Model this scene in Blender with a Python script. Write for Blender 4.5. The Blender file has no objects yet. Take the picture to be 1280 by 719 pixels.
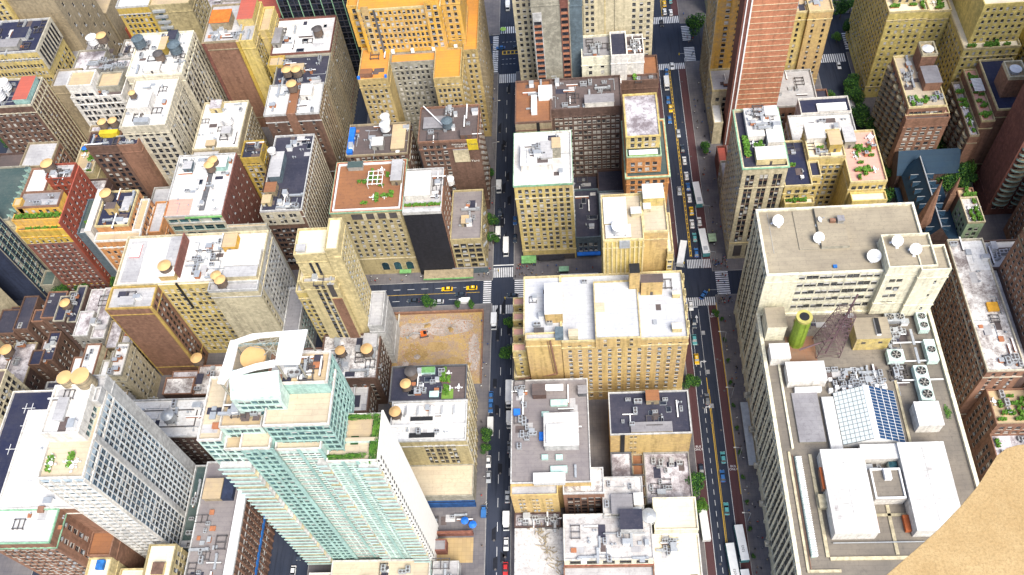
import bpy, bmesh, math, random
import numpy as np
from mathutils import Matrix, Vector

S = bpy.context.scene
COL = S.collection
R = math.radians

# ------------------------------------------------------------------ camera
cam_d = bpy.data.cameras.new('camera'); cam = bpy.data.objects.new('camera', cam_d); COL.objects.link(cam)
cam_d.sensor_fit = 'HORIZONTAL'; cam_d.sensor_width = 36.0; cam_d.lens = 1143.1/1280*36.0
cam_d.clip_start = 0.1; cam_d.clip_end = 5000
CAMROT = Matrix.Rotation(0.148331550, 4, 'Z') @ Matrix.Rotation(0.586377426, 4, 'X') @ Matrix.Rotation(-0.164066858, 4, 'Z')
cam.matrix_world = Matrix.Translation((0, 0, 320)) @ CAMROT
S.camera = cam

# ------------------------------------------------------------------ light
SUN_EL, SUN_AZ = 54.0, 148.0      # azimuth clockwise from +Y
w = bpy.data.worlds.new('World'); S.world = w; w.use_nodes = True
nt = w.node_tree; bg = nt.nodes['Background']
sky = nt.nodes.new('ShaderNodeTexSky'); sky.sky_type = 'NISHITA'; sky.sun_disc = False
sky.sun_elevation = R(SUN_EL); sky.sun_rotation = R(SUN_AZ); sky.air_density = 1.0; sky.dust_density = 2.5; sky.ozone_density = 1.0
nt.links.new(sky.outputs[0], bg.inputs[0]); bg.inputs[1].default_value = 0.125
sd = bpy.data.lights.new('sun', 'SUN'); so = bpy.data.objects.new('sun', sd); COL.objects.link(so)
sd.energy = 2.9; sd.angle = R(34); sd.color = (1.0, 0.965, 0.86)
so.rotation_euler = (R(90-SUN_EL), 0, R(180-SUN_AZ)); so.location = (0, 0, 500)
S.view_settings.view_transform = 'Standard'; S.view_settings.look = 'None'
S.view_settings.exposure = 0.98; S.view_settings.gamma = 1.0
S.render.resolution_x = 1024; S.render.resolution_y = 575
S.cycles.max_bounces = 4; S.cycles.diffuse_bounces = 3; S.cycles.glossy_bounces = 2

# ------------------------------------------------------------------ materials
MC = {}
def _n(nt, t, **kw):
    n = nt.nodes.new(t)
    for k, v in kw.items(): setattr(n, k, v)
    return n
def mat(name, color, rough=0.85, kind='plain', c2=None, amt=0.25, metal=0.0, emit=0):
    if name in MC: return MC[name]
    m = bpy.data.materials.new(name); m.use_nodes = True
    nt = m.node_tree; L = nt.links.new; b = nt.nodes['Principled BSDF']
    b.inputs['Roughness'].default_value = rough; b.inputs['Metallic'].default_value = metal
    b.inputs['Specular IOR Level'].default_value = 0.3
    if kind == 'glass':
        b.inputs['Specular IOR Level'].default_value = 0.35
    geo = _n(nt, 'ShaderNodeNewGeometry')
    def noise(scale, detail=4, vec=None, rg=0.6):
        n = _n(nt, 'ShaderNodeTexNoise'); n.inputs['Scale'].default_value = scale; n.inputs['Detail'].default_value = detail
        n.inputs['Roughness'].default_value = rg
        L(vec if vec is not None else geo.outputs['Position'], n.inputs['Vector']); return n.outputs['Fac']
    def ramp(fac, a, b_, ca=(0,0,0,1), cb=(1,1,1,1)):
        r = _n(nt, 'ShaderNodeValToRGB'); r.color_ramp.elements[0].position = a; r.color_ramp.elements[1].position = b_
        r.color_ramp.elements[0].color = ca; r.color_ramp.elements[1].color = cb
        L(fac, r.inputs[0]); return r.outputs[0]
    def mix(fac, a, b_, mode='MIX'):
        x = _n(nt, 'ShaderNodeMix'); x.data_type = 'RGBA'; x.blend_type = mode
        if isinstance(fac, float): x.inputs[0].default_value = fac
        else: L(fac, x.inputs[0])
        for i, v in ((6, a), (7, b_)):
            if isinstance(v, tuple): x.inputs[i].default_value = v
            else: L(v, x.inputs[i])
        return x.outputs[2]
    def mapped(sx, sy, sz):
        mp = _n(nt, 'ShaderNodeMapping'); mp.inputs['Scale'].default_value = (sx, sy, sz)
        L(geo.outputs['Position'], mp.inputs['Vector']); return mp.outputs[0]
    col = tuple(color) + (1.0,)
    dark = tuple(c*(1-amt*1.6) for c in color) + (1.0,)
    alt = (tuple(c2) + (1.0,)) if c2 else dark
    if kind == 'wall':
        # courses and brick joints (x+y, z), streaks and blotches
        sep = _n(nt, 'ShaderNodeSeparateXYZ'); L(geo.outputs['Position'], sep.inputs[0])
        add = _n(nt, 'ShaderNodeMath', operation='ADD'); L(sep.outputs[0], add.inputs[0]); L(sep.outputs[1], add.inputs[1])
        cmb = _n(nt, 'ShaderNodeCombineXYZ'); L(add.outputs[0], cmb.inputs[0]); L(sep.outputs[2], cmb.inputs[1])
        br = _n(nt, 'ShaderNodeTexBrick'); L(cmb.outputs[0], br.inputs['Vector'])
        br.inputs['Scale'].default_value = 1.0; br.inputs['Brick Width'].default_value = 0.9; br.inputs['Row Height'].default_value = 0.45
        br.inputs['Mortar Size'].default_value = 0.03
        br.inputs['Color1'].default_value = (1, 1, 1, 1); br.inputs['Color2'].default_value = (0.84, 0.84, 0.84, 1); br.inputs['Mortar'].default_value = (0.7, 0.7, 0.7, 1)
        c = mix(ramp(noise(0.05, 5), 0.35, 0.7), col, alt)
        c = mix(ramp(noise(1.0, 6, mapped(0.7, 0.7, 0.045), .7), 0.46, 0.66), c, dark)
        c = mix(ramp(noise(0.7, 6), 0.45, 0.75), c, tuple(min(1, x*1.15) for x in color) + (1.0,))
        c = mix(0.8, c, br.outputs['Color'], 'MULTIPLY')
        L(c, b.inputs['Base Color'])
    elif kind == 'roof':
        sep = geo.outputs['Position']
        br = _n(nt, 'ShaderNodeTexBrick'); L(sep, br.inputs['Vector'])
        br.inputs['Scale'].default_value = 1.0; br.inputs['Brick Width'].default_value = 9.0; br.inputs['Row Height'].default_value = 1.6
        br.inputs['Mortar Size'].default_value = 0.045; br.inputs['Mortar Smooth'].default_value = 0.3
        br.inputs['Color1'].default_value = (1, 1, 1, 1); br.inputs['Color2'].default_value = (0.9, 0.9, 0.92, 1); br.inputs['Mortar'].default_value = (0.62, 0.62, 0.65, 1)
        c = mix(ramp(noise(0.09, 6, rg=0.7), 0.5-amt*0.35, 0.78), col, alt)
        c = mix(ramp(noise(0.9, 8, rg=0.8), 0.56-amt*0.12, 0.68), c, alt)
        c = mix(0.75, c, br.outputs['Color'], 'MULTIPLY')
        L(c, b.inputs['Base Color'])
        bp = _n(nt, 'ShaderNodeBump'); bp.inputs['Strength'].default_value = 0.25; bp.inputs['Distance'].default_value = 0.1
        L(noise(1.2, 6), bp.inputs['Height']); L(bp.outputs[0], b.inputs['Normal'])
    elif kind == 'stain':      # strongly blotched
        c = mix(ramp(noise(0.13, 9, rg=0.78), 0.42, 0.6), col, alt)
        c = mix(ramp(noise(0.55, 9, rg=0.85), 0.52, 0.62), c, alt)
        c = mix(ramp(noise(3.0, 6, rg=0.85), 0.5, 0.7), c, dark)
        L(c, b.inputs['Base Color'])
        bp = _n(nt, 'ShaderNodeBump'); bp.inputs['Strength'].default_value = 0.5; bp.inputs['Distance'].default_value = 0.3
        L(noise(0.8, 8), bp.inputs['Height']); L(bp.outputs[0], b.inputs['Normal'])
    elif kind == 'ground':
        c = mix(ramp(noise(0.06, 6), 0.35, 0.7), col, alt)
        c = mix(ramp(noise(1.0, 5, mapped(1.0, 0.05, 1.0)), 0.5, 0.75), c, dark)
        c = mix(ramp(noise(2.5, 8, rg=0.8), 0.5, 0.75), c, tuple(min(1, x*1.35) for x in color) + (1.0,))
        L(c, b.inputs['Base Color'])
    elif kind == 'paving':
        br = _n(nt, 'ShaderNodeTexBrick'); L(geo.outputs['Position'], br.inputs['Vector'])
        br.inputs['Scale'].default_value = 1.0; br.inputs['Brick Width'].default_value = 1.5; br.inputs['Row Height'].default_value = 1.5; br.offset = 0
        br.inputs['Mortar Size'].default_value = 0.03
        br.inputs['Color1'].default_value = (1, 1, 1, 1); br.inputs['Color2'].default_value = (0.86, 0.86, 0.88, 1); br.inputs['Mortar'].default_value = (0.55, 0.55, 0.58, 1)
        c = mix(ramp(noise(0.12, 7), 0.35, 0.7), col, alt)
        c = mix(0.9, c, br.outputs['Color'], 'MULTIPLY')
        L(c, b.inputs['Base Color'])
    elif kind == 'leaf':
        oi = _n(nt, 'ShaderNodeObjectInfo')
        c = mix(ramp(noise(0.9, 4), 0.35, 0.65), col, alt)
        c = mix(oi.outputs['Random'], c, mix(0.5, c, (color[0]*0.6, color[1]*0.8, color[2]*0.6, 1)))
        L(c, b.inputs['Base Color'])
    elif kind == 'glass':
        oi = _n(nt, 'ShaderNodeObjectInfo')
        c = mix(ramp(oi.outputs['Random'], 0.2, 1.0), dark, col)
        c = mix(ramp(noise(0.8, 2), 0.4, 0.65), c, alt)
        L(c, b.inputs['Base Color'])
    elif kind == 'stone':
        c = mix(ramp(noise(9, 9, rg=0.8), 0.35, 0.7), col, alt)
        c = mix(ramp(noise(160, 5, rg=0.85), 0.45, 0.75), c, dark)
        L(c, b.inputs['Base Color'])
        bp = _n(nt, 'ShaderNodeBump'); bp.inputs['Strength'].default_value = 0.7; bp.inputs['Distance'].default_value = 0.004
        L(noise(140, 8, rg=0.8), bp.inputs['Height']); L(bp.outputs[0], b.inputs['Normal'])
    else:
        c = mix(ramp(noise(0.6, 5), 0.35, 0.75), col, alt)
        L(c, b.inputs['Base Color'])
    if emit:
        b.inputs['Emission Color'].default_value = col; b.inputs['Emission Strength'].default_value = emit
    MC[name] = m
    return m
WALLS = dict(cream=(.66,.54,.29), cream2=(.61,.53,.36), yellow=(.60,.46,.15), gold=(.68,.38,.05), mustard=(.50,.34,.06), orange=(.54,.25,.09), amber=(.55,.39,.16),
  tan=(.36,.29,.19), brown=(.17,.10,.075), dbrown=(.12,.075,.065), maroon=(.22,.09,.07), red=(.33,.08,.05), salmon=(.50,.21,.12), grey=(.36,.34,.31), dgrey=(.13,.13,.14),
  lime=(.60,.54,.42), white=(.74,.70,.64), ivory=(.76,.72,.55), teal=(.38,.57,.52), tealpale=(.60,.72,.66), black=(.022,.022,.03), slate=(.12,.16,.19), rust=(.28,.15,.10), lemon=(.72,.58,.20), goldtan=(.50,.37,.16), mustard2=(.5,.34,.1), cbrown=(.135,.085,.07), pure=(.86,.85,.82), cool=(.52,.62,.70), dblue=(.02,.08,.24), ltgrey=(.55,.54,.53),
  greytan=(.37,.345,.28), khaki=(.45,.37,.20), navy=(.03,.04,.08), green=(.20,.45,.16), copper=(.28,.50,.33), blue=(.03,.18,.55), lgreen=(.42,.56,.36))
WALT = dict(gold=(.44,.31,.17), amber=(.42,.28,.15), yellow=(.42,.33,.2), orange=(.42,.2,.1), ivory=(.52,.47,.37), mustard=(.36,.28,.12), white=(.52,.49,.47), tealpale=(.42,.56,.5))
def wall(k): return mat('wall_'+k, WALLS[k], 0.85, 'wall', c2=WALT.get(k), amt=0.28)
ROOFS = dict(gravel2=((.215,.185,.15),(.13,.115,.10),.4), pale=((.52,.53,.56),(.36,.36,.38),.35), white=((.69,.68,.665),(.38,.35,.33),.32), white2=((.68,.665,.65),(.24,.21,.20),.5), ltgrey=((.46,.45,.45),(.26,.25,.26),.35), grey=((.27,.26,.27),(.16,.15,.16),.3),
  tar=((.028,.030,.050),(.065,.06,.08),.25), navy=((.018,.022,.055),(.045,.045,.065),.25), gravel=((.34,.29,.21),(.22,.185,.14),.35), brown=((.27,.12,.055),(.17,.08,.05),.3),
  orange=((.62,.26,.045),(.45,.2,.06),.2), beige=((.52,.44,.32),(.38,.31,.23),.3), pink=((.62,.34,.27),(.5,.3,.25),.3), dkbrown=((.12,.09,.085),(.07,.06,.06),.3), deck=((.24,.215,.21),(.16,.14,.15),.3),
  tan=((.5,.38,.22),(.36,.28,.2),.3), red=((.42,.1,.07),(.3,.1,.08),.2), cream=((.72,.64,.48),(.6,.5,.36),.15), greygreen=((.045,.075,.075),(.10,.12,.11),.3))
def roofm(k):
    if k == 'stain': return mat('roof_stained', (.76,.73,.71), 0.9, 'stain', c2=(.16,.13,.125), amt=.3)
    if k == 'stain2': return mat('roof_blotched', (.60,.57,.60), 0.9, 'stain', c2=(.16,.13,.14), amt=.3)
    if k not in ROOFS: return wall(k)
    c, a, s = ROOFS[k]; return mat('roof_'+k, c, 0.9, 'roof', c2=a, amt=s)
M_ASPH = mat('asphalt', (.020,.027,.048), .9, 'ground', c2=(.036,.041,.06), amt=.3)
M_PAVE = mat('pavement', (.17,.155,.155), .9, 'paving', c2=(.10,.095,.11))
M_CURB = mat('kerb', (.36,.35,.34))
M_PAINT = mat('road_paint', (.72,.72,.74), .7, 'plain', c2=(.5,.5,.52))
M_YEL = mat('yellow_paint', (.68,.42,.04), .7, 'plain', c2=(.5,.33,.06))
M_SIGNW = mat('sign_white', (.7,.68,.62), .8)
M_BUSL = mat('bus_lane_red', (.095,.04,.042), .9, 'ground', c2=(.065,.035,.04))
M_GLASS = mat('window_glass', (.035,.042,.06), .25, 'glass', c2=(.008,.01,.018), amt=.5)
M_TGLASS = mat('teal_glass', (.04,.12,.15), .2, 'glass', c2=(.012,.04,.06), amt=.5)
M_BGLASS = mat('blue_window_glass', (.045,.10,.15), .2, 'glass', c2=(.015,.03,.055), amt=.6)
M_BLIND = mat('window_blind', (.55,.53,.50), .8)
M_FRAME = mat('frame_light', (.62,.59,.53), .6)
M_FDARK = mat('frame_dark', (.09,.08,.08), .6)
M_FTEAL = mat('frame_teal', (.50,.72,.66), .5)
M_METAL = mat('galvanised', (.45,.47,.49), .45, 'plain', c2=(.32,.33,.35), metal=.4)
M_WHITEP = mat('white_paint', (.76,.755,.75), .6, 'plain', c2=(.66,.65,.66))
M_BLACKP = mat('black_paint', (.02,.02,.022), .6)
M_WOOD = mat('tank_wood', (.17,.12,.09), .9, 'plain', c2=(.09,.07,.06))
M_TANKTOP = mat('tank_cap_tan', (.58,.37,.17), .8, 'plain', c2=(.55,.34,.14))
M_BRK = mat('clay', (.4,.16,.08))
M_LEAF = mat('leaf', (.010,.045,.014), .85, 'leaf', c2=(.028,.085,.018))
M_LEAFB = mat('leaf_bright', (.06,.15,.018), .85, 'leaf', c2=(.12,.24,.03))
M_BARK = mat('bark', (.10,.07,.05))
M_BLUE = mat('tarp_blue', (.02,.16,.62), .6)

# ------------------------------------------------------------------ helpers
CAMI = CAMROT.inverted()
def inframe(x, y, z, m=0.06):
    v = CAMI @ Vector((x, y, z-320)); v = v.to_3d() if hasattr(v, 'to_3d') else v
    if v.z > -0.2: return False
    u = 1143.1*v.x/-v.z/640; t = 1143.1*v.y/-v.z/359.5
    return abs(u) < 1+m and abs(t) < 1+m*1.8
def link(o, parent=None):
    COL.objects.link(o)
    if parent is not None: o.parent = parent
    return o
def mesh_obj(name, verts, faces, mats, fmat=None, parent=None, smooth=False):
    me = bpy.data.meshes.new(name); me.from_pydata(verts, [], faces)
    for m in (mats if isinstance(mats, (list, tuple)) else [mats]): me.materials.append(m)
    if fmat: me.polygons.foreach_set('material_index', fmat)
    if smooth: me.polygons.foreach_set('use_smooth', [True]*len(me.polygons))
    me.update(); return link(bpy.data.objects.new(name, me), parent)
def thing(name, label, cat, loc=(0, 0, 0), rz=0, group=None):
    o = bpy.data.objects.new(name, None); o.empty_display_size = 0.5; link(o)
    o.location = loc; o.rotation_euler = (0, 0, rz); tag(o, label, cat, group); return o
def tag(o, label, cat, group=None):
    o['label'] = label; o['category'] = cat
    if group: o['group'] = group
    return o
class G:                                   # geometry collector
    def __init__(s): s.v = []; s.f = []; s.m = []
    def quad(s, a, b, c, d, m=0):
        n = len(s.v); s.v += [a, b, c, d]; s.f.append((n, n+1, n+2, n+3)); s.m.append(m)
    def box(s, x0, y0, z0, x1, y1, z1, m=0, mt=None, bottom=True):
        n = len(s.v); s.v += [(x0,y0,z0),(x1,y0,z0),(x1,y1,z0),(x0,y1,z0),(x0,y0,z1),(x1,y0,z1),(x1,y1,z1),(x0,y1,z1)]
        F = [(0,1,5,4),(1,2,6,5),(2,3,7,6),(3,0,4,7),(4,5,6,7)] + ([(3,2,1,0)] if bottom else [])
        for i, f in enumerate(F):
            s.f.append(tuple(n+k for k in f)); s.m.append(mt if (mt is not None and i == 4) else m)
    def cyl(s, x, y, z0, z1, r0, r1=None, n=14, m=0, mt=None, cap=True):
        r1 = r0 if r1 is None else r1; b = len(s.v)
        for k in range(n):
            a = 2*math.pi*k/n; s.v.append((x+r0*math.cos(a), y+r0*math.sin(a), z0))
        for k in range(n):
            a = 2*math.pi*k/n; s.v.append((x+r1*math.cos(a), y+r1*math.sin(a), z1))
        for k in range(n):
            j = (k+1) % n; s.f.append((b+k, b+j, b+n+j, b+n+k)); s.m.append(m)
        if cap: s.f.append(tuple(b+n+k for k in range(n))); s.m.append(m if mt is None else mt)
    def tube(s, p, q, r, n=5, m=0):
        p = Vector(p); q = Vector(q); d = (q-p)
        if d.length < 1e-6: return
        d.normalize(); a = d.orthogonal().normalized(); c = d.cross(a); b = len(s.v)
        for P_ in (p, q):
            for k in range(n):
                t = 2*math.pi*k/n; s.v.append(tuple(P_ + a*(r*math.cos(t)) + c*(r*math.sin(t))))
        for k in range(n):
            j = (k+1) % n; s.f.append((b+k, b+j, b+n+j, b+n+k)); s.m.append(m)
        s.f.append(tuple(b+n+k for k in range(n))); s.m.append(m)
    def obj(s, name, mats, parent=None, smooth=False): return mesh_obj(name, s.v, s.f, mats, s.m, parent, smooth)
# ------------------------------------------------------------------ windows
DEEP = 0.28
def window_mesh(style, var):
    g = G(); fr = {'blue': M_WHITEP, 'light': M_FRAME, 'dark': M_FDARK, 'teal': M_FTEAL, 'white': M_WHITEP}[style]
    gl = M_TGLASS if style == 'teal' else M_BGLASS if style == 'blue' else M_GLASS
    y = DEEP-0.03
    g.quad((-.5,y,0),(.5,y,0),(.5,y,1),(-.5,y,1), 0)
    if var == 1: g.quad((-.44,y-.02,.45),(.44,y-.02,.45),(.44,y-.02,1),(-.44,y-.02,1), 2)
    if var == 2: g.quad((-.44,y-.02,.08),(.44,y-.02,.08),(.44,y-.02,1),(-.44,y-.02,1), 2)
    y -= .06
    for a, b, c, d in ((-.5,-.45,0,1),(.45,.5,0,1),(-.45,.45,0,.03),(-.45,.45,.97,1),(-.45,.45,.47,.5)):
        g.quad((a,y,c),(b,y,c),(b,y,d),(a,y,d), 1)
    g.box(-.54,-.10,-.05,.54,DEEP-.12,.0, 3, bottom=False)
    if var == 3: g.box(-.3,-.35,.0,.3,y-.01,.26, 4, bottom=False)
    me = bpy.data.meshes.new('window'); me.from_pydata(g.v, [], g.f)
    for m in (gl, fr, M_BLIND, fr, M_METAL): me.materials.append(m)
    me.polygons.foreach_set('material_index', g.m); me.update()
    return me, g
WM = {}
def wmesh(style, var):
    if (style, var) not in WM: WM[(style, var)] = window_mesh(style, var)
    return WM[(style, var)]
def W(bay=3.2, fl=3.5, w=1.35, h=1.9, pair=0, lo=4.5, top=1.6, mar=1.0, st='light', spand=None, var=(0,0,0,0,1,2,3), a=0.0, b=None, ribs=None, groups=None):
    w = min(w*1.14, bay/(2 if pair else 1)-.25 if bay/(2 if pair else 1)-.25 > w else w); h = min(h*1.1, fl-.7 if fl-.7 > h else h)
    return dict(bay=bay, fl=fl, w=w, h=h, pair=pair, lo=lo, top=top, mar=mar, st=st, spand=spand, var=var, a=a, b=b, ribs=ribs, groups=groups)
TIERS = []                    # every box of every building, for the sight test
BUILD = []
FACES = {'S': ((0, -1), 0.0), 'E': ((1, 0), math.pi/2), 'W': ((-1, 0), -math.pi/2), 'N': ((0, 1), math.pi)}
def face_frame(r, f):
    x0, y0, x1, y1 = r
    if f == 'S': return (x0, y0), (1, 0), x1-x0
    if f == 'E': return (x1, y0), (0, 1), y1-y0
    if f == 'W': return (x0, y1), (0, -1), y1-y0
    return (x1, y1), (-1, 0), x1-x0
def shr(r, d): return (r[0]+d, r[1]+d, r[2]-d, r[3]-d)

class B:
    """one building: an Empty at its base, its walls, roofs, parapets, windows and roof pieces as children"""
    def __init__(s, name, label, loc, cat='building', group=None):
        s.o = (loc[0], loc[1], loc[2] if len(loc) > 2 else 0.15)
        s.root = thing(name, label, cat, s.o, 0, group); s.tiers = []; s.rs = random.Random(len(BUILD)*7+1)
        BUILD.append(s)
    def L(s, x, y, z): return (x-s.o[0], y-s.o[1], z-s.o[2])
    def T(s, rect, z0, z1, wk, rk='tar', par=1.0, pw=0.4, pk=None, cor=None, corz=0, bands=None, S=None, E=None, W=None, N=None, sill=None):
        t = dict(r=rect, z0=z0, z1=z1, wk=wk, rk=rk, par=par, pw=pw, pk=pk, cor=cor, corz=corz, bands=bands, f=dict(S=S, E=E, W=W, N=N)); s.tiers.append(t)
        TIERS.append((rect[0], rect[1], z0, rect[2], rect[3], z1-par))
        if bands is None and par > .3 and z1-z0 > 26 and wk not in ('navy','black','teal','tealpale'): t['bands'] = [(z1-4.9, pk or wk), (z0+6.6, pk or wk)]
        return t
    def box(s, name, rect, z0, z1, m, mt=None, label=None, parent=None):
        g = G(); x0, y0, x1, y1 = rect; a = s.L(x0, y0, z0); b = s.L(x1, y1, z1)
        g.box(a[0], a[1], a[2], b[0], b[1], b[2], 0, 1 if mt else 0)
        o = g.obj(name, [m, mt] if mt else [m], parent or s.root)
        if label: o['label'] = label
        return o
    def house(s, rect, z, h, wk, rk='tar', door=True, name='roof_house'):
        x0, y0, x1, y1 = rect; g = G(); a = s.L(x0, y0, z); b = s.L(x1, y1, z+h)
        g.box(a[0], a[1], a[2], b[0], b[1], b[2], 0, 1, bottom=False)
        g.box(a[0]-.15, a[1]-.15, b[2]-.25, b[0]+.15, b[1]+.15, b[2]+.12, 2, 1)
        o = g.obj(name, [wall(wk), roofm(rk), wall(wk)], s.root)
        TIERS.append((x0, y0, z, x1, y1, z+h))
        if door and x1-x0 > 1.6:
            d = G(); cx = (a[0]+b[0])/2; d.box(cx-.45, a[1]-.06, a[2], cx+.45, a[1]+.02, a[2]+2.0); d.obj('door', [M_FDARK], o)
        return o
    def ring(s, name, rect, z0, z1, t, m, out=0.0):
        x0, y0, x1, y1 = rect; x0 -= out; y0 -= out; x1 += out; y1 += out; g = G()
        for q in ((x0,y0,x1,y0+t),(x0,y1-t,x1,y1),(x0,y0+t,x0+t,y1-t),(x1-t,y0+t,x1,y1-t)):
            a = s.L(q[0], q[1], z0); b = s.L(q[2], q[3], z1); g.box(*a, *b)
        return g.obj(name, [m], s.root)
    def clutter(s, rect, z, n, kinds='vhauds'):
        """pipes, hatches, small condensers bolted to the roof: parts of the building"""
        r = s.rs; x0, y0, x1, y1 = shr(rect, 1.2)
        if x1 <= x0 or y1 <= y0: return
        kinds = kinds+kinds+'kwlbk' if kinds[0] != 'p' and 't' not in kinds else kinds
        n = int(n*1.9) if kinds[0] != 'p' else n
        for i in range(n):
            k = r.choice(kinds); x = r.uniform(x0, x1); y = r.uniform(y0, y1)
            if not inframe(x, y, z): continue
            nm, me = CL(k, r.randrange(3)); o = link(bpy.data.objects.new(nm, me), s.root)
            o.location = s.L(x, y, z); q = r.choice((0, math.pi/2)); o.rotation_euler = (0, 0, q)
            c = r.uniform(.8, 1.35); o.scale = (c*r.uniform(.8, 1.3), c, c)
CLM = {}
def CL(k, v):
    if (k, v) in CLM: return CLM[(k, v)]
    g = G()
    if k == 'v':
        nm = 'roof_vent'; g.cyl(0, 0, 0, .8, .22, n=8); g.cyl(0, 0, .8, 1.05, .4, .25, n=8)
        if v: g.cyl(.9, .1, 0, .6, .18, n=8); g.cyl(.9, .1, .6, .8, .3, .2, n=8)
    elif k == 'a':
        nm = 'air_conditioner'; g.box(-.9, -.6, .25, .9, .6, 1.3); g.cyl(-.4, 0, 1.3, 1.38, .36, n=10, m=1); g.cyl(.45, 0, 1.3, 1.38, .36, n=10, m=1)
        for a in (-.8, .6): g.box(a, -.6, 0, a+.2, .6, .25)
    elif k == 'h':
        nm = 'roof_hatch'; g.box(-.6, -.6, 0, .6, .6, .45); g.box(-.68, -.68, .45, .68, .68, .55)
    elif k == 'u':
        nm = 'duct'; g.box(-2.2, -.35, .3, 2.2, .35, .9); g.box(1.5, -.35, .9, 2.2, .35, 1.3)
        for a in (-1.9, 0, 1.7): g.box(a, -.3, 0, a+.15, .3, .3, 1)
    elif k == 'd':
        nm = 'skylight'; g.box(-1.1, -.8, 0, 1.1, .8, .4); g.box(-1.0, -.7, .4, 1.0, .7, .5, 2)
    elif k == 's':
        nm = 'pipe'; g.tube((-2.5, 0, .25), (2.5, 0, .25), .11); g.tube((2.5, 0, .25), (2.5, 1.6, .25), .11)
        for a in (-2, 0, 2): g.box(a-.1, -.15, 0, a+.1, .15, .2, 1)
    elif k == 'c':
        nm = 'chimney'; g.box(-.5, -.4, 0, .5, .4, 1.5, 3); g.box(-.58, -.48, 1.5, .58, .48, 1.62, 0); g.cyl(-.2, 0, 1.62, 1.95, .14, n=6, m=1); g.cyl(.2, 0, 1.62, 1.95, .14, n=6, m=1)
    elif k == 'p':
        nm = 'planter'; g.box(-1.2, -.35, 0, 1.2, .35, .5, 3)
        rr = random.Random(v)
        for i in range(60):
            a = Vector((rr.uniform(-1.3, 1.3), rr.uniform(-.5, .5), rr.uniform(.5, 1.3))); d = Vector((rr.uniform(-1, 1), rr.uniform(-1, 1), rr.uniform(-1, 1)))*.3; e = d.orthogonal().normalized()*.22
            g.quad(tuple(a-d-e), tuple(a+d-e), tuple(a+d+e), tuple(a-d+e), 4)
    elif k == 't':
        nm = 'patio_table'; g.cyl(0, 0, .7, .76, .6, n=10, m=5); g.cyl(0, 0, 0, .7, .06, n=5, m=1)
        for q in range(4):
            a = q*math.pi/2; g.box(.95*math.cos(a)-.22, .95*math.sin(a)-.22, .4, .95*math.cos(a)+.22, .95*math.sin(a)+.22, .47, 5)
            g.box(1.1*math.cos(a)-.2, 1.1*math.sin(a)-.2, .47, 1.1*math.cos(a)+.06, 1.1*math.sin(a)+.06, .9, 5)
    if k == 'k':
        nm = 'roof_patch'; g.box(-1.6, -1.0, 0, 1.6, 1.0, .05, 6+v)
    elif k == 'w':
        nm = 'roof_box'; g.box(-.9, -.7, 0, .9, .7, 1.2+.5*v, 5 if v else 3); g.box(-1, -.8, 1.2+.5*v, 1, .8, 1.32+.5*v, 0)
    elif k == 'l':
        nm = 'steel_dunnage'; 
        for a in (-1.8, 0, 1.8): g.box(a-.1, -1.6, .5, a+.1, 1.6, .75, 1)
        for a in (-1.4, 1.4): g.box(-2, a-.1, .75, 2, a+.1, .95, 1); g.box(-1.9, a-.1, 0, -1.7, a+.1, .5, 1); g.box(1.7, a-.1, 0, 1.9, a+.1, .5, 1)
    elif k == 'b':
        nm = 'divider_wall'; g.box(-2.4, -.15, 0, 2.4, .15, .8, 3 if v == 1 else 8); g.box(-2.45, -.2, .8, 2.45, .2, .88, 5)
    me = bpy.data.meshes.new(nm); me.from_pydata(g.v, [], g.f)
    for m in ((M_METAL, M_WHITEP, M_BRK)[v % 3] if k == 'h' else M_METAL, M_FDARK, M_GLASS, M_BRK, M_LEAFB, M_WHITEP, roofm('tar'), roofm('ltgrey'), roofm('dkbrown')): me.materials.append(m)
    me.polygons.foreach_set('material_index', g.m); me.update(); CLM[(k, v)] = (nm, me)
    return CLM[(k, v)]

def plan_face(t, f):
    """rows of window cells of one face"""
    s = t['f'][f]
    if not s: return []
    (ox, oy), (dx, dy), Ln = face_frame(t['r'], f); nx, ny = FACES[f][0]
    a = s['a']; b = s['b'] if s['b'] is not None else Ln
    n = max(1, int(round((b-a-2*s['mar'])/s['bay']))); step = (b-a-2*s['mar'])/n
    cs = []
    for i in range(n):
        if s['groups'] and i % sum(s['groups']) >= s['groups'][0]: continue
        c = a+s['mar']+step*(i+.5)
        if s['pair']: cs += [c-s['w']/2-s['pair']/2, c+s['w']/2+s['pair']/2]
        else: cs.append(c)
    rows = []; z = t['z0']+s['lo'] if s['lo'] >= 0 else t['z0']+.8
    while z+s['h'] < t['z1']-s['top']:
        rows.append((z, [c for c in cs if c-s['w']/2 > .15 and c+s['w']/2 < Ln-.15])); z += s['fl']
    out = []
    for z, cc in rows:
        out.append((z, z+s['h'], [[c, True] for c in cc]))
    t.setdefault('rows', {})[f] = out
    return out

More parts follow.
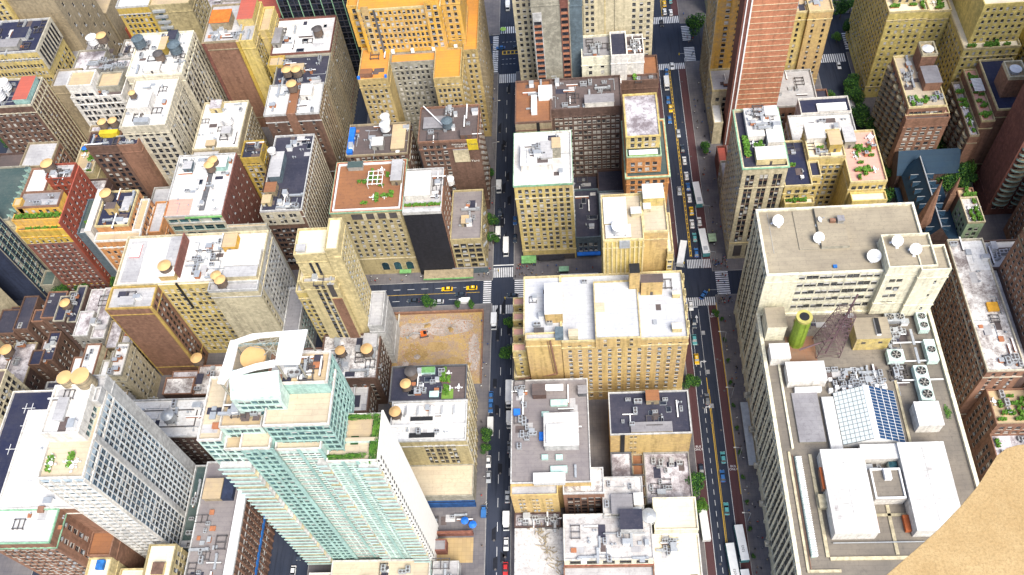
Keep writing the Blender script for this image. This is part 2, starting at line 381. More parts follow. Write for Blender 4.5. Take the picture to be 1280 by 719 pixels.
def finalize():
    # 1. plan, 2. drop what the photograph shows nothing of (outside the frame, or behind other buildings), 3. build
    pts = []; ref = []
    for b in BUILD:
        for t in b.tiers:
            for f in 'SEWN':
                (ox, oy), (dx, dy), Ln = face_frame(t['r'], f); nx, ny = FACES[f][0]
                for z0, z1, cells in plan_face(t, f):
                    for c in cells:
                        p = (ox+dx*c[0]+nx*.25, oy+dy*c[0]+ny*.25, z1-.3)
                        if not inframe(*p, .04): c[1] = False
                        else: pts.append(p); ref.append(c)
    P_ = np.array(pts); BX = np.array(TIERS); lo = BX[:, :3]+[.05, .05, -1]; hi = BX[:, 3:]-[.05, .05, .05]
    seen = np.zeros(len(P_), bool)
    for cx in (-30.0, 0.0, 30.0):
        C = np.array([cx, 0.0, 320.0])
        for k in range(0, len(P_), 1500):
            p = P_[k:k+1500]; d = C-p; d[np.abs(d) < 1e-6] = 1e-6
            t1 = (lo[None]-p[:, None])/d[:, None]; t2 = (hi[None]-p[:, None])/d[:, None]
            tn = np.minimum(t1, t2).max(2); tf = np.maximum(t1, t2).min(2)
            hit = ((tf > np.maximum(tn, 0)) & (tn < 1)).any(1)
            seen[k:k+1500] |= ~hit
    for c, s_ in zip(ref, seen): c[1] = bool(s_)
    nw = 0
    for b in BUILD:
        wins = []
        for t in b.tiers:
            r = t['r']; z0, z1 = t['z0'], t['z1']; zr = z1-t['par']; g = G(); sp = None
            for f in 'SEWN':
                (ox, oy), (dx, dy), Ln = face_frame(r, f); nx, ny = FACES[f][0]; s = t['f'][f]
                def P3(u, z, d=0.0): return b.L(ox+dx*u-nx*d, oy+dy*u-ny*d, z)
                def q(u0, u1, a, c, m=0):
                    if u1-u0 > 1e-4 and c-a > 1e-4: g.quad(P3(u0, a), P3(u1, a), P3(u1, c), P3(u0, c), m)
                rows = [(a, c, [k[0] for k in cells if k[1]]) for a, c, cells in t.get('rows', {}).get(f, [])]
                rows = [x for x in rows if x[2]]; zc = z0; hw = s['w']/2 if s else 0
                spm = 1 if (s and s['spand']) else 0
                if spm: sp = s['spand']
                for a, c, cs in rows:
                    if spm and zc > z0:
                        u = 0
                        for k in cs: q(u, k-hw, zc, a); q(k-hw, k+hw, zc, a, 1); u = k+hw
                        q(u, Ln, zc, a)
                    else: q(0, Ln, zc, a)
                    u = 0
                    for k in cs:
                        q(u, k-hw, a, c)
                        g.quad(P3(k-hw, a), P3(k+hw, a), P3(k+hw, a, DEEP), P3(k-hw, a, DEEP))
                        g.quad(P3(k-hw, c, DEEP), P3(k+hw, c, DEEP), P3(k+hw, c), P3(k-hw, c))
                        g.quad(P3(k-hw, a), P3(k-hw, a, DEEP), P3(k-hw, c, DEEP), P3(k-hw, c))
                        g.quad(P3(k+hw, a, DEEP), P3(k+hw, a), P3(k+hw, c), P3(k+hw, c, DEEP))
                        u = k+hw
                        wins.append((P3(k, a), FACES[f][1], s['w'], c-a, s['st'], b.rs.choice(s['var'])))
                    q(u, Ln, a, c); zc = c
                q(0, Ln, zc, zr)
                if s and s['ribs']:
                    rb = G(); n = max(1, int(round((Ln)/s['ribs'][0]))); hwid = s['ribs'][1]/2
                    for i in range(n+1):
                        u = min(max(Ln*i/n, hwid), Ln-hwid)
                        A = P3(u-hwid, z0, -.003); Bp = P3(u+hwid, zr-.2, -s['ribs'][2])
                        rb.box(min(A[0],Bp[0]), min(A[1],Bp[1]), A[2], max(A[0],Bp[0]), max(A[1],Bp[1]), Bp[2])
                    o = rb.obj('pilasters', [wall(s['ribs'][3])], b.root); o['kind'] = 'stuff'
            g.quad(b.L(r[0], r[1], zr-.02), b.L(r[2], r[1], zr-.02), b.L(r[2], r[3], zr-.02), b.L(r[0], r[3], zr-.02), 0)
            g.obj('wall', [wall(t['wk'])]+([wall(sp)] if sp else []), b.root)
            # roof sheet and parapet
            x0, y0, x1, y1 = shr(r, t['pw']*.9 if t['par'] > .05 else -.02)
            rg = G(); a = b.L(x0, y0, zr-.01); c = b.L(x1, y1, zr+.03); rg.box(*a, *c); rg.obj('roof', [roofm(t['rk'])], b.root)
            if t['par'] > .05: b.ring('parapet', r, zr, z1, t['pw'], wall(t['pk'] or t['wk']), .04)
            if t['cor']:
                ck, cd, ch = t['cor']; b.ring('cornice', r, z1-ch-.05-t['corz'], z1-.05-t['corz'], cd+.3, wall(ck), cd)
            if t['bands']:
                for zb, bk in t['bands']: b.ring('string_course', r, zb, zb+.45, .5, wall(bk), .22)
        wx = sorted(range(len(wins)), key=lambda i: (Vector(wins[i][0])+Vector(b.o)-Vector((0, 0, 320))).length)
        for i in wx[:300]:
            p, rz, w_, h_, st, v = wins[i]
            o = bpy.data.objects.new('window', wmesh(st, v)[0]); COL.objects.link(o); o.parent = b.root
            o.location = p; o.rotation_euler = (0, 0, rz); o.scale = (w_, 1, h_); nw += 1
        if len(wx) > 300:
            bystyle = {}
            for i in wx[300:]: bystyle.setdefault(wins[i][4], []).append(wins[i])
            for st, lst in bystyle.items():
                J = G()
                for p, rz, w_, h_, _, v in lst:
                    gg = wmesh(st, v)[1]; n = len(J.v); c_, s_ = math.cos(rz), math.sin(rz)
                    J.v += [(p[0]+c_*x*w_-s_*y, p[1]+s_*x*w_+c_*y, p[2]+z*h_) for x, y, z in gg.v]
                    J.f += [tuple(n+k for k in f) for f in gg.f]; J.m += gg.m
                me0 = wmesh(st, 0)[0]
                o = J.obj('windows', list(me0.materials), b.root); o['kind'] = 'stuff'
    print('windows', nw, 'of', len(pts), 'tiers', len(TIERS))

# ------------------------------------------------------------------ roof-top things
def tank(x, y, z, label, r=2.0, h=3.6, leg=2.5, style='tan', group='rooftop water tanks'):
    t = thing('water_tank', label, 'water tank', (x, y, z), 0, group)
    bm_, cm = {'tan': (M_WOOD, M_TANKTOP), 'white': (M_WHITEP, M_WHITEP), 'dark': (M_WOOD, M_FDARK), 'steel': (M_METAL, M_METAL), 'slate': (wall('slate'), wall('slate')), 'tanall': (wall('tan'), M_TANKTOP), 'cream': (wall('cream2'), M_TANKTOP)}[style]
    g = G(); g.cyl(0, 0, leg, leg+h, r, r*.94, n=20); g.obj('tank_barrel', [bm_], t, False)
    g = G(); g.cyl(0, 0, leg+h-.05, leg+h+.35 if style == 'tanall' else leg+h+.9, r*1.06, .25*r, n=20); g.obj('tank_cap', [cm], t)
    for k in range(3):
        g = G(); zz = leg+h*(.2+.28*k); g.cyl(0, 0, zz, zz+.12, r*1.02, r*1.02, n=20, cap=False); g.obj('hoop', [M_FDARK], t)
    if leg > 0:
        for sx in (-1, 1):
            for sy in (-1, 1):
                g = G(); g.tube((sx*r*.72, sy*r*.72, 0), (sx*r*.6, sy*r*.6, leg), .14); g.obj('leg', [M_FDARK], t)
        g = G(); g.box(-r*.8, -r*.8, leg-.25, r*.8, r*.8, leg); g.obj('platform', [M_FDARK], t)
    return t
def leaves(n, rx, ry, rz, size, seed, hollow=.35):
    rr = random.Random(seed); g = G(); lob = [(rr.uniform(-.55, .55), rr.uniform(-.55, .55), rr.uniform(-.5, .6), rr.uniform(.35, .6)) for _ in range(9)]
    for i in range(n):
        L_ = rr.choice(lob); d = Vector((rr.gauss(0, 1), rr.gauss(0, 1), rr.gauss(0, 1))).normalized()*(L_[3]*(hollow+(1-hollow)*rr.random()**.4))
        p = Vector(((L_[0]+d.x)*rx, (L_[1]+d.y)*ry, (L_[2]+d.z)*rz))
        nn = (d+Vector((0, 0, .5))+Vector((rr.uniform(-.6, .6),)*3)).normalized(); a = nn.orthogonal().normalized(); a = Matrix.Rotation(rr.uniform(0, 6.28), 3, nn) @ a; c = nn.cross(a)
        s1 = size*rr.uniform(.6, 1.3); s2 = s1*.6
        g.quad(tuple(p-a*s1), tuple(p-c*s2), tuple(p+a*s1), tuple(p+c*s2), 1 if rr.random() < .3 else 0)
    return g
CROWN = {}
def tree(x, y, label, r=3.5, h=8, z=0.15, group='street trees', bright=False, seed=0):
    t = thing('street_tree', label, 'tree', (x, y, z), seed*1.3, group)
    k = (bright, seed % 3)
    if k not in CROWN:
        g = leaves(2600, 1, 1, 1, .075, seed+50*bright)
        me = bpy.data.meshes.new('crown'); me.from_pydata(g.v, [], g.f)
        for m in ((M_LEAFB, M_LEAF) if bright else (M_LEAF, M_LEAFB)): me.materials.append(m)
        me.polygons.foreach_set('material_index', g.m); me.update(); CROWN[k] = me
    o = link(bpy.data.objects.new('crown', CROWN[k]), t); o.scale = (r, r, h*.42); o.location = (0, 0, h*.62)
    g = G(); g.cyl(0, 0, 0, h*.5, .22, .13, n=7); g.obj('trunk', [M_BARK], t)
    rr = random.Random(seed)
    for q in range(4):
        a = q*1.6+rr.random(); g = G(); g.tube((0, 0, h*.4), (r*.5*math.cos(a), r*.5*math.sin(a), h*.75), .08); g.obj('limb', [M_BARK], t)
    return t
# ================================================================== the setting
g = G(); g.quad((-1600,-700,0),(1600,-700,0),(1600,2200,0),(-1600,2200,0))
o = g.obj('ground', [M_ASPH]); o['kind'] = 'structure'
def sheet(name, rects, m, z):
    g = G()
    for x0, y0, x1, y1 in rects: g.quad((x0,y0,z),(x1,y0,z),(x1,y1,z),(x0,y1,z))
    o = g.obj(name, [m]); o['kind'] = 'structure'; return o
XS = [(-600,-300),(-285,-206.5),(-195.5,-118),(-103,-39.8),(-30.6,37),(52.2,113.5),(129,330),(345,600)]     # block edges, kerb to kerb
YS = [(-200,66),(66.01,202.5),(214.5,338),(366,520),(545,700)]
for i, (x0, x1) in enumerate(XS):
    for j, (y0, y1) in enumerate(YS):
        g = G(); g.box(x0, y0, -.2, x1, y1, .15, 0); g.box(x0-.18, y0-.18, -.2, x1+.18, y1+.18, .13, 1)
        o = g.obj('pavement', [M_PAVE, M_CURB]); o['kind'] = 'structure'
# markings, 4 mm sheets
Z1, Z2 = .004, .008
sheet('bus_lane', [(48.6,216,52.0,336),(48.6,70,52.0,199),(37.2,70,40.0,196),(37.2,222,39.0,334),(48.6,372,52.0,520),(37.2,372,39.6,520)], M_BUSL, Z1)
yl = [(43.6,222,43.8,333),(44.25,222,44.45,333),(43.6,372,43.8,520),(44.25,372,44.45,520),(44.4,70,44.65,165),(44.9,70,45.05,160),(51.7,118,51.95,199)]
for k in range(46): yl.append((43.8, 222.5+k*2.4, 44.25, 223.0+k*2.4))
yl += [(-38,351.0,-29,351.35),(-38,353.4,-29,353.75)]+[(-38+k*2.0,351.3,-37.5+k*2.0,353.5) for k in range(5)]
yl += [(-600,208.5,-45,208.65)]
sheet('yellow_line', yl, M_YEL, Z2)
wl = [(48.4,70,48.55,199),(48.4,216,48.55,334),(40.05,70,40.2,196),(39.1,222,39.25,334),(41.2,170,41.32,196),(44.4,166,44.5,196),(36.4,222,36.55,334)]
wl += [(42.3, 70+k*4.0, 42.45, 72+k*4.0) for k in range(25)]+[(40.2,197.0,44.4,197.45),(-39.5,221.6,-30.8,222.1)]
wl += [(-35.2, 226+k*9.0, -35.05, 229+k*9.0) for k in range(12)]+[(-35.6, 70+k*9.0, -35.45, 73.5+k*9.0) for k in range(14)]+[(-31.6+0*k, 120+k*7.0, -31.45, 123+k*7.0) for k in range(10)]
wl += [(-100+k*6.0, 211.2, -97+k*6.0, 211.35) for k in range(9)]+[(-100+k*6.0, 205.4, -97+k*6.0, 205.55) for k in range(9)]
wl += [(-38+k*1.9, 344+j, -37+k*1.9, 344.15+j) for k in range(4) for j in (0, 3.6, 16)]
wl += [(40.6,216.8,40.75,222),(52.0,338.5,52.2,341),(-42.4,342,-42.1,352)]
sheet('lane_line', wl, M_PAINT, Z2)
zb = []
def zebra_x(x0, x1, y0, y1, n):      # bars along y, spread over x
    for k in range(n):
        a = x0+(x1-x0)*(k+.2)/n; zb.append((a, y0, a+(x1-x0)/n*.55, y1))
def zebra_y(x0, x1, y0, y1, n):
    for k in range(n):
        a = y0+(y1-y0)*(k+.2)/n; zb.append((x0, a, x1, a+(y1-y0)/n*.55))
zebra_x(-39.5,-30.9,215.6,220.6,11); zebra_x(-39.5,-30.9,197.5,201.7,11); zebra_y(-43.5,-40.2,202.8,214.3,11); zebra_y(-30.3,-26.6,202.8,214.3,11)
zebra_x(42.0,51.8,216.2,220.6,14); zebra_x(37.2,51.8,197.8,201.8,17); zebra_y(53.0,58.2,202.8,214.3,11)
zebra_x(37.4,51.8,366.5,371.5,16); zebra_x(37.4,51.8,333.5,337.6,16); zebra_y(52.4,57.5,338.5,348.5,9); zebra_y(52.4,56.5,353,364,9)
zebra_x(-39.2,-30.8,366.5,371.5,8); zebra_x(-39.2,-30.8,331.0,337.0,9); zebra_y(-42.8,-40.0,338.6,365,20)
zebra_x(-116,-103,215.6,220.0,12); zebra_x(-116,-103,197.5,201.7,12)
zebra_x(114,128,332.0,337.6,14); zebra_y(129.2,133,340,352,8)
o = sheet('crosswalk', zb, M_PAINT, Z2)
# arrows and letters on the avenue, flat print
def flat_arrow(x, y, s=1.0, turn=0):
    g = G(); z = .012
    g.quad((x-.12*s,y-1.4*s,z),(x+.12*s,y-1.4*s,z),(x+.12*s,y+.5*s,z),(x-.12*s,y+.5*s,z))
    if turn:
        g.quad((x,y+.3*s,z),(x+.9*s,y+.3*s,z),(x+.9*s,y+.6*s,z),(x,y+.6*s,z)); v = len(g.v); g.v += [(x+.8*s,y-.05*s,z),(x+1.6*s,y+.45*s,z),(x+.8*s,y+.95*s,z)]; g.f.append((v,v+1,v+2)); g.m.append(0)
    else:
        v = len(g.v); g.v += [(x-.5*s,y+.4*s,z),(x+.5*s,y+.4*s,z),(x,y+1.5*s,z)]; g.f.append((v,v+1,v+2)); g.m.append(0)
    o = g.obj('lane_arrow', [M_PAINT]); o['kind'] = 'structure'
flat_arrow(44.0-.6,191.5,1.3); flat_arrow(43.0,171.5,1.4,1); flat_arrow(43.0,152.0,1.4,1)
def text(s, x, y, z, size, m, parent=None, rz=0, name='lettering', rx=0, ext=0.0):
    c = bpy.data.curves.new(name, 'FONT'); c.body = s; c.size = size; c.align_x = 'CENTER'; c.align_y = 'CENTER'; c.extrude = ext
    c.materials.append(m); tmp = bpy.data.objects.new(name, c); COL.objects.link(tmp)
    me = bpy.data.meshes.new_from_object(tmp); COL.objects.unlink(tmp); bpy.data.objects.remove(tmp)
    o = link(bpy.data.objects.new(name, me), parent); o.location = (x, y, z); o.rotation_euler = (rx, 0, rz); return o
for a in ((50.3,193,0),(50.3,128,0),(38.6,136,0),(50.2,234,0)):
    o = text('BUS\nONLY', a[0], a[1], .012, 1.15, M_PAINT, name='lane_lettering'); o['kind'] = 'structure'
for y in (185, 167.5, 153):
    g = G(); g.quad((44.7,y-.9,.012),(46.0,y-.9,.012),(46.0,y+.9,.012),(44.7,y+.9,.012)); o = g.obj('road_patch', [mat('light_patch', (.4,.4,.42), .9)]); o['kind'] = 'structure'
o = text('ONLY BUS LANE', -31.8, 386, .012, 1.7, M_PAINT, rz=math.pi/2, name='lane_lettering'); o['kind'] = 'structure'

# ================================================================== buildings, centre block
# cream tower on the avenue corner
b = B('office_tower', 'tall cream brick tower with white roof and pale green cornice on the avenue corner', (-15, 238))
RC = (-26.4,224.0,-4.0,250.7)
ws = W(bay=2.75, fl=3.1, w=1.35, h=1.85, pair=0, lo=7.6, top=2.0, mar=.7)
b.T(RC, .15, 50, 'yellow', 'white', pk='white', cor=('copper', .3, .9), bands=[(6.6,'cream'),(41.5,'cream2')], S=ws, E=W(fl=3.1,bay=3), W=W(fl=3.1,bay=3))
b.box('shop_front', (RC[0]+.6, RC[1]-.35, RC[2]-.6, RC[1]), .2, 3.6, M_FDARK)
PH = (-23.5,231.2,-11.3,242.2); b.house(PH, 49, 4, 'white', 'white', False)
b.house((-15.7,233.5,-11.3,241.8), 53, 1.2, 'ltgrey', 'ltgrey', False, 'roof_box'); b.clutter(PH, 53.1, 9, 'asv')
b.house((-11.3,237.6,-8.1,242.7), 49, 6, 'greytan', 'tan', False, 'lift_housing'); b.clutter((RC[0]+14,RC[1]+2,RC[2],RC[3]), 49, 4, 'vs')
ws2 = dict(ws)
# wide brown hotel behind
b = B('apartment_block', 'wide dark brown brick building with paired windows facing the light well of the centre block', (0, 272))
RB = (-22.3,265.2,19.3,284.5); b.T((-11.5,262.5,17.0,280), .15, 50, 'cbrown', 'dkbrown', S=W(bay=4.1, fl=3.15, w=1.25, h=1.55, pair=.35, lo=3, mar=.8, var=(0,1,1,2,2)))
b.T((-26.2,256.5,-11.6,280), .15, 50, 'tan', 'brown', pk='brown', S=None, W=W())
b.box('shadow_strip', (-17.6,256.2,-16.4,256.5), 8, 49.5, M_BLACKP)  # black slab painted in for the dark shadow strip on the blank wing wall
b.box('white_screen', (-19.6,261.0,-17.3,270.2), 49, 51.2, M_WHITEP); b.box('white_screen', (-16.6,268.7,-11.0,274.6), 49, 52, M_WHITEP)
b.house((2.1,262.6,13.7,267.0), 49, 3.6, 'white', 'grey', False); b.clutter((-24,262,16,280), 49, 22, 'auavs')
# corner building with blotched roof
b = B('apartment_block', 'orange brick corner building with blotched white roof and green ledges beside the wide street', (25, 248))
q = (17.1,237.6,29.8,259.7)
b.T(q, 52, 59, 'yellow', 'stain2', S=W(fl=3.2,bay=3,lo=-1,top=.5), par=.7, cor=('yellow',.3,.5))
r2 = (q[0], q[1]-3.6, q[2]+.6, q[3]); b.T(r2, 42, 51.5, 'orange', 'greygreen', pk='lgreen', par=.6, S=W(bay=2.8,fl=3.2,w=1.5,h=1.7,lo=1.0,top=1.0), E=W(bay=3,fl=3.2,lo=1.0))
r3 = (q[0], q[1]-5.2, 33.6, q[3]+2); b.T(r3, .15, 41.6, 'orange', 'greygreen', cor=('lgreen',.6,.6), par=.6, S=W(bay=2.8,fl=3.2,w=1.6,h=1.7,lo=5,top=1.0), E=W(bay=3,fl=3.2))
b.box('roof_planter', (r2[0]+1, r2[1]+.6, r2[2]-1.5, q[1]-.6), 50.9, 51.9, mat('wall_lgreen2', (.30,.48,.16), .8), M_WHITEP)
# buildings behind: cream tower with coloured wing
b = B('apartment_tower', 'very tall cream tower with blank centre strip rising behind the brown hotel', (5, 315))
t = b.T((-25.5,299,31.5,333), .15, 98, 'cream2', 'white', S=W(bay=2.6, fl=3.0, w=1.25, h=1.6, lo=3, top=1, mar=.8, a=0, b=11.5, var=(0,0,0,1)), W=W(), E=W())
b.T((11.5+.0,298.9,12.0,299.3), 25, 98, 'cream', 'white', par=0)
b.T((15.8,298.6,31.5,299.0), .15, 98, 'cream2', 'white', par=0, S=W(bay=2.9, fl=3.0, w=1.3, h=1.6, lo=3, top=1, mar=.6, a=5.6, b=15.7, var=(0,0,0,1)))
b.T((3.0,298.6,8.0,299.0), .15, 98, 'cream2', 'white', par=0, S=W(bay=2.4, fl=3.0, w=1.2, h=1.6, lo=3, top=1, mar=.3, var=(0,0,0,1)))
b = B('apartment_tower', 'narrow grey concrete tower with orange balcony niches and a blue panel beside the cream tower', (-10, 292))
b.T((-17.6,288,-2.6,298.5), .15, 86, 'greytan', 'ltgrey')
b.T((-2.6,289,2.4,298.5), .15, 84, 'slate', 'ltgrey', S=W(bay=2.5,fl=3.0,w=2.0,h=1.7,lo=3,a=2.5,mar=.1,st='dark',spand='salmon',var=(0,)))
b.T((-17.2,287.6,-13.6,288.0), .15, 78, 'ltgrey', 'ltgrey', par=0, S=W(bay=3.4,fl=3.0,w=2.7,h=1.5,lo=3,mar=.1,st='dark',spand='salmon',var=(0,)))
b.T((-6.2,287.6,-3.0,288.0), .15, 84, 'maroon', 'ltgrey', par=0, S=W(bay=3.1,fl=3.0,w=2.3,h=1.4,lo=3,mar=.1,st='dark',spand='salmon',var=(0,)))
b = B('low_building', 'small white building with dark roof boxes squeezed behind the brown hotel', (12, 290))
b.T((1.5,284,13.5,297), .15, 57, 'ivory', 'grey', S=W(bay=6,lo=40)); b.T((13.5,282,20,296), .15, 59, 'white', 'tar'); b.T((20,284,27,296), .15, 57, 'white', 'dkbrown')
b.clutter((2,285,27,295), 56, 10, 'auaa'); b.clutter((21,285,27,295), 56, 6, 'a')
b.T((3.0,280.3,33.0,284), .15, 46, 'brown', 'dkbrown'); b.clutter((3,280,33,284), 45, 6, 'ap')
b.T((27,284,33.4,296), .15, 45, 'brown', 'brown')
# the two small shops
b = B('low_building', 'narrow building with dark flat roof between the cream tower and the pale blue shop house', (2, 236))
b.T((-4.0,224.4,6.4,250), .15, 14, 'slate', 'tar', S=W(bay=2.2,fl=3.6,w=1.3,h=1.8,lo=4.2,top=.8)); b.clutter((-3,228,6,250), 13, 6, 'dv')
b.box('awning', (-3.6,222.6,6.2,224.3), 3.2, 3.7, M_BLUE)
b = B('low_building', 'small pale blue shop house with white roof beside the blue awning', (10, 236))
b.T((6.5,225,18,246), .15, 17, 'slate', 'ltgrey', S=W(bay=2.2,fl=3.6,w=1.3,h=1.8,lo=4.2,top=.8)); b.clutter((7,227,17,244), 16, 5, 'va')
b.box('awning', (6.8,223.3,17.6,224.9), 3.2, 3.7, mat('awning_red', (.4,.04,.06), .7))
b.T((18.2,225,33.4,226.5), .15, 14, 'dgrey', 'tar')
b = B('low_building', 'dark low building hidden in the light well behind the shop houses', (25, 240))
b.T((6.5,246.5,18,262), .15, 12, 'dbrown', 'tar'); b.T((-11,250.3,6.4,262), .15, 9, 'dbrown', 'tar'); b.clutter((-10,251,6,262), 8, 8, 'va')

# ================================================================== centre block, south of the avenue
b = B('hotel', 'large yellow brick hotel with bright white roofs and a wide windowed rear wall', (5, 170))
hz = 46; t1 = (-9.5,156.9,33.4,179.7); 
hs = W(bay=3.55, fl=3.15, w=1.15, h=1.55, pair=0, lo=3, top=1.2, mar=.9, st='white', var=(0,0,1,3,3))
b.T((-9.5,157,33.8,184.5), .15, 46, 'amber', 'pale', pk='cream', S=hs, E=W(fl=3.15,bay=3.4))
b.T((-22.7,160.2,-9.6,184.5), .15, 46, 'amber', 'pale', pk='cream', W=W())
b.T((-21.9,157.4,-9.7,160.1), .15, 47.4, 'amber', 'ltgrey', par=.8, pk='cream')
b.T((2.2,156.2,17.6,179.5), 42, 48.6, 'amber', 'pale', pk='cream', par=.7, S=W(bay=5,fl=3.2,w=1,h=1.4,lo=-1,top=.9))
b.box('roof_sign_box', (-19.0,160.0,-15.4,161.8), 47.3, 47.9, M_FDARK)
b.house((-14.9,165.1,-8.9,177.8), 45, 6, 'amber', 'white', False); b.house((-6.9,157.8,-3.8,160.5), 45, 3, 'cream2', 'beige', False); b.house((2.5,167.2,5.7,170.7), 45, 3, 'cream', 'beige', False); b.house((4.6,166.2,7.8,169.0), 45, 2.2, 'amber', 'cream', False)
b.box('blue_vent_box', (-11.6,157.2,-8.8,161.6), 46.5, 48.4, wall('slate')); b.clutter((-21,162,-10,184), 45, 4, 'a'); b.clutter((-4,160,1,184), 45, 1, 'a'); b.clutter((18,160,33,182), 45, 2, 'h')
# fire stair on the rear wall
g = G(); A = b.L(-13.5,157.2,46.5); C = b.L(-12.2,157.2,22); D = b.L(-26.8,158.6,16)
g.tube(A, C, .35); g.tube(C, D, .4); g.tube((A[0]-.9,A[1]-.1,A[2]), (C[0]-.9,C[1]-.1,C[2]), .12); o = g.obj('fire_escape', [wall('rust')], b.root)
b.T((-28.6,159.2,-22.8,184.5), .15, 16, 'yellow', 'cream', pk='cream')
for yy in (160.5,167,173.5,180):
    b.T((-27.6,yy,-22.8,yy+3.4), .15, 34, 'yellow', 'pink', pk='cream', par=.6, S=W(bay=2.4,fl=3.2,w=1,h=1.5)); b.T((33.9,yy,34.4,yy+2.6), .15, 46.9, 'cream', 'pink', par=.4)
b.house((29.7,173.4,32.3,174.6), 45, 2.6, 'cream', 'cream', False); b.house((28.5,159.5,31.7,161.6), 45, 2.6, 'cream', 'cream', False)
b = B('hotel_tower', 'cream tower with orange striped side rising from the back of the yellow hotel', (17, 185))
tz = 67; tr = (5.7,184.6,29.2,202.9); b.T((6.1,184.6,20.0,204.5), .15, 66, 'yellow', 'beige', pk='cream', S=W(lo=500,ribs=(1.55,.5,.35,'cream')))
b.T((20.1,187.6,28.4,204.5), .15, 66, 'amber', 'beige', pk='cream', E=W()); b.T((28.5,185.5,30.6,203), .15, 56, 'yellow', 'cream', pk='cream', S=W(fl=3.3,bay=2.5,lo=46)); 
b.house((6.9,191.5,14.6,202.8), 65, 1.2, 'cream', 'white', False); b.house((7.2,185.6,15.6,191), 65, .9, 'cream', 'white', False); b.box('louvre', (11.6,184.1,15.2,184.9), 61.5, 65.6, M_METAL)
b.house((16.2,194.6,19.6,197.4), 65, 2.2, 'cream2', 'white', False); b.house((20.6,199.2,27.6,205.5), 65, 4.4, 'yellow', 'white', False); b.house((20.6,196.5,23,199), 65, 2, 'cream2', 'white', False)
b.box('roof_well', (14.7,176.0,18.3,180.1), 46, 58, wall('amber'), M_BLACKP); b.house((18.8,175.1,26.2,178.4), 45, 8.2, 'amber', 'dkbrown', True); b.house((8.4,176.2,14.0,180.0), 45, 2.4, 'amber', 'tar', False)
tank(11.8, 188.2, 65.9, 'short white round tank on the cream hotel tower roof', 2.6, 3.2, .3, 'white')
# grey deck building
b = B('office_block', 'low building with grey plank roof and a white roof box, beside the narrow street', (-14, 132))
rc = (-28.6,114.3,-1.2,153.5); b.T(rc, .15, 25, 'amber', 'deck', par=.6, pk='ltgrey', S=W(bay=5,fl=3.6,pair=.4,w=1,h=1.5,lo=8), W=W())
b.house((-16.8,126.1,-5.0,138.3), 24.4, 4.2, 'ltgrey', 'white', False); b.box('roof_box', (-15.9,126.6,-9.5,133.5), 28.9, 30.1, M_WHITEP)
b.box('skylight', (-14.6,142.7,-8.6,145.0), 24.4, 25.6, M_FTEAL); b.box('skylight', (-17.8,138.8,-15.2,140.5), 24.4, 25.6, M_FTEAL); b.box('skylight', (-17.9,122.6,-15.7,124.2), 24.4, 25.6, M_FTEAL); b.box('skylight', (-13.0,122.4,-10.7,124.1), 24.4, 25.6, M_FTEAL); b.box('skylight', (-14.9,117.8,-9.2,120.0), 24.4, 25.6, M_FTEAL)
b.house((-20.9,146.0,-16.1,150.2), 24.4, 3.4, 'dbrown', 'dkbrown', False); b.box('stair_roof', (-16.2,147.6,-9.9,149.9), 27.2, 28, M_WHITEP); b.house((-4.6,146.4,-1.6,149.5), 24.4, 2.6, 'dgrey', 'grey', False)
b.box('blue_tarpaulin', (-18.7,129.8,-15.6,132.7), 24.4, 25.6, M_BLUE); b.house((-20.6,113.5,-10.0,117.0), 24.4, 2.4, 'ltgrey', 'white', False); b.clutter((-27,125,-19,140), 24.4, 9, 'aaa'); b.clutter((-28,141,-22,153), 24.4, 7, 'aavh')
b.box('blue_tarpaulin', (-27.7,139.3,-25.4,141.7), 24.4, 26, M_BLUE); b.clutter((-12,116,-2,150), 24.4, 4, 'vu')
# orange building by the wide street
b = B('apartment_block', 'orange brick block with near-black roof beside the yellow hotel and the wide street', (20, 140))
b.T((6.0,131.2,34.0,147.5), .15, 25, 'amber', 'tar', par=.8, pk='ltgrey', S=W(bay=9,fl=4.4,w=.9,h=1.1,pair=.4,lo=4,mar=3,a=0,b=16), E=W(fl=3.3))
b.house((19.1,142.6,23.5,146.5), 24.2, 3.4, 'tan', 'brown', True); b.box('roof_walk', (13.2,131.8,27.5,135.6), 24.2, 25.2, wall('tan'), roofm('grey')); b.clutter((8,133,33,146), 24.2, 12, 'aahdv')
b.box('drain_shaft', (9.5,130.9,11,131.2), 2, 24.6, M_BLACKP)
# south cluster
b = B('low_building', 'orange brick rear wing with cream pilaster in front of the grey plank roof', (-20, 110))
b.T((-28.6,110.4,-12.6,114.2), .15, 24, 'amber', 'ltgrey', S=W(bay=4.4,fl=3.4,w=.9,h=1.2,pair=.3,lo=5))
b = B('low_building', 'small brick building with speckled white roof and a band of dark windows', (-7, 105))
b.T((-10.9,111.4,3.0,120.6), .15, 22, 'rust', 'stain', pk='ltgrey', S=W(bay=2.2,fl=3.3,w=1.7,h=2.1,lo=2,st='dark',top=1.2))
b.box('downpipe', (-6.4,107.0,-5.9,107.35), 8, 22, M_BLACKP)
b = B('low_building', 'sprawling stained white roof with dark skylight box at the bottom of the centre block', (0, 95))
b.T((-11.2,90.1,18.3,105.6), .15, 18, 'ivory', 'white2', pk='white', bands=[(11.6,'red')], S=W(bay=5.4,fl=30,w=3.4,h=2.7,lo=13.4,top=.9,st='dark',var=(0,)), par=.7)
b.T((2.4,104.2,16.2,118.6), .15, 18, 'ltgrey', 'white2', par=.6)
b.T((-11.6,60,18.4,89.9), .15, 11.4, 'rust', 'ltgrey')
b.house((5.3,104.8,12.3,111.4), 17.3, 2.6, 'grey', 'grey', False); b.house((7.9,98.8,15.1,105.4), 17.3, 4.6, 'ltgrey', 'tar', False); b.house((12.9,107.6,15.8,111.5), 17.3, 3.4, 'white', 'white', False)
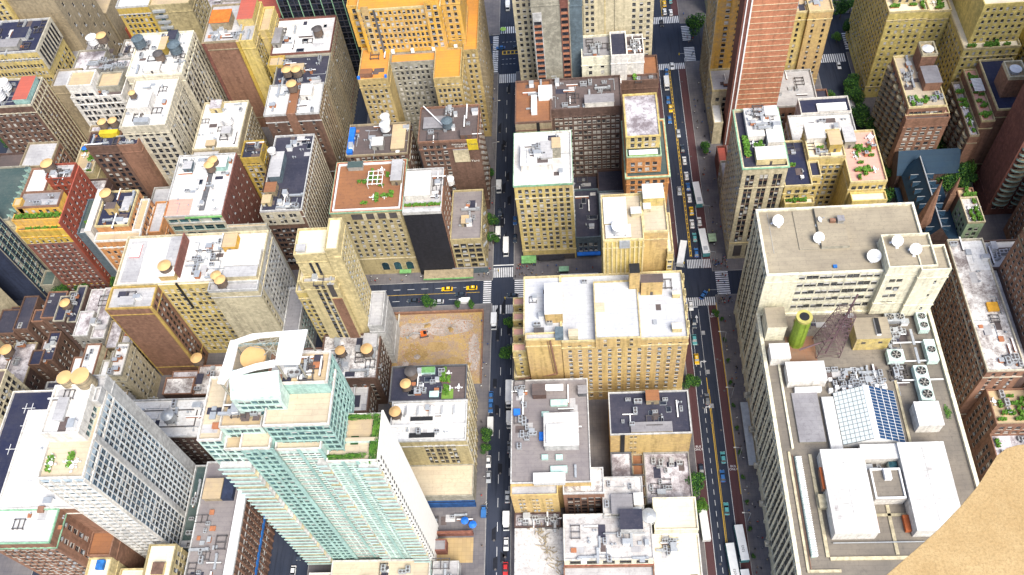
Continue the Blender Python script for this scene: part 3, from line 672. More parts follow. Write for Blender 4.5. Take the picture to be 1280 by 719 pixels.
b.clutter((-10,88,18,103), 17.4, 16, 'avhus'); b.clutter((0,104,17,118), 17.4, 8, 'aas'); b.box('railing', (2,98.6,16,98.75), 17.3, 18.5, M_METAL)
o = tank(17.6, 104.5, 15, 'pale round tank beside the small pink box on the white roofs', 2.5, 3.2, .2, 'steel')
b = B('low_building', 'tan steel framed gap building between the orange block and the cream roof', (20, 120))
b.T((13.6,112,17.6,131), .15, 8, 'tan', 'brown'); b.T((6,119.4,13.4,131), .15, 10, 'dgrey', 'stain2'); b.T((17.8,112,33.8,131), .15, 9, 'grey', 'stain2'); b.clutter((18,114,33,130), 8, 10, 'auav')
for k in range(4): b.box('steel_beam', (13.6,114+4*k,17.6,114.5+4*k), 9.2, 9.8, M_FDARK)
b = B('low_building', 'cream roofed two level building at the kerb of the wide street below the trees', (25, 100))
b.T((19.4,100.6,34,111.9), .15, 15, 'ivory', 'cream', pk='ivory'); b.T((18.6,60,34.2,100.5), .15, 11, 'ivory', 'cream', pk='white', par=.8); b.clutter((21,92,27,100), 10.2, 8, 'aau'); b.clutter((20,80,33,92), 10.2, 2, 'a')
b = B('low_building', 'ruined low roof of stained white sheets at the kerb of the narrow street', (-20, 95))
b.T((-28.7,60,-11.6,105), .15, 6, 'ltgrey', 'white2', par=.5); b.T((-28.7,105.2,-12.6,110.3), .15, 7, 'dbrown', 'stain2'); b.clutter((-28,105,-13,110), 6.2, 10, 'aau')
rr = random.Random(5)
g = G()
for i in range(70):
    t = rr.random(); x = -22+t*9.5+rr.uniform(-1.6,1.6); y = 106-t*17+rr.uniform(-2,2); a = rr.random()*3.1; l = rr.uniform(.5,2.2)
    A = b.L(x, y, 6.0); g.tube((A[0],A[1],A[2]), (A[0]+l*math.cos(a), A[1]+l*math.sin(a), A[2]+rr.uniform(0,.8)), .15, 4)
o = g.obj('debris', [wall('tan')], b.root); o['kind'] = 'stuff'
# ================================================================== left of the narrow street, north of the avenue
b = B('hotel', 'tan brick hotel with brown roof terrace, white parapet line and three teal arched windows', (-85, 232))
r = (-99.3,219.8,-70.6,245.5)
b.T(r, .15, 44, 'khaki', 'brown', pk='salmon', cor=('copper',.25,.7), bands=[(11.5,'cream2')], S=W(bay=2.9,fl=3.15,w=1.2,h=1.75,lo=13.5,top=5.5,mar=1.4,groups=(3,0)), E=W())
b.ring('white_line', shr(r,.9), 43.2, 44.05, .5, M_WHITEP); b.box('glass_attic', (r[0]+8,r[1]-.15,r[2]-1,r[1]), 38.9, 42.2, M_FDARK)
for k in range(4): b.box('attic_pier', (r[0]+12.5+k*4.6,r[1]-.4,r[0]+13.9+k*4.6,r[1]-.16), 38.5, 42.4, wall('cream2'))
for k in range(3):
    g = G(); cx = r[0]+14.5+k*5.2; A = b.L(cx, r[1]-.05, 3.4); n0 = len(g.v); pts = [(-1.5,0),(1.5,0),(1.5,4)]+[(1.5*math.cos(a*math.pi/8),4+1.5*math.sin(a*math.pi/8)) for a in range(1,8)]+[(-1.5,4)]
    g.v += [(A[0]+p, A[1]-.1, A[2]+q) for p, q in pts]; g.f.append(tuple(range(len(pts)))); g.m.append(0)
    g.v += [(A[0]+p*1.16, A[1]-.04, A[2]-.2+q*1.06) for p, q in pts]; g.f.append(tuple(range(len(pts), 2*len(pts)))); g.m.append(1)
    g.obj('arched_window', [M_TGLASS, wall('cream2')], b.root)
b.box('entrance_canopy', (r[0]+20,r[1]-2.2,r[0]+25,r[1]-.4), 3.0, 3.5, wall('green'))
b.house((r[2]-5.2,r[1]+13,r[2]-1,r[3]-2), 43, 3.2, 'tan', 'ltgrey'); b.house((r[0]+5,r[3]-4,r[0]+11,r[3]-1), 43, 2.2, 'grey', 'greygreen', False)
b.clutter((r[0]+4,r[1]+3,r[2]-3,r[3]-3), 43, 16, 'ptppt')
g = G()
for k in range(4):
    A = b.L(r[0]+14, r[1]+12+k*2.2, 45.6); g.box(A[0], A[1], A[2], A[0]+6, A[1]+.25, A[2]+.2); A = b.L(r[0]+14+k*1.95, r[1]+11.8, 45.4); g.box(A[0], A[1], A[2], A[0]+.25, A[1]+7, A[2]+.2)
    A = b.L(r[0]+14+(k%2)*5.8, r[1]+12+(k//2)*6.4, 43); g.box(A[0], A[1], A[2], A[0]+.2, A[1]+.2, A[2]+2.5)
g.obj('pergola', [M_WHITEP], b.root)
b = B('office_block', 'black fronted narrow building with white penthouse and planted ledge, beside the tan hotel', (-62, 229))
r = (-70.4,218.6,-55.2,240.5); b.T(r, .15, 43.6, 'black', 'ltgrey', pk='ltgrey', E=None); b.T((-55.15,218.7,-54.9,240.3), .15, 43, 'rust', 'brown', par=0, E=W(fl=3.3,bay=4.5))
b.house((r[0]+.8,r[1]+6.2,r[2]-4.6,r[3]-3.5), 42.6, 3.4, 'white', 'white', False); b.box('front_ledge', (r[0],r[1]-.4,r[2],r[1]+1.4), 42.2, 43.9, wall('ltgrey'))
for k in range(7):
    o = link(bpy.data.objects.new('planter', CL('p', k%3)[1]), b.root); o.location = b.L(r[0]+1.6+k*2.0, r[1]+3.6, 42.6)
b.clutter((r[2]-5,r[1]+6,r[2],r[3]-1), 42.6, 7, 'vah')
b.box('green_canopy', (-68.5,213.8,-47.5,218.2), 3.4, 3.9, wall('tan')); b.box('canopy_edge', (-68.6,213.6,-47.4,213.8), 3.2, 3.95, wall('green'))
b = B('office_block', 'low khaki corner building with grey roof, right of the black fronted building', (-50, 228))
r = (-54.6,218.8,-41.8,244.6); b.T(r, .15, 24, 'khaki', 'deck', S=W(bay=2.9,fl=3.5,w=2.1,h=2.0,lo=4.4,top=.8,mar=.4,st='dark'), E=W(fl=3.5,bay=3.2,w=1.9,h=2.1,st='dark'))
b.T((-56.5,r[1]-.5,r[2]+.3,r[1]-.05), .15, 4, 'slate', 'grey', par=0); b.clutter((r[0]+4,r[1]+6,r[2]-2,r[3]-3), 23, 7, 'ahu'); b.house((r[0]+4.5,r[1]+7,r[0]+7.5,r[1]+11), 23, 2.4, 'tan', 'tan')
tank(*(-55.9,248.6), 23, 'white globe-like tank behind the low khaki corner building', 1.9, 2.8, 1.2, 'white')
b = B('office_block', 'brown brick building with dark roof and yellow parapet panel in front of the golden hotel', (-53, 258))
r = (-66.3,252.5,-41.6,272.0); b.T(r, .15, 46, 'brown', 'dkbrown', pk='rust', S=W(bay=2.9,fl=3.3,w=1.5,h=1.6,lo=15,a=0,b=13,top=2), E=W(fl=3.4,bay=3))
b.T((r[2]-11,r[1]-.4,r[2]-4.6,r[1]-.03), 33, 40.5, 'cream2', 'grey', par=0); b.box('painted_panel', (r[2]-4.6,r[1]-.3,r[2]-.4,r[1]-.03), 40, 46.2, mat('panel_yellow', (.62,.46,.03), .8))
text('PARKLAND\n20 EAST', *b.L((r[2]-7.8), r[1]-.45, 43.2), 1.25, M_SIGNW, b.root, rx=math.pi/2, name='sign_lettering', ext=.02); text('Vault', *b.L(r[2]-2.4, r[1]-.34, 43.6), 1.7, M_FDARK, b.root, rx=math.pi/2, name='sign_lettering', ext=.02); text('Yard', *b.L(r[2]-2.6, r[1]-.06, 33.0), 1.8, M_SIGNW, b.root, rx=math.pi/2, name='sign_lettering', ext=.02)
b.house((r[0]+2,r[1]+7,r[0]+11,r[1]+13), 45, 1.4, 'dgrey', 'grey', False); b.house((r[2]-7,r[1]+1,r[2]-2.5,r[1]+4.5), 45, 2.6, 'brown', 'dkbrown'); b.clutter(r, 45, 12, 'uahs')
tank(*(-54.2,260.3), 45, 'blue-grey round tank on the dark roof in front of the golden hotel', 2.2, 3.4, 1.2, 'slate')
g = G(); A = b.L(r[0]+1.5, r[3]-1, 47.5); C = b.L(r[0]+11, r[1]+6.5, 47.2); g.box(C[0]-.2, C[1]-.2, C[2]-2.2, C[0]+.2, C[1]+.2, C[2]+.4); g.tube(A, C, .28); g.obj('davit_boom', [M_WHITEP], b.root)
b = B('office_block', 'brick building with blue tarpaulin and two white capped tanks on its roof', (-83, 253))
r = (-96.9,250.8,-71.1,268.1); b.T(r, .15, 42, 'brown', 'dkbrown', pk='tan', S=W(bay=2.3,fl=3.3,w=1.3,h=1.6,lo=12,top=1.6), E=W())
b.box('blue_tarpaulin', (r[0]+.3,r[1]+1,r[0]+2.6,r[3]-2), 41, 42.6, M_BLUE); b.house((r[0]+11,r[1]+3,r[0]+15.5,r[1]+7.5), 41, 3, 'grey', 'white'); b.house((r[2]-7,r[1]+2,r[2]-1.5,r[3]-2), 41, 1.6, 'tan', 'tan', False); b.clutter(r, 41, 12, 'uahvs')
tank(*(-80.2,264.5), 45, 'rear one of the two white capped tanks by the blue tarpaulin roof', 1.9, 3, 1.8, 'white'); tank(*(-80.8,262.8), 42, 'front one of the two white capped tanks by the blue tarpaulin roof', 2.1, 3, 1.8, 'white')
b.T((-71.5,241.5,-55,248), .15, 20, 'dbrown', 'tar'); b.T((-70,248.2,-66,262), .15, 12, 'dbrown', 'tar')
b = B('hotel', 'huge golden brick stepped hotel with orange terraces and a deep recessed court', (-68, 300))
gs = W(bay=2.1, fl=3.05, w=1.05, h=1.6, lo=4, top=1.2, mar=.8, st='light', var=(0,0,0,1,2))
b.T((-92,281,-79.4,300), .15, 55, 'goldtan', 'orange', S=dict(gs)); b.T((-60.0,279.2,-48.6,297), .15, 55, 'goldtan', 'orange', S=dict(gs), E=W())
b.T((-79.3,291,-60.1,297), .15, 54, 'greytan', 'orange', S=dict(gs)); b.T((-92.6,300.1,-50.0,318), .15, 54.5, 'gold', 'orange', S=dict(gs))
b.T((-48.5,296,-42.2,340), .15, 54, 'goldtan', 'orange', S=dict(gs), E=W(bay=3.1,fl=3.15,ribs=(3.1,.7,.35,'tan')))
mn = (-89,297.2,-54.5,314); b.T(mn, 54, 77.5, 'gold', 'orange', pk='cream', S=W(bay=1.9,fl=3.0,w=1.0,h=1.55,lo=2.2,top=.8,mar=1), E=W(bay=2.6,fl=3.25,lo=2)); b.T((-94,302,-88.9,316), 54, 76, 'gold', 'orange', S=W(bay=2.5,fl=3.25,lo=2), E=None)
b.T((-54.4,300,-47,320), 50, 80, 'gold', 'orange', S=W(bay=2.4,fl=3.25,lo=6,w=1.2,h=1.6)); b.T((-84,304,-62,316), 76.6, 84, 'gold', 'orange', S=W(bay=2.4,fl=3.2,lo=1.2)); b.T((-82.4,296.8,-81.6,297.3), 54, 77, 'dgrey', 'tar', par=0)
b.T((-87,296.6,-84,297.15), 54, 79, 'amber', 'orange', par=.4, S=W(bay=2.4,fl=3.25,lo=2.4,mar=.3)); b.T((-61,296.6,-55,297.15), 54, 80, 'gold', 'orange', par=.4, S=W(bay=2.6,fl=3.25,lo=2.4,mar=.4))
for x, y in ((-79,296.2),(-70.5,296),(-61.5,296.4),(-52,296.8)): b.box('roof_finial', (x,y,x+1.4,y+.8), 54.2, 56, M_WHITEP)
b.box('pent_frame', (-91,283,-86,286), 54, 56.2, wall('rust'), roofm('brown')); b.box('blue_finial', (-92,281,-90.9,282), 55, 56.2, M_BLUE); b.box('blue_finial', (-80.5,281,-79.6,282), 55, 56.2, M_BLUE); b.clutter((-92,282,-80,298), 54, 4, 'c')
b = B('office_tower', 'dark glass tower with green vertical fins at the top edge left of the golden hotel', (-120, 345))
b.T((-138,342,-97,380), .15, 66, 'navy', 'tar', S=W(bay=2.6,fl=3.6,w=2.2,h=3.0,lo=3,mar=.1,st='dark',var=(0,),ribs=(5.2,.3,.45,'copper')), E=W(bay=2.6,fl=3.6,w=2.2,h=3.0,lo=3,mar=.1,st='dark',var=(0,),ribs=(5.2,.3,.45,'copper')))
b = B('office_block', 'long office block with white roof patches and three wooden tanks left of the golden hotel', (-123, 300))
es = W(bay=2.5,fl=3.4,w=1.3,h=2.1,lo=4,mar=.6,st='dark',ribs=(2.5,.8,.3,'tan'))
b.T((-137.5,311,-110,334.5), .15, 45, 'greytan', 'white', pk='maroon', E=es); b.T((-134,291.6,-110.2,310.9), .15, 43.5, 'greytan', 'tar', E=es); b.T((-134.5,273.5,-110.4,291.5), .15, 45, 'brown', 'white', pk='ltgrey', S=W(bay=5,fl=3.6,w=1,h=1.5,lo=20,top=2), E=es)
b.T((-124.5,273.2,-120.5,291.6), .15, 45.3, 'rust', 'brown', par=.2); b.house((-137,316,-133.5,326), 44, 3, 'grey', 'grey'); b.house((-119,282,-114.2,288), 44, 3.4, 'white', 'white'); b.house((-127,300,-121,304), 42.5, 2.4, 'tan', 'tan')
b.T((-138,304.5,-131,310.8), 30, 44.2, 'mustard', 'tan', S=W(bay=2.2,fl=3,lo=8)); b.clutter((-133,274,-111,291), 44, 8, 'auvh'); b.clutter((-133,292,-111,310), 42.5, 18, 'auavsc'); b.clutter((-136,312,-112,334), 44, 9, 'auvd')
tank(-127.2,297.5,42.5,'left tan capped tank on the dark middle roof of the long office block',2.1,3.2,2.4); tank(-123.0,297.6,42.5,'right tan capped tank on the dark middle roof of the long office block',2.1,3.4,2.0); tank(-123.0,287,44,'tan capped tank between the two white roof strips of the long office block',2.2,3.6,2.0); tank(-116.5,322,44,'black tank at the back of the long office block roof',2.2,3.4,1.2,'dark')
b = B('apartment_tower', 'blank brown brick slab with orange roof hut and yellow windowed side', (-152, 328))
r = (-165.3,310.2,-142.1,335.0); b.T((r[0],r[1],r[0]+17,r[3]), .15, 55, 'rust', 'ltgrey', pk='tan', S=None, E=None); b.T((r[0]+17.1,r[1]-.6,r[2],r[3]), .15, 55, 'yellow', 'ltgrey', S=None, E=W(bay=2.3,fl=3.2,w=1.3,h=1.8,st='dark'))
b.T((r[2]+.1,r[1]+9,r[2]+5,r[3]), .15, 52, 'yellow', 'tan', E=W(bay=2.6,fl=3.2,w=1.3,h=1.8))
b.T((r[0]-.25,r[1]-.3,r[0]+1.2,r[1]-.05), .15, 54.6, 'maroon', 'tan', par=0); b.T((r[0]+15.6,r[1]-.9,r[0]+17,r[1]-.05), .15, 54.8, 'mustard', 'tan', par=0)
h = b.house((r[0]+3.5,r[1]+8,r[0]+12,r[1]+16), 54, 4.6, 'tan', 'red', True); b.box('orange_hut_roof', (r[0]+3.2,r[1]+7.7,r[0]+12.3,r[1]+16.3), 58.75, 59.0, mat('hut_orange', (.72,.17,.03), .8))
b.house((r[2]-8,r[1]+10,r[2]-1,r[3]-1), 54, 4, 'yellow', 'red', False); b.clutter((r[0]+1,r[1]+1,r[2]-1,r[1]+8), 54, 12, 'auvh')
b = B('loft_building', 'broad cream loft building with large white roof, gridded right side and two tan tanks', (-180, 285))
es = W(bay=2.9,fl=3.5,w=1.9,h=2.3,lo=4,mar=.6,st='dark',ribs=(2.9,.55,.3,'lime'))
rb = (-195.6,291.8,-170.6,318.5); rf = (-192.2,263.4,-172.2,289.9)
b.T(rb, .15, 55, 'lime', 'white', pk='ivory', E=es); b.T((rf[0],rf[1],rf[2],rb[1]-.1), .15, 53, 'lime', 'white', pk='lime', E=dict(es, w=2.1, bay=3.4), S=W(fl=3.5,bay=3,w=1.7,h=2.2))
b.house((-189.3,270.9,-180.1,280.4), 52, 4.4, 'white', 'white', False); b.house((rf[0]+5,rb[1]+1,rf[0]+12,rb[1]+6), 54, 2.6, 'white', 'white'); b.house((rf[0]+13,rb[1]+.6,rf[0]+20,rb[1]+4), 54, 2.6, 'white', 'white', False)
b.box('roof_ladder_frame', (-186.1,264.8,-179.8,267.5), 52.2, 54, M_METAL); b.clutter(rb, 54, 16, 'auavh'); b.clutter(rf, 52, 9, 'auv'); b.house((rb[0]+13,rb[1]+12,rb[0]+16,rb[1]+20), 54, 4, 'mustard', 'tan'); b.house((rb[0]+15,rb[3]-8,rb[0]+19,rb[3]-2), 54, 3.4, 'slate', 'tar')
tank(rb[0]+21, rb[1]+12, 54, 'dark tank nearest the gridded edge of the broad white loft roof', 2.7, 4, 2.5, 'slate'); tank(rf[0]+5.8, rf[1]+12.2, 57.5, 'small tan tank on the white box of the broad loft roof', 1.5, 2.4, .6)
tank(rb[0]+14.5, rb[1]+8, 54, 'black tank on the left part of the broad white loft roof', 2.2, 3.6, 2.0, 'dark'); tank(rb[0]+3, rb[1]+18, 54, 'pale capped blue-grey tank at the left back of the broad white loft roof', 2.6, 4, 2.0, 'slate')
b = B('loft_building', 'white tiled loft building with big square windows and a stepped penthouse', (-212, 290))
r = (-220.7,284.8,-197.5,296.8); b.T(r, .15, 51, 'white', 'dkbrown', S=W(bay=4.2,fl=3.6,w=1.3,h=2.0,pair=.25,lo=4,top=1,mar=1.2,st='dark'), E=W(bay=3.4,fl=3.6,w=1.8,h=2.2,st='teal'))
b.T((r[0]+.8,r[1]+.8,r[0]+12,r[1]+10), 49, 57, 'white', 'tan', S=W(bay=3.4,fl=3.5,w=2.2,h=2,lo=1,st='dark')); b.T((r[0]+12.1,r[1]+3,r[2]-1,r[1]+12), 49, 53.5, 'greytan', 'tan'); b.clutter(r, 50, 16, 'auvahc')
b = B('office_block', 'dark roofed office block with tall column openings on its right side, upper left', (-258, 320))
r = (-271.0,311.9,-242.7,333.8); r = (r[0], r[1], r[2], r[3])
b.T(r, .15, 55, 'yellow', 'navy', pk='ltgrey', S=W(bay=3.2,fl=4.2,w=1.0,h=1.7,pair=.5,lo=3,top=3), E=W(bay=2.6,fl=3.4,w=1.35,h=1.9,lo=3,top=11,st='dark'))
b.T((r[2]+.02,r[1],r[2]+.6,r[3]), 43.5, 55.3, 'lime', 'lime', par=0, E=W(bay=2.6,fl=11,w=1.5,h=8.2,lo=1,top=.5,st='dark',var=(0,))); b.house((r[2]-14,r[1]+8,r[2]-7,r[1]+15), 54, 2, 'ltgrey', 'navy', False); b.house((r[2]-19,r[1]+2,r[2]-9,r[1]+7), 54, 2.4, 'grey', 'grey', False); b.clutter(r, 54, 16, 'dauh')
b = B('office_block', 'brown block with columned pale right side and two white tanks, left edge of the view', (-255, 285))
r = (-263.9,283.0,-238.6,300.1); b.T(r, .15, 50, 'brown', 'navy', pk='lime', S=W(bay=2.9,fl=3.4,w=1.2,h=1.7,lo=3), E=W(bay=2.5,fl=3.3,w=1.35,h=2.0,lo=3,ribs=(2.5,.6,.3,'cream2')))
b.house((r[2]-8,r[1]+1.5,r[2]-1.5,r[3]-1.5), 49, 3, 'teal', 'red', False); b.clutter(r, 49, 12, 'auvs'); tank(r[2]-15.5, r[1]+5, 49, 'front white capped tank on the brown block at the left edge', 2.6, 4, 1.5, 'white'); tank(r[2]-14.5, r[1]+10.5, 49, 'rear white capped tank on the brown block at the left edge', 2.6, 4, 1.5, 'white')
b = B('apartment_tower', 'tall yellow apartment tower with blank tan side at the top left corner', (-290, 360))
b.T((-310,338,-262,356), .15, 75, 'yellow', 'tan', S=W(bay=2.7,fl=3.2,lo=10)); b.T((-262,340,-240,370), .15, 66, 'tan', 'tan', E=W(bay=8,fl=6))
b = B('apartment_block', 'golden tan apartment block with balconies on its right half, top edge', (-205, 350))
r = (-216.2,344.4,-180.4,363.3); b.T((r[0],r[1],r[0]+16,r[3]), .15, 50, 'mustard', 'white', pk='ltgrey', S=W(bay=2.3,fl=3.3,w=1.2,h=1.8,lo=4,top=2)); b.T((r[0]+16.1,r[1]-.5,r[2],r[3]), .15, 50, 'khaki', 'tan', S=W(bay=5,fl=3.3,w=2,h=2,lo=4,a=0,b=8,st='teal'), E=W())
for k in range(9): b.box('balcony', (r[0]+17.4,r[1]-1.8,r[0]+23.4,r[1]-.55), 20+k*3.3, 21.1+k*3.3, M_METAL)
b = B('low_building', 'cluttered low grey rooftops between the golden tan block and the white loft roof', (-222, 325))
b.T((-262,330,-233,348), .15, 30, 'white', 'grey', E=W(bay=2.8,fl=3.4,w=1.2,h=1.8), S=W()); b.T((-236,312,-222,330), .15, 38, 'greytan', 'stain2', S=W(bay=3,fl=3.4)); b.T((-221,316,-200,345), .15, 30, 'grey', 'stain', S=W(bay=3,fl=3.4,w=1.6,h=2)); b.clutter((-236,313,-201,344), 29.2, 26, 'auavsh')
b.T((-224,310,-202,315.8), .15, 44, 'grey', 'stain2'); b.clutter((-224,309,-202,317), 43, 14, 'auas'); b.T((-238,300,-226,311), .15, 44, 'tan', 'ltgrey', E=W(bay=3,fl=3.4)); b.T((-285,372,-240,410), .15, 25, 'tan', 'tan', S=W()); b.T((-235,372,-150,410), .15, 14, 'red', 'stain2', S=W()); b.clutter((-235,372,-150,400), 13.2, 30, 'auavs')
tank(*(-222.5,324.1), 45, 'white capped tank left of the tan capped one on the cluttered grey rooftops', 2.4, 3.5, 2, 'white'); tank(*(-218.0,324.8), 45, 'tan capped tank right of the white capped one on the cluttered grey rooftops', 2.4, 3.5, 2)
b = B('low_building', 'red roofed and grey low buildings in the gap behind the brown slab', (-165, 350))
b.T((-178,346,-160,372), .15, 28, 'grey', 'stain2'); b.T((-159,344,-142,372), .15, 34, 'red', 'red'); b.T((-141,338,-138.2,341), .15, 40, 'grey', 'grey'); b.clutter((-178,346,-160,370), 27, 12, 'auav')
b = B('apartment_block', 'cream building with white L shaped roof, a pale tank and yellow windowed right side', (-156, 276))
r = (-166.4,262.7,-146.2,290.4); b.T(r, .15, 38, 'tan', 'white', pk='beige' if 0 else 'cream2', S=W(bay=3.2,fl=3.3), E=W(bay=2.6,fl=3.2,w=1.2,h=1.8,lo=3)); b.T((r[0]-.2,r[1]-4,r[0]+12,r[1]+12), .15, 37, 'tan', 'ltgrey', S=W(bay=3,fl=3.3))
b.house((r[0]+4,r[3]-6,r[0]+9,r[3]-1), 37, 3, 'cream', 'stain2'); b.house((r[0]+12,r[1]+7,r[0]+16,r[1]+11), 37, 2.6, 'ltgrey', 'ltgrey'); b.house((r[0]+6,r[1]+1,r[0]+10,r[1]+4), 36, 2.8, 'tan', 'tan'); b.clutter(r, 37, 8, 'auv'); tank(r[0]+13.5, r[1]+14.5, 37, 'pale tank on the white L shaped roof left of the long office block', 2.2, 3.2, 1.2, 'white')
b = B('apartment_block', 'small yellow building with black roof pressed against the long office block', (-132, 268))
b.T((-145,258,-136.2,268), .15, 36, 'mustard', 'tar', S=W(bay=2.3,fl=3.2), E=W(bay=2.3,fl=3.2)); b.T((-136,246,-128,270), .15, 28, 'dbrown', 'greygreen', E=W()); b.clutter((-145,258,-136,268), 35, 4, 'av')
b = B('apartment_block', 'grey striped apartment block with navy roof, left of the tan hotel', (-120, 242))
r = (-128.7,223.9,-111.8,264.2); b.T(r, .15, 42, 'brown', 'tar', pk='ltgrey', S=W(bay=3.6,fl=3.4,w=1.5,h=1.8,pair=.2,lo=4,st='dark'), E=W(bay=2.4,fl=3.2,w=1.25,h=1.9,lo=3,ribs=(2.4,.55,.3,'lime')))
b.T((r[0]-.3,r[1]-.4,r[2]-1,r[1]-.05), 33, 41.5, 'lime', 'grey', par=0, S=W(bay=4.2,fl=3.6,w=1.2,h=2,pair=.2,lo=1,top=.5)); b.house((r[0]+2,r[1]+15,r[0]+6.6,r[3]-12), 41, 4, 'slate', 'ltgrey', False); b.house((r[0]+1,r[1]+8,r[0]+5.5,r[1]+13), 41, 3, 'tan', 'brown'); b.house((r[0]+.6,r[1]+3,r[0]+4,r[1]+7), 41, 2.4, 'cream', 'tan')
b.clutter((r[0],r[1],r[2],r[1]+10), 41, 12, 'auas'); b.clutter((r[0]+4,r[3]-14,r[2],r[3]), 41, 9, 'duav'); tank(*(-126.5,251.0), 46, 'white capped tank on the blue-grey roof box of the striped block', 1.6, 1.6, .3, 'white')
b = B('loft_building', 'low arcade-fronted building with white and pink roof and dark red side wall', (-156, 238))
r = (-168.9,223.4,-147.2,252.9); r = (r[0], r[1], r[2]+2.6, r[3]+3); b.T(r, .15, 42, 'lime', 'white', pk='ltgrey', S=W(bay=4.6,fl=4.4,w=3.4,h=2.6,lo=28,top=1,st='teal')); b.T((r[2]+.05,r[1],r[2]+.5,r[3]), .15, 41.7, 'maroon', 'maroon', par=0, E=W(bay=5.5,fl=4.4,w=1,h=1.4))
b.box('pink_membrane', (r[0]+.5,r[1]+.6,r[0]+10.5,r[1]+9.5), 41.05, 41.12, roofm('pink')); b.box('green_gutter', (r[0]+9,r[1]-.5,r[2],r[1]-.02), 40.4, 41.2, wall('green')); b.box('dark_gutter', (r[0]+14.2,r[1]+3,r[0]+16.4,r[3]-8), 41.05, 41.35, wall('dgrey'))
b.house((r[0]+4,r[3]-9,r[0]+7.5,r[3]-5), 41, 2.6, 'slate', 'ltgrey'); b.house((r[2]-8,r[3]-9,r[2]-2,r[3]-3), 41, 2.8, 'teal', 'white', False); b.clutter(r, 41, 16, 'auadvs'); b.clutter((r[0]+5,r[3]-8,r[2],r[3]), 41, 8, 'auh')
tank(*(-151.5,248.8), 42, 'rear tan capped tank on the white and pink roof', 2.0, 3.2, 1.2); tank(*(-152.8,246.7), 41.5, 'front tan capped tank on the white and pink roof', 2.1, 3.2, 1.2)
b = B('apartment_block', 'orange brick stepped apartment building with navy roof and white ledges', (-176, 228))
r = (-190.9,213.9,-177.3,231.5); b.T(r, .15, 50, 'orange', 'navy', pk='cream', S=W(bay=2.6,fl=3.3,w=1.2,h=1.7,lo=4), E=W(bay=2.4,fl=3.2,w=1.2,h=1.8,lo=4,st='dark')); 
b.T((r[0]-1,r[1]-4.2,r[2]+3.6,r[1]-.05), .15, 46, 'orange', 'tan', pk='white', S=W(bay=2.6,fl=3.3,w=1.2,h=1.7,lo=4), E=W(bay=2.4,fl=3.2,w=1.2,h=1.8,st='dark')); b.T((r[2]+.05,r[1],r[2]+3.6,r[3]-2), .15, 46.5, 'orange', 'tan', pk='white', E=W(bay=2.6,fl=3.2,w=1.2,h=1.9,lo=4,ribs=(5,.5,.4,'rust')))
b.T((r[2]+3.7,r[1]+2,r[2]+9,r[3]), .15, 42, 'orange', 'ltgrey', E=W(bay=2.6,fl=3.2,w=1.2,h=1.9,lo=4)); b.house((r[0]+4,r[1]+6,r[0]+8,r[1]+9), 49, 4, 'amber', 'dkbrown'); b.house((r[0]+9,r[1]+7,r[0]+12,r[1]+14), 49, 1.2, 'cream', 'ltgrey', False); b.clutter(r, 49, 9, 'uahc')
tank(*(-188.3,227.3), 49, 'bright tan capped round tank on the orange stepped building', 2.3, 3.4, 1.6)
b = B('low_building', 'grey flat deck with green beam beside the orange stepped building', (-170, 240))
b.T((-181,234.5,-160,246), .15, 34, 'grey', 'ltgrey'); b.box('green_beam', (-170,235,-169.5,245.5), 34, 34.5, wall('green')); b.clutter((-170,235,-160,246), 33, 5, 'ah')
b = B('apartment_block', 'yellow topped dark red brick apartment house with planted setback terraces', (-214, 222))
r = (-221.4,212.1,-207.0,221.3); X0, X1 = -226.5, -206.5
b.T((X0,216.6,X1,218.6), .15, 46, 'mustard', 'dkbrown', pk='gold', S=W(bay=2.6,fl=3.1,w=1.0,h=1.6,lo=3,top=.8,var=(0,0,1,3)), E=None); b.T((X0,216.3,X1,216.58), .15, 37, 'maroon', 'dkbrown', par=0, S=W(bay=2.6,fl=3.1,w=1.0,h=1.6,lo=3,top=.8,var=(0,0,1,3)))
b.T((X0,218.7,X1,222), .15, 50, 'gold', 'dkbrown', pk='gold', par=1.3, S=W(bay=3,fl=3)); b.T((X0+3,222.1,X1,230), .15, 54, 'gold', 'grey', pk='rust', S=W(bay=3,fl=3)); b.T((X0+2,222.1,X0+5,226), .15, 55, 'gold', 'tan', par=.3)
b.T((X1+.05,216.4,X1+.4,246), .15, 50, 'red', 'red', par=0, E=W(bay=3.2,fl=3.1,w=.9,h=1.4,lo=3)); b.T((X0,230.2,X0+9,246), .15, 50, 'cream', 'white', pk='rust', S=W()); b.T((X0+9.2,238,X1,246), .15, 52, 'red', 'ltgrey', pk='red', S=W(bay=2.6,fl=3.1,w=.9,h=1.4,lo=20))
for k in range(9):
    o = link(bpy.data.objects.new('planter', CL('p', k%3)[1]), b.root); o.location = b.L(X0+2+k*2.1, 220.6, 48.8); o.scale = (1,1.6,1.4)
for k in range(4):
    o = link(bpy.data.objects.new('planter', CL('p', k%3)[1]), b.root); o.location = b.L(X0+5+k*3.6, 217.6, 45)
b.clutter((X0+3,222,X1,230), 53, 5, 'av'); b.clutter((X0+9,238,X1,246), 51, 8, 'uas'); tank(*(-216.2,242.8), 50, 'tan capped tank above the red and yellow apartment house', 2.4, 3.6, 2.5)
b = B('low_building', 'narrow teal roofed light court building with planted strip beside the red side wall', (-200, 226))
b.T((-206,220,-199,238), .15, 38, 'slate', 'greygreen'); b.T((-198.9,216.5,-196.2,238), .15, 44, 'white', 'white', par=.3); b.clutter((-206,220,-199,228), 37, 6, 'pah')
b = B('apartment_block', 'brown building with rust coloured side wall, navy roof and small yellow parapet box', (-192, 255))
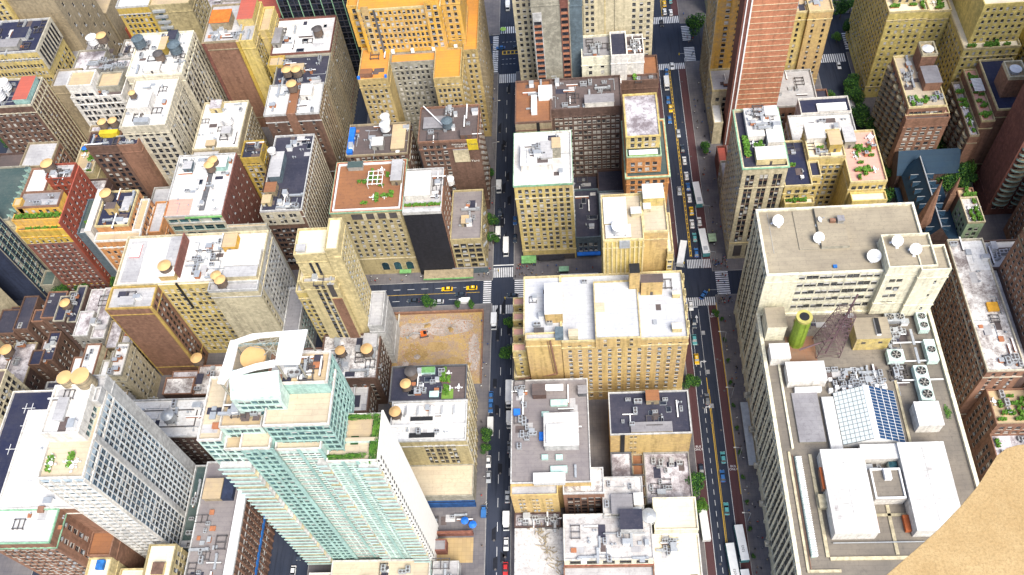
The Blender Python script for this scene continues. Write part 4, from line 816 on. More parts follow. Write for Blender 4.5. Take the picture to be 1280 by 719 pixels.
r = (-209.3,259.9,-195.6,268.4); b.T(r, .15, 46, 'brown', 'navy', S=W(bay=3,fl=3.3,w=1.6,h=2,lo=3,st='dark'), E=None); b.T((r[2]+.05,r[1],r[2]+9,r[3]), .15, 46, 'rust', 'navy', pk='rust', E=W(bay=6,fl=6,w=1.2,h=1.6), S=None)
b.box('yellow_parapet_box', (r[0]+5,r[3]-3,r[0]+13,r[3]-.6), 45, 47.6, mat('panel_yellow', (.62,.46,.03), .8)); b.clutter((r[0],r[1],r[2]+9,r[3]), 45, 9, 'auah')
tank(r[0]+6.5, r[3]+1.5, 46, 'left of two tan capped tanks behind the small yellow parapet box', 1.9, 3, 1.5); tank(r[0]+11, r[3]+2, 46, 'right of two tan capped tanks behind the small yellow parapet box', 1.9, 3, 1.5)
b.T((r[0]-1,r[3]+.2,r[2]+9,r[3]+4), .15, 46, 'tan', 'stain2')
b = B('low_building', 'ochre roof terrace with blue umbrellas behind the red brick apartment house', (-216, 262))
r = (-220.2,258.3,-212.9,276.0); r = (r[0]-2, r[1], r[2], r[3]); b.T(r, .15, 32, 'cream', 'tan', pk='cream2'); b.clutter(r, 31, 7, 'tpa')
for x, y in ((.3,.75),(.6,.8),(.8,.85),(.72,.68)):
    g = G(); A = b.L(r[0]+(r[2]-r[0])*x, r[1]+(r[3]-r[1])*y, 31); g.cyl(A[0], A[1], A[2], A[2]+2.4, .05, n=5, m=1); g.cyl(A[0], A[1], A[2]+2.2, A[2]+2.8, 1.5, .1, n=8)
    o = tag(g.obj('parasol', [M_BLUE, M_METAL]), 'blue parasol on the ochre roof terrace', 'parasol', 'blue parasols on the terrace'); o.location = b.o
b.T((-232,248,-206,256), .15, 30, 'dbrown', 'stain', S=W()); b.clutter((-232,248,-206,256), 29, 8, 'auc')
b = B('apartment_block', 'small brick and pale corner building with grey green roof box near the left edge', (-236, 262))
b.T((-243,258,-229,272), .15, 38, 'rust', 'ltgrey', pk='tan', E=W(bay=2.6,fl=3.2,w=1.3,h=1.8), S=W(bay=2.6,fl=3.2)); b.T((-262,262,-244,274), .15, 30, 'dbrown', 'dkbrown')
b = B('apartment_block', 'beige apartment house under a dark green mansard roof at the left edge', (-246, 240))
b.T((-262,226,-235,255), .15, 42, 'cream2', 'greygreen', pk='greytan', E=W(bay=2.7,fl=3.2,w=1.1,h=1.7,lo=3)); 
for k in range(9): b.box('dormer', (-235.6,227.5+k*3.0,-233.9,229.2+k*3.0), 40.6, 43.2, wall('teal'), roofm('greygreen'))
b.T((-234.9,226,-228,246), .15, 37, 'cream', 'white', S=W(bay=3,fl=3.3)); b.clutter((-235,224,-228,246), 36, 4, 'av')
b = B('office_tower', 'dark glass block with pale grid lines cut by the left edge', (-245, 215))
b.T((-290,214,-237,225.5), .15, 50, 'navy', 'tar', E=W(bay=2.8,fl=3.4,w=2.1,h=2.5,lo=1,st='teal',ribs=(2.8,.3,.3,'greytan')), S=None)
b.T((-236.9,216,-231,224), .15, 8, 'greytan', 'greygreen')
b = B('office_block', 'plain cream wall of a tall building cut by the left edge', (-260, 184))
b.T((-300,150,-243.5,206), .15, 75, 'cream2', 'tan', pk='mustard', E=W(bay=4,fl=3.6,w=1.4,h=1.6,a=0,b=22,lo=6)); tank(*(-231.3,176.1), 18, 'tan capped tank by the plain cream wall at the left edge', 2.3, 3, 1, 'tan')

# ================================================================== left, south of the avenue
b = B('apartment_tower', 'slender yellow tower with two roof blocks and a brown recessed strip, south of the avenue', (-92, 182))
NE = (-83.0, 190.5)
es = W(bay=2.35,fl=2.95,w=1.0,h=1.5,lo=3,mar=.8,st='light'); xe = -83.0
b.T((-87.6,178.3,xe,191.6), .15, 76.5, 'cream', 'cream', par=.8, E=dict(es), S=None)
b.T((-99.4,179.2,-87.7,190.4), .15, 73, 'cream', 'cream', pk='cream', S=W(bay=1.9,fl=9.2,w=.95,h=8,a=3,b=8,lo=60.5,top=2,mar=.2,st='dark',var=(0,)))
b.T((-99.8,176.4,-87.7,179.1), .15, 60, 'cream', 'ltgrey', pk='cream', S=W(bay=2.0,fl=2.95,w=1.2,h=1.6,lo=3,st='dark',a=3.4,b=8,mar=.1,spand='dgrey')); b.T((-104.2,177.4,-99.9,190), .15, 53, 'yellow', 'ltgrey', pk='cream', S=W(bay=2.1,fl=2.95,w=1.1,h=1.6,lo=3,st='light',mar=.1)); b.T((-102.2,178.4,-99.5,190), .15, 58, 'cream', 'cream')
b.T((-91.6,176.1,-88.0,176.38), .15, 49, 'rust', 'brown', par=0); b.box('dark_strip', (-91.2,176.15,-89.2,176.38), 50.4, 58.4, M_FDARK); b.house((-98.5,180.5,-95.5,183), 72, 1.6, 'ltgrey', 'ltgrey', False); b.clutter((-99,176.6,-88,179), 59, 3, 'au')
b.T((-82.9,176,-77.5,191.5), .15, 30, 'ltgrey', 'ltgrey')
b = B('office_building', 'broad building with bright white roof, brown blank front wing and yellow windowed court', (-146, 190))
b.T((-174.5,184.0,-119.2,206.5), .15, 52, 'ltgrey', 'white', pk='cream2', par=1.2, E=W(bay=2.2,fl=3.1,w=1.3,h=1.9,lo=3,st='light')); b.T((-157.5,183.6,-137.6,183.98), .15, 51.6, 'yellow', 'cream', par=0, S=W(bay=2.5,fl=3.1,w=1.3,h=1.8,lo=3,top=1.4,mar=.3,var=(0,0,1,2)))
b.T((-174.8,174.0,-157.6,183.5), .15, 52, 'rust', 'ltgrey', pk='mustard2', S=None, E=W(bay=2.4,fl=3.2,w=1.2,h=1.9,lo=3,st='dark')); b.T((-175.2,173.7,-174.85,183), .15, 51.7, 'mustard2', 'mustard2', par=0); b.T((-158.2,173.6,-157.2,174.3), .15, 52, 'mustard2', 'mustard2', par=0)
b.T((-137.5,179.6,-119.0,183.5), .15, 52.6, 'cream2', 'ltgrey', pk='ltgrey', par=1.4, E=W(bay=2,fl=3.2,w=1.1,h=1.7)); b.T((-118.9,176,-112.5,200), .15, 22, 'ltgrey', 'grey', E=W(bay=2.2,fl=3.2,w=1.2,h=2,st='teal'))
b.box('black_flue', (-150.2,182.9,-149.6,183.5), 36, 53, M_BLACKP); b.house((-155,190,-150.5,203), 50.8, 4.2, 'ltgrey', 'ltgrey', False); b.box('dark_wall', (-150.4,187,-149.9,204), 50.9, 56, wall('maroon')); b.house((-157,186,-151,190), 50.8, 3, 'amber', 'white', False)
b.house((-132,184.5,-119.8,189), 50.8, 3, 'cream2', 'ltgrey', False); b.house((-133,190,-120,197), 50.8, 2.4, 'white', 'white', False); b.house((-135,198,-130,204), 50.8, 3.2, 'gold', 'tan'); b.T((-134.5,206.55,-119.2,208), .15, 54.6, 'greytan', 'tan', par=.4); b.box('grey_walk', (-173,186,-166.5,205), 50.85, 50.95, roofm('ltgrey')); b.box('pink_skylight', (-172,197,-168,203), 50.9, 51.6, mat('skylight_pink', (.6,.25,.25), .5), M_WHITEP)
b.clutter((-148,185,-134,204), 50.9, 20, 'auavshd'); b.clutter((-172,177,-158,183), 51, 3, 'd'); b.house((-170,175,-164.5,178.5), 51, 1.6, 'ltgrey', 'ltgrey', False)
tank(*(-154.5,189.3), 51, 'tan capped tank beside the dark roof wall on the broad white roof', 2.4, 3.8, 1.4); tank(*(-134.2,184.4), 51, 'rear tank of the tan pair at the right of the broad white roof', 1.9, 3.4, 1.2); tank(*(-132.4,182.5), 51, 'front tank of the tan pair at the right of the broad white roof', 2.0, 3.2, 1.2)
b = B('low_building', 'low roofs littered with grey debris and two tan discs behind the teal tower', (-90, 165))
r = (-102.0,157.9,-79.7,177.4); b.T(r, .15, 22, 'brown', 'stain', S=W(), E=W(bay=2.6,fl=3.3)); b.T((-116,152,r[0]-.1,173), .15, 20, 'brown', 'stain'); b.clutter((r[0],r[1],r[2],r[3]), 21, 20, 'auaus'); b.house((r[2]-6,r[3]-7,r[2]-1,r[3]-1), 21, 2.6, 'ltgrey', 'ltgrey')
tank(*(-93.7,168.1), 21, 'left tan capped tank on the debris covered roof', 1.9, 3, 2); tank(*(-83.6,168.4), 21, 'right tan capped tank on the debris covered roof', 2.2, 3, 2)
b = B('low_building', 'small white flat roof between the debris covered roof and the teal tower', (-88, 152))
b.T((-93.8,147.3,-83.5,163.4), .15, 16, 'brown', 'white', E=W(bay=2.4,fl=3.2,st='light')); b.clutter((-93.8,147.3,-83.5,163.4), 15.2, 5, 'ac'); b.T((-104,148,-96,160), .15, 15, 'greytan', 'stain2')
b = B('apartment_block', 'pair of tenements with navy roof, planted deck and white terrace above a tan brick wall', (-58, 140))
r = (-72.1,144.0,-44.4,158.2); b.T((r[0],r[1],r[2],r[3]), .15, 30, 'tan', 'tar', pk='dgrey', E=W(bay=3,fl=3.3,w=1.5,h=2,ribs=(3,.5,.3,'cream2'))); r2 = (-70.8,128.6,-43.8,142.8); b.T((r2[0],r2[1],r2[2],r[1]-.1), .15, 30, 'khaki', 'white', pk='ltgrey', S=W(bay=4.2,fl=3.4,w=1.2,h=2.2,pair=.3,lo=10,a=10,b=24,st='dark'), E=W(bay=3,fl=3.3,w=1.5,h=2,ribs=(3,.5,.3,'cream2')))
b.box('deck', (r[0]+18.6,r[1]+.5,r[2]-.6,r[3]-.6), 29.1, 29.25, roofm('dkbrown')); b.box('lawn', (r[0]+18.8,r[1]+.7,r[0]+23,r[1]+4.6), 29.26, 29.36, mat('lawn', (.16,.28,.05), .9)); b.box('screen', (r[0]+11,r[3]-3.4,r[0]+16,r[3]-1), 29.1, 30.6, M_FTEAL, wall('green')); b.box('screen', (r[0]+14.6,r[1]+1,r[0]+18,r[1]+3.4), 29.1, 30.6, wall('slate'), M_FTEAL)
b.clutter((r[0]+6,r[1]+2,r[2]-8,r[3]-1), 29.1, 14, 'dahd'); b.clutter((r[0]+15,r[1]+2,r[2]-1,r[3]-1), 29.2, 10, 'ppt')
for k in range(5):
    g = G(); A = b.L(r2[0]+6+k*4.3, r[1]-4.4, 29.1); g.box(A[0]-1, A[1]-1.6, A[2], A[0]+1, A[1]+1.6, A[2]+1.4, 0, 0); g.v += [(A[0],A[1]-1.6,A[2]+2.6),(A[0],A[1]+1.6,A[2]+2.6)]; n = len(g.v)
    g.f += [(n-10+4,n-10+5,n-2),(n-10+6,n-10+7,n-1),(n-10+5,n-10+6,n-1,n-2),(n-10+7,n-10+4,n-2,n-1)]; g.m += [0,0,0,0]; g.obj('roof_monitor', [M_WHITEP], b.root)
b.box('light_slot', (r2[0]+7,r2[1]+1.2,r2[0]+16,r2[1]+3), 29.15, 29.9, M_WHITEP, M_BLACKP); b.box('light_slot', (r2[0]+7,r2[1]+7.6,r2[0]+15,r2[1]+9.2), 29.15, 29.9, M_WHITEP, M_BLACKP); b.box('coping', (r2[0],r2[1]+5.4,r2[2],r2[1]+6), 29.1, 30.4, M_WHITEP); b.clutter(r2, 29.1, 6, 'av')
tank(*(-64.3,154.2), 29, 'black capped tank at the back of the navy tenement roof', 2.2, 3.4, 1.2, 'dark'); tank(*(-65.9,149.4), 29, 'tan capped tank in the middle of the navy tenement roof', 1.9, 3, 1.2); tank(*(-68.8,138.6), 29, 'tan capped tank on the white terrace of the tenement pair', 2.0, 3, 1.2)
b = B('low_building', 'pale tan blank wall with blue base strip below the tenement pair', (-56, 122))
b.T((-72,116.5,-43.6,r2[1]-.1), .15, 8.5, 'greytan', 'beige', pk='greytan', par=.4); b.T((-72,115.3,-43.4,116.4), .15, 4, 'dblue', 'navy', par=.3); b.clutter((-66,108,-46,114), .2, 5, 'au')
b = B('low_building', 'small white shack roofs with vents at the corner of the narrow street', (-52, 88))
b.T((-56,70,-46,88.5), .15, 7, 'ltgrey', 'white2', E=W()); b.T((-57,88.6,-48,94), .15, 6, 'ltgrey', 'ltgrey', par=.4); b.T((-60,98,-53,102), .15, 5, 'maroon', 'grey', par=.3); b.clutter((-56,70,-46,94), 6.4, 10, 'auav'); b.T((-62,104.6,-44,105.6), .15, 3, 'maroon', 'brown', par=.2)
# ================================================================== lower left
# teal tower
b = B('apartment_tower', 'tall pale teal tower with rooftop garden and round tank under a white canopy', (-75, 100))
ts = dict(fl=3.0, h=1.75, lo=3, top=.6, st='teal', var=(0,0,0,1))
def tz(x0, x1, y0, y1, z, fw, **k): return b.T((x0,y0,x1,y1), .15, z, 'tealpale', 'beige', pk='white', par=1.1, S=W(**dict(ts, **fw)), **k)
YF = 94.5
tz(-71.5,-57.4,YF,108.4,95,dict(bay=2.0,w=1.35,mar=.2,a=0,b=8.6))
b.box('side_wall', (-57.38,YF-.5,-56.9,108.6), .16, 96.2, mat('white_render', (.86,.84,.78), .8, 'plain', c2=(.80,.78,.72))); b.T((-92,84,-57.5,93.9), .15, 9, 'tealpale', 'beige', pk='white', S=W(**dict(ts, bay=2.2, w=1.6))); b.clutter((-90,85,-60,92), 8.1, 4, 'ah'); 
tz(-84,-71.6,YF+1.2,113.5,101,dict(bay=1.9,w=1.5,mar=.4))
b.T((-84.2,97.8,-66.9,113.5), 90, 111.5, 'teal', 'beige', pk='white', S=W(**dict(ts, bay=1.9, w=1.5, mar=.3)), E=W(**dict(ts, bay=2.0, w=1.5, mar=.3)))
b.T((-92.5,YF+.4,-84.3,113.5), .15, 104, 'teal', 'beige', pk='white', S=W(**dict(ts, bay=1.8, w=1.45, mar=.3)))
b.T((-97.5,95.8,-92.6,113.5), .15, 102, 'tealpale', 'tan', pk='white', S=W(**dict(ts, bay=2.0, w=1.6, mar=.2, lo=60)))
b.T((-104,97.2,-97.6,116), .15, 105, 'tealpale', 'beige', pk='white', S=W(**dict(ts, bay=2, w=1.5, mar=.2, lo=60)))
b.T((-97.4,99.4,-86.0,113.4), 90, 108, 'tealpale', 'tan', pk='white', S=W(**dict(ts, bay=2, w=1.6, lo=2)))
b.T((-83,107,-67.1,116), 90, 117, 'teal', 'tan', pk='white', E=W(**dict(ts, bay=2.4, w=1.5)))
b.T((-66.8,100,-58,101), 90, 95.5, 'tealpale', 'beige', par=0)
b.T((-97,113.7,-83,122), 60, 112, 'tealpale', 'tan', pk='tealpale', S=W(**dict(ts, bay=2.2, w=1.7, lo=50)))
# balconies on the south side, a slab and a rail per floor
for k in range(30):
    z = 6+k*3.0
    for x0, x1, y in ((-63.0,-57.3,92.6),(-101.5,-92.6,93.4),(-74.4,-71.4,93.6)):
        if not inframe((x0+x1)/2, y, z, .05): continue
        g = G(); A = b.L(x0, y, z); C = b.L(x1, y+(2.0 if x1 > -60 else 2.6), z+.22); g.box(*A, *C, 0); g.box(A[0], A[1]-.02, A[2]+.25, C[0], A[1]+.06, A[2]+1.15, 1)
        g.obj('balcony', [wall('ltgrey' if k%3 else 'cream2'), M_FTEAL], b.root)
for k in range(31):
    z = 5+k*3.0
    if inframe(-57, 94, z): b.box('slot_window', (-57.2,YF-.56,-56.84,YF-.3), z, z+1.2, M_FDARK)
for k in range(30):
    z = 6+k*3.0
    if inframe(-57, 96, z): b.box('side_window', (-56.95,95.4,-56.84,96.3), z, z+1.3, M_FDARK)
for k in range(34):       # horizontal floor lines
    z = 4.2+k*3.0
    if z < 94 and inframe(-70, YF, z): b.box('floor_line', (-71.4,YF-.16,-63.1,YF-.02), z, z+.35, wall('tealpale'))
    if z < 100 and inframe(-78, YF, z): b.box('floor_line', (-83.9,YF+1.04,-71.7,YF+1.18), z, z+.35, wall('white'))
for x, y0, zt_ in ((-84.1,YF+.2,104),(-88.4,YF+.2,104),(-78.0,YF+1.0,101),(-72.2,YF+1.0,101),(-67.4,YF-.2,95),(-63.4,YF-.2,95)): b.box('teal_fin', (x,y0-.12,x+.9,y0+.15), 2, zt_, wall('teal'))
# crown: canopy, tank, frames
b.box('terrace_floor', (-66.6,101.2,-59.4,108), 94.05, 94.15, roofm('tan')); b.box('lawn', (-65.6,99.5,-63.5,102), 94.2, 94.3, M_LEAF)
g = leaves(900, 1, 1, 1, .12, 77)
for (x, y, sx, sy) in ((-63,107.4,5.2,1.0),(-58.8,103.5,1.1,5),(-59,98,1.3,4.6),(-68,95.8,4.6,.8),(-63.5,96,3,.9)):
    me = bpy.data.meshes.new('hedge'); me.from_pydata([(p[0]*sx, p[1]*sy, p[2]*.9) for p in g.v], [], g.f); me.materials.append(M_LEAFB); me.materials.append(M_LEAF); me.polygons.foreach_set('material_index', g.m)
    o = link(bpy.data.objects.new('hedge', me), b.root); o.location = b.L(x, y, 95)
g = G()       # canopy: solid leaf and curved side blades
def slab(pts, z0f, t, m=0):
    n = len(g.v); g.v += [b.L(x, y, z0f(x, y)) for x, y in pts] + [b.L(x, y, z0f(x, y)+t) for x, y in pts]; k = len(pts)
    g.f.append(tuple(range(n+k-1, n-1, -1))); g.m.append(m); g.f.append(tuple(range(n+k, n+2*k))); g.m.append(m)
    for i in range(k): j = (i+1) % k; g.f.append((n+i, n+j, n+k+j, n+k+i)); g.m.append(m)
zc = lambda x, y: 124.0
slab([(-78.5,108.3), (-72.2,108.3), (-71.5,118.1), (-78.4,116.6)], zc, .6)
slab([(-92.4,103.6), (-90.8,103.3), (-89.4,106.7), (-89.1,115.4), (-91.3,115.7)], zc, .6)
slab([(-90.9,104.8), (-83.1,107.1), (-78.5,107.8), (-78.8,109.7), (-83.6,108.7), (-89.4,106.7)], zc, .55)
slab([(-89.2,114.9), (-83.8,116.3), (-78.4,116.6), (-71.6,117.3), (-71.5,118.2), (-78.6,117.9), (-85.9,117.5), (-91.2,115.5)], zc, .55)
g.obj('canopy', [M_WHITEP], b.root)
for (a, c) in (((-88.8,114.9),(-77.9,112.1)),((-84.4,116.1),(-78.8,111.0)),((-82.8,114.2),(-78.6,116.4)),((-81.9,111.2),(-78.9,115.7)),((-88.6,114.0),(-80.6,115.7)),((-81.1,116.5),(-78.2,110.3))):
    g = G(); g.tube(b.L(*a,124.1), b.L(*c,124.1), .15, 4); g.obj('canopy_strut', [wall('greytan')], b.root)
for (x, y) in ((-91.7,103.8),(-78.2,108.7),(-72.7,108.7),(-72.0,117.5),(-90.5,115.2),(-78.7,117.1)):
    g = G(); g.tube(b.L(x, y, 108), b.L(x, y, 124.0), .28, 6); g.obj('canopy_post', [wall('greytan')], b.root)
g = G(); g.quad(b.L(-91.5,102.7,117.1), b.L(-78.5,103.4,117.1), b.L(-78.0,107.6,122.8), b.L(-90.5,106.2,122.8)); g.quad(b.L(-78.5,103.4,117.0), b.L(-78.5,106.6,117.0), b.L(-78.0,107.6,122.8), b.L(-78.3,105,120)); g.obj('sloping_panel', [wall('tealpale')], b.root)
b.box('slatted_deck', (-82.4,107.8,-78.6,115), 118.0, 118.3, wall('rust')); b.T((-91.5,102.6,-78.5,106.6), 104, 117, 'tealpale', 'tealpale', par=.2, S=W(**dict(ts, bay=2, w=1.6, lo=4)))
g = G(); A = b.L(*(-86.1,112.7), 108); g.cyl(A[0], A[1], A[2], A[2]+12.4, 3.2, n=36); g.cyl(A[0], A[1], A[2]+12.4, A[2]+13.0, 3.4, 3.3, n=36, m=1); g.obj('round_tank', [wall('greytan'), M_TANKTOP], b.root, False)
b.house((-81.4,109,-77.6,112), 116.2, 2, 'ltgrey', 'white', False); b.clutter((-82,107.6,-68,115.8), 116, 16, 'auahv'); b.clutter((-96,101,-85,106), 109, 10, 'auav'); b.clutter((-103.6,99,-98,114), 104, 3, 'ah')
# white gridded tower
b = B('apartment_tower', 'white gridded high-rise with two tan tanks and a planted roof terrace, lower left', (-150, 108))
ez = W(bay=1.9, fl=3.0, w=1.55, h=2.3, lo=1.5, top=.5, mar=.35, st='blue', var=(0,0,0,0,0,1), ribs=(1.9,.2,.14,'white'))
b.T((-156.8,94.6,-143.2,121.5), .15, 88, 'cool', 'beige', pk='white', par=1.1, E=dict(ez), S=W(bay=1.7, fl=3.0, w=1.4, h=2.1, lo=1.5, top=.5, mar=.1, st='blue', var=(0,0,0,1), ribs=(3.4,.2,.8,'white')))
b.box('grey_spine', (-143.15,106.2,-142.8,108.0), 2, 87.8, wall('ltgrey'))
for k in range(28):
    z = 3.4+k*3.0
    if inframe(-150,93.4,z): b.box('balcony', (-156.7,93.85,-143.3,94.55), z-.2, z, wall('ltgrey'))
b.T((-156.6,106,-145.2,121.4), 86, 93, 'white', 'white', pk='white', E=W(bay=1.9,fl=3,w=1.3,h=1.9,lo=1,st='teal')); b.house((-154,110,-151,117), 92, 1.2, 'ltgrey', 'ltgrey', False); b.clutter((-156,107,-146,121), 92, 5, 'vh')
b.T((-145.1,116.8,-143.3,121.4), 87, 91, 'ltgrey', 'ltgrey'); 
for (x, y) in ((-154.5,99),(-148.6,100)):
    o = link(bpy.data.objects.new('planter', CL('p', 1)[1]), b.root); o.location = b.L(x, y, 86.9); o.rotation_euler = (0,0,math.pi/2); o.scale = (1.8,1.3,1)
b.clutter((-156,96,-144,104), 86.95, 3, 't')
tank(-153.0, 122.6, 90, 'left of the two big tan capped tanks on the white gridded high-rise', 2.1, 5, .5, 'tanall', 'twin tanks on the white high-rise'); tank(-147.6, 122.4, 90, 'right of the two big tan capped tanks on the white gridded high-rise', 2.6, 6, .5, 'tanall', 'twin tanks on the white high-rise')
b.T((-157,121.6,-143.3,126), .15, 90, 'ltgrey', 'ltgrey')
b = B('office_block', 'broad plain white roof with pink corner patch beside the white gridded high-rise', (-172, 102))
b.T((-186,85.2,-165.3,96), .15, 60, 'rust', 'white', pk='copper', par=.7, E=W(bay=4,w=1.4), S=W(bay=2.4,fl=3.6,w=1.3,h=2.2,lo=3)); b.T((-186,96.05,-157.3,130), .15, 60, 'rust', 'white', pk='white', par=.7)
q = (-178,85.4,-157.2,128)
b.T((-165.2,88,-157.4,95.9), .15, 38, 'rust', 'brown', par=.8, pk='rust', S=W()); b.T((-165.2,80,-157.4,87.9), .15, 36, 'cream', 'cream', pk='cream', S=W(bay=2.2,fl=3.2)); b.box('rust_hatch', (-172.1,94.8,-170.1,96.8), 59.4, 60.2, wall('rust')); b.box('teal_lantern', (-159.4,99,-157.2,102), 56, 59.4, wall('teal'), M_FTEAL); b.clutter((-180,88,-160,120), 59.35, 9, 'vvh')
b = B('low_building', 'long dark purple roof with white pipe frames at the left edge', (-205, 145))
b.T((-213,100,-196,151), .15, 34, 'dgrey', 'navy', pk='white'); b.T((-232,140,-214,157), .15, 40, 'cream2', 'dkbrown', pk='cream2', E=W(bay=2.6,fl=3.3,w=1.5,h=1.9,lo=6,st='dark'));
for (x, y) in ((-205,144),(-203.5,137),(-206,128)):
    g = G(); A = b.L(x, y, 33.5); g.tube((A[0]-2.5,A[1],A[2]), (A[0]+2.5,A[1],A[2]), .12, 4); g.tube((A[0]-1.2,A[1]-2,A[2]), (A[0]-1.2,A[1]+2,A[2]), .12, 4); g.tube((A[0]+1.2,A[1]-2,A[2]), (A[0]+1.2,A[1]+2,A[2]), .12, 4); g.obj('pipe_frame', [M_WHITEP], b.root)
b = B('office_block', 'cream low blocks with small light court at the foot of the white high-rise, bottom left', (-150, 78))
b.T((-156.8,74,-146,86), .15, 30, 'cream', 'cream', pk='cream', S=W(bay=2.2,fl=3.2,w=1.3,h=2)); b.T((-145.8,66,-136.6,92), .15, 36, 'cream', 'cream', pk='khaki', E=W(bay=2.6,fl=3.4)); b.box('blue_louvre', (-162,84,-159.5,87), 35.2, 36.6, wall('blue')); b.box('roof_well', (-143,82,-139,86), 35, 36.4, wall('cream'), wall('brown'))
b = B('low_building', 'white flat roof with a grey tank on stilts above a dark brick wall', (-156, 140))
r = (-171.3,134.5,-140.4,149.9); b.T(r, .15, 26, 'dbrown', 'white', pk='ltgrey', S=W(bay=3,fl=3.3,w=1.1,h=1.5,lo=2), E=W()); b.ring('black_dashes', shr(r,4.2), 25.05, 25.4, .35, M_FDARK); b.clutter(r, 25, 10, 'auavs'); tank(*(-153.3,141.2), 25, 'grey tank on stilts on the white flat roof right of the gridded high-rise', 2.3, 3, 2.4, 'steel')
b = B('low_building', 'dark little roofs in the pit beside the white gridded high-rise', (-134, 110))
b.T((-142.5,95,-134.5,125), .15, 22, 'brown', 'greygreen', pk='ltgrey'); b.T((-141,80,-133,94.8), .15, 24, 'dgrey', 'greygreen', pk='ltgrey'); b.clutter((-142,81,-134,124), 21.2, 10, 'auah')
b = B('office_block', 'brown block with white edge strip facing the dark side street below the teal tower', (-126, 95))
b.T((-133.8,60,-117.6,122), .15, 32, 'brown', 'deck', pk='ltgrey', par=.8, E=W(bay=2.6,fl=3.3,w=1.4,h=2.1,lo=5,ribs=(2.6,.7,.35,'rust'))); b.box('white_strip', (-120.4,60,-117.5,122.2), 32.02, 32.9, M_WHITEP); b.house((-132,108,-126,115), 31.2, 2.6, 'tan', 'tan', False); b.box('navy_box', (-125.8,108,-122,115), 31.2, 33.4, wall('navy')); b.clutter((-133,64,-122,106), 31.2, 16, 'auah'); b.box('blue_band', (-117.45,60,-117.1,120), 12, 13.5, wall('blue'))
# low jumble between the avenue and the white roof
lows = [((-242,186,-227,203),18,'brown','tar','black roofed tenement at the foot of the plain cream wall'),((-242,158,-225,184),16,'dbrown','stain2','blotched low roofs below the plain cream wall at the left edge'),((-226,190,-213,203),20,'brown','tar','low tenement with black roof and green mechanical boxes near the left edge'),((-212.5,186,-204,204),26,'dbrown','navy','narrow black roof with one tan disc tank near the left edge'),((-203.5,180,-192,204),24,'grey','stain2','pale cluttered roof left of the broad white roof'),
 ((-224,172,-214,187),16,'brown','navy','square navy roof with brick rear yard at the left'),((-191.5,176,-180.5,200),20,'tan','stain2','tan roof with round skylight against the broad white building'),
 ((-196,158,-186,172),30,'cream2','white','cream tenement with white roof, left one of the pair above the tan discs'),((-184,158,-175.5,173),30,'cream2','white','cream tenement with white roof, right one of the pair above the tan discs'),
 ((-212,160,-197,170),18,'dbrown','tar','dark flat roof with blue skylight near the left edge'),((-206,146,-192,158),26,'ltgrey','white2','white T-shaped roof with black hatches at the left'),((-191,142,-176,156.5),22,'ltgrey','stain2','washed pale roof with round hoop left of the gridded high-rise'),
 ((-166,158,-144,171),14,'dbrown','stain','red brick yard building with crumpled white roof'),((-174,146,-167.5,157),14,'grey','ltgrey','tiny grey roof beside the green tree'),((-143,150,-122,178),18,'ltgrey','white','pale roof with navy tank behind the teal tower'),((-172.5,173.5,-160,176),.3,'tan','tan',None)]
for r, z, wk, rk, lb in lows:
    if lb is None: continue
    b = B('low_building', lb, ((r[0]+r[2])/2, (r[1]+r[3])/2)); pk_ = ('ltgrey','brown','tan','rust','greytan')[len(BUILD)%5]; xm_ = r[0]+(r[2]-r[0])*(.35+.3*b.rs.random()); ym_ = r[1]+(r[3]-r[1])*(.3+.4*b.rs.random()); b.T((r[0],r[1],xm_,ym_), .15, z, wk, rk, pk=pk_, par=.7, S=W(bay=2.6,fl=3.3,w=1.1,h=1.6)); b.T((xm_+.05,r[1]+b.rs.uniform(0,2),r[2],r[3]), .15, z+b.rs.uniform(-3,2.5), wk, rk, pk=pk_, par=.7, S=W(bay=2.6,fl=3.3,w=1.1,h=1.6), E=W(bay=2.8,fl=3.3,w=1.1,h=1.6)); b.T((r[0]+.3,ym_+.05,xm_,r[3]-b.rs.uniform(0,2)), .15, z-b.rs.uniform(2,6), wk, 'stain2' if b.rs.random() < .4 else rk, pk=pk_, par=.5); b.clutter((xm_,r[1],r[2],r[3]), z+.2-1, 4, 'avhc')
tank(-208.3, 193, 25, 'tan disc topped tank on the narrow black roof', 2.0, 2.4, 1); tank(-136.5, 171, 17, 'navy blue tank on the pale roof behind the teal tower', 2.6, 3, 2, 'slate'); tank(-153.5, 171.5, 14, 'tan capped tank at the foot of the blank brown wing', 2.2, 3, 1)
b = B('low_building', 'small beige roofed building at the foot of the teal tower, bottom edge', (-96, 80))
b.T((-100,72,-88,90), .15, 8, 'tan', 'beige', pk='white')

# ================================================================== right side
b = B('office_tower', 'cream tower with planted white penthouse roof at the corner of the wide street', (67, 234))
r = (58.6,220.2,74.8,249); b.T(r, .15, 58, 'cream2', 'tar', pk='cream2', cor=('copper',.5,.5), bands=[(11,'cream'),(46,'cream2')], S=W(bay=4.9,fl=3.5,w=1.25,h=2.3,pair=.2,lo=12.5,top=3,mar=.6,st='dark',spand='brown'), W=W(bay=2.7,fl=3.5,w=1.4,h=2.1,lo=5,mar=.8,st='light'))
for k in range(3): b.box('tall_opening', (r[0]+2+k*5,r[1]-.06,r[0]+5.2+k*5,r[1]-.01), 2, 9.5, M_FDARK)
b.house((63.5,222,74,228), 57, 3.2, 'cream', 'white', True); b.house((62,234,68,248), 57, 2.6, 'white', 'white', False); b.house((68.6,230,74.2,246), 57, 3.4, 'white', 'white', False); b.house((69,242,73.5,246.5), 60.4, 1.6, 'ltgrey', 'white', False); b.clutter((62.5,229,68,234), 57, 4, 'tp'); b.clutter((62,235,74,247), 60.5, 16, 'avuh')
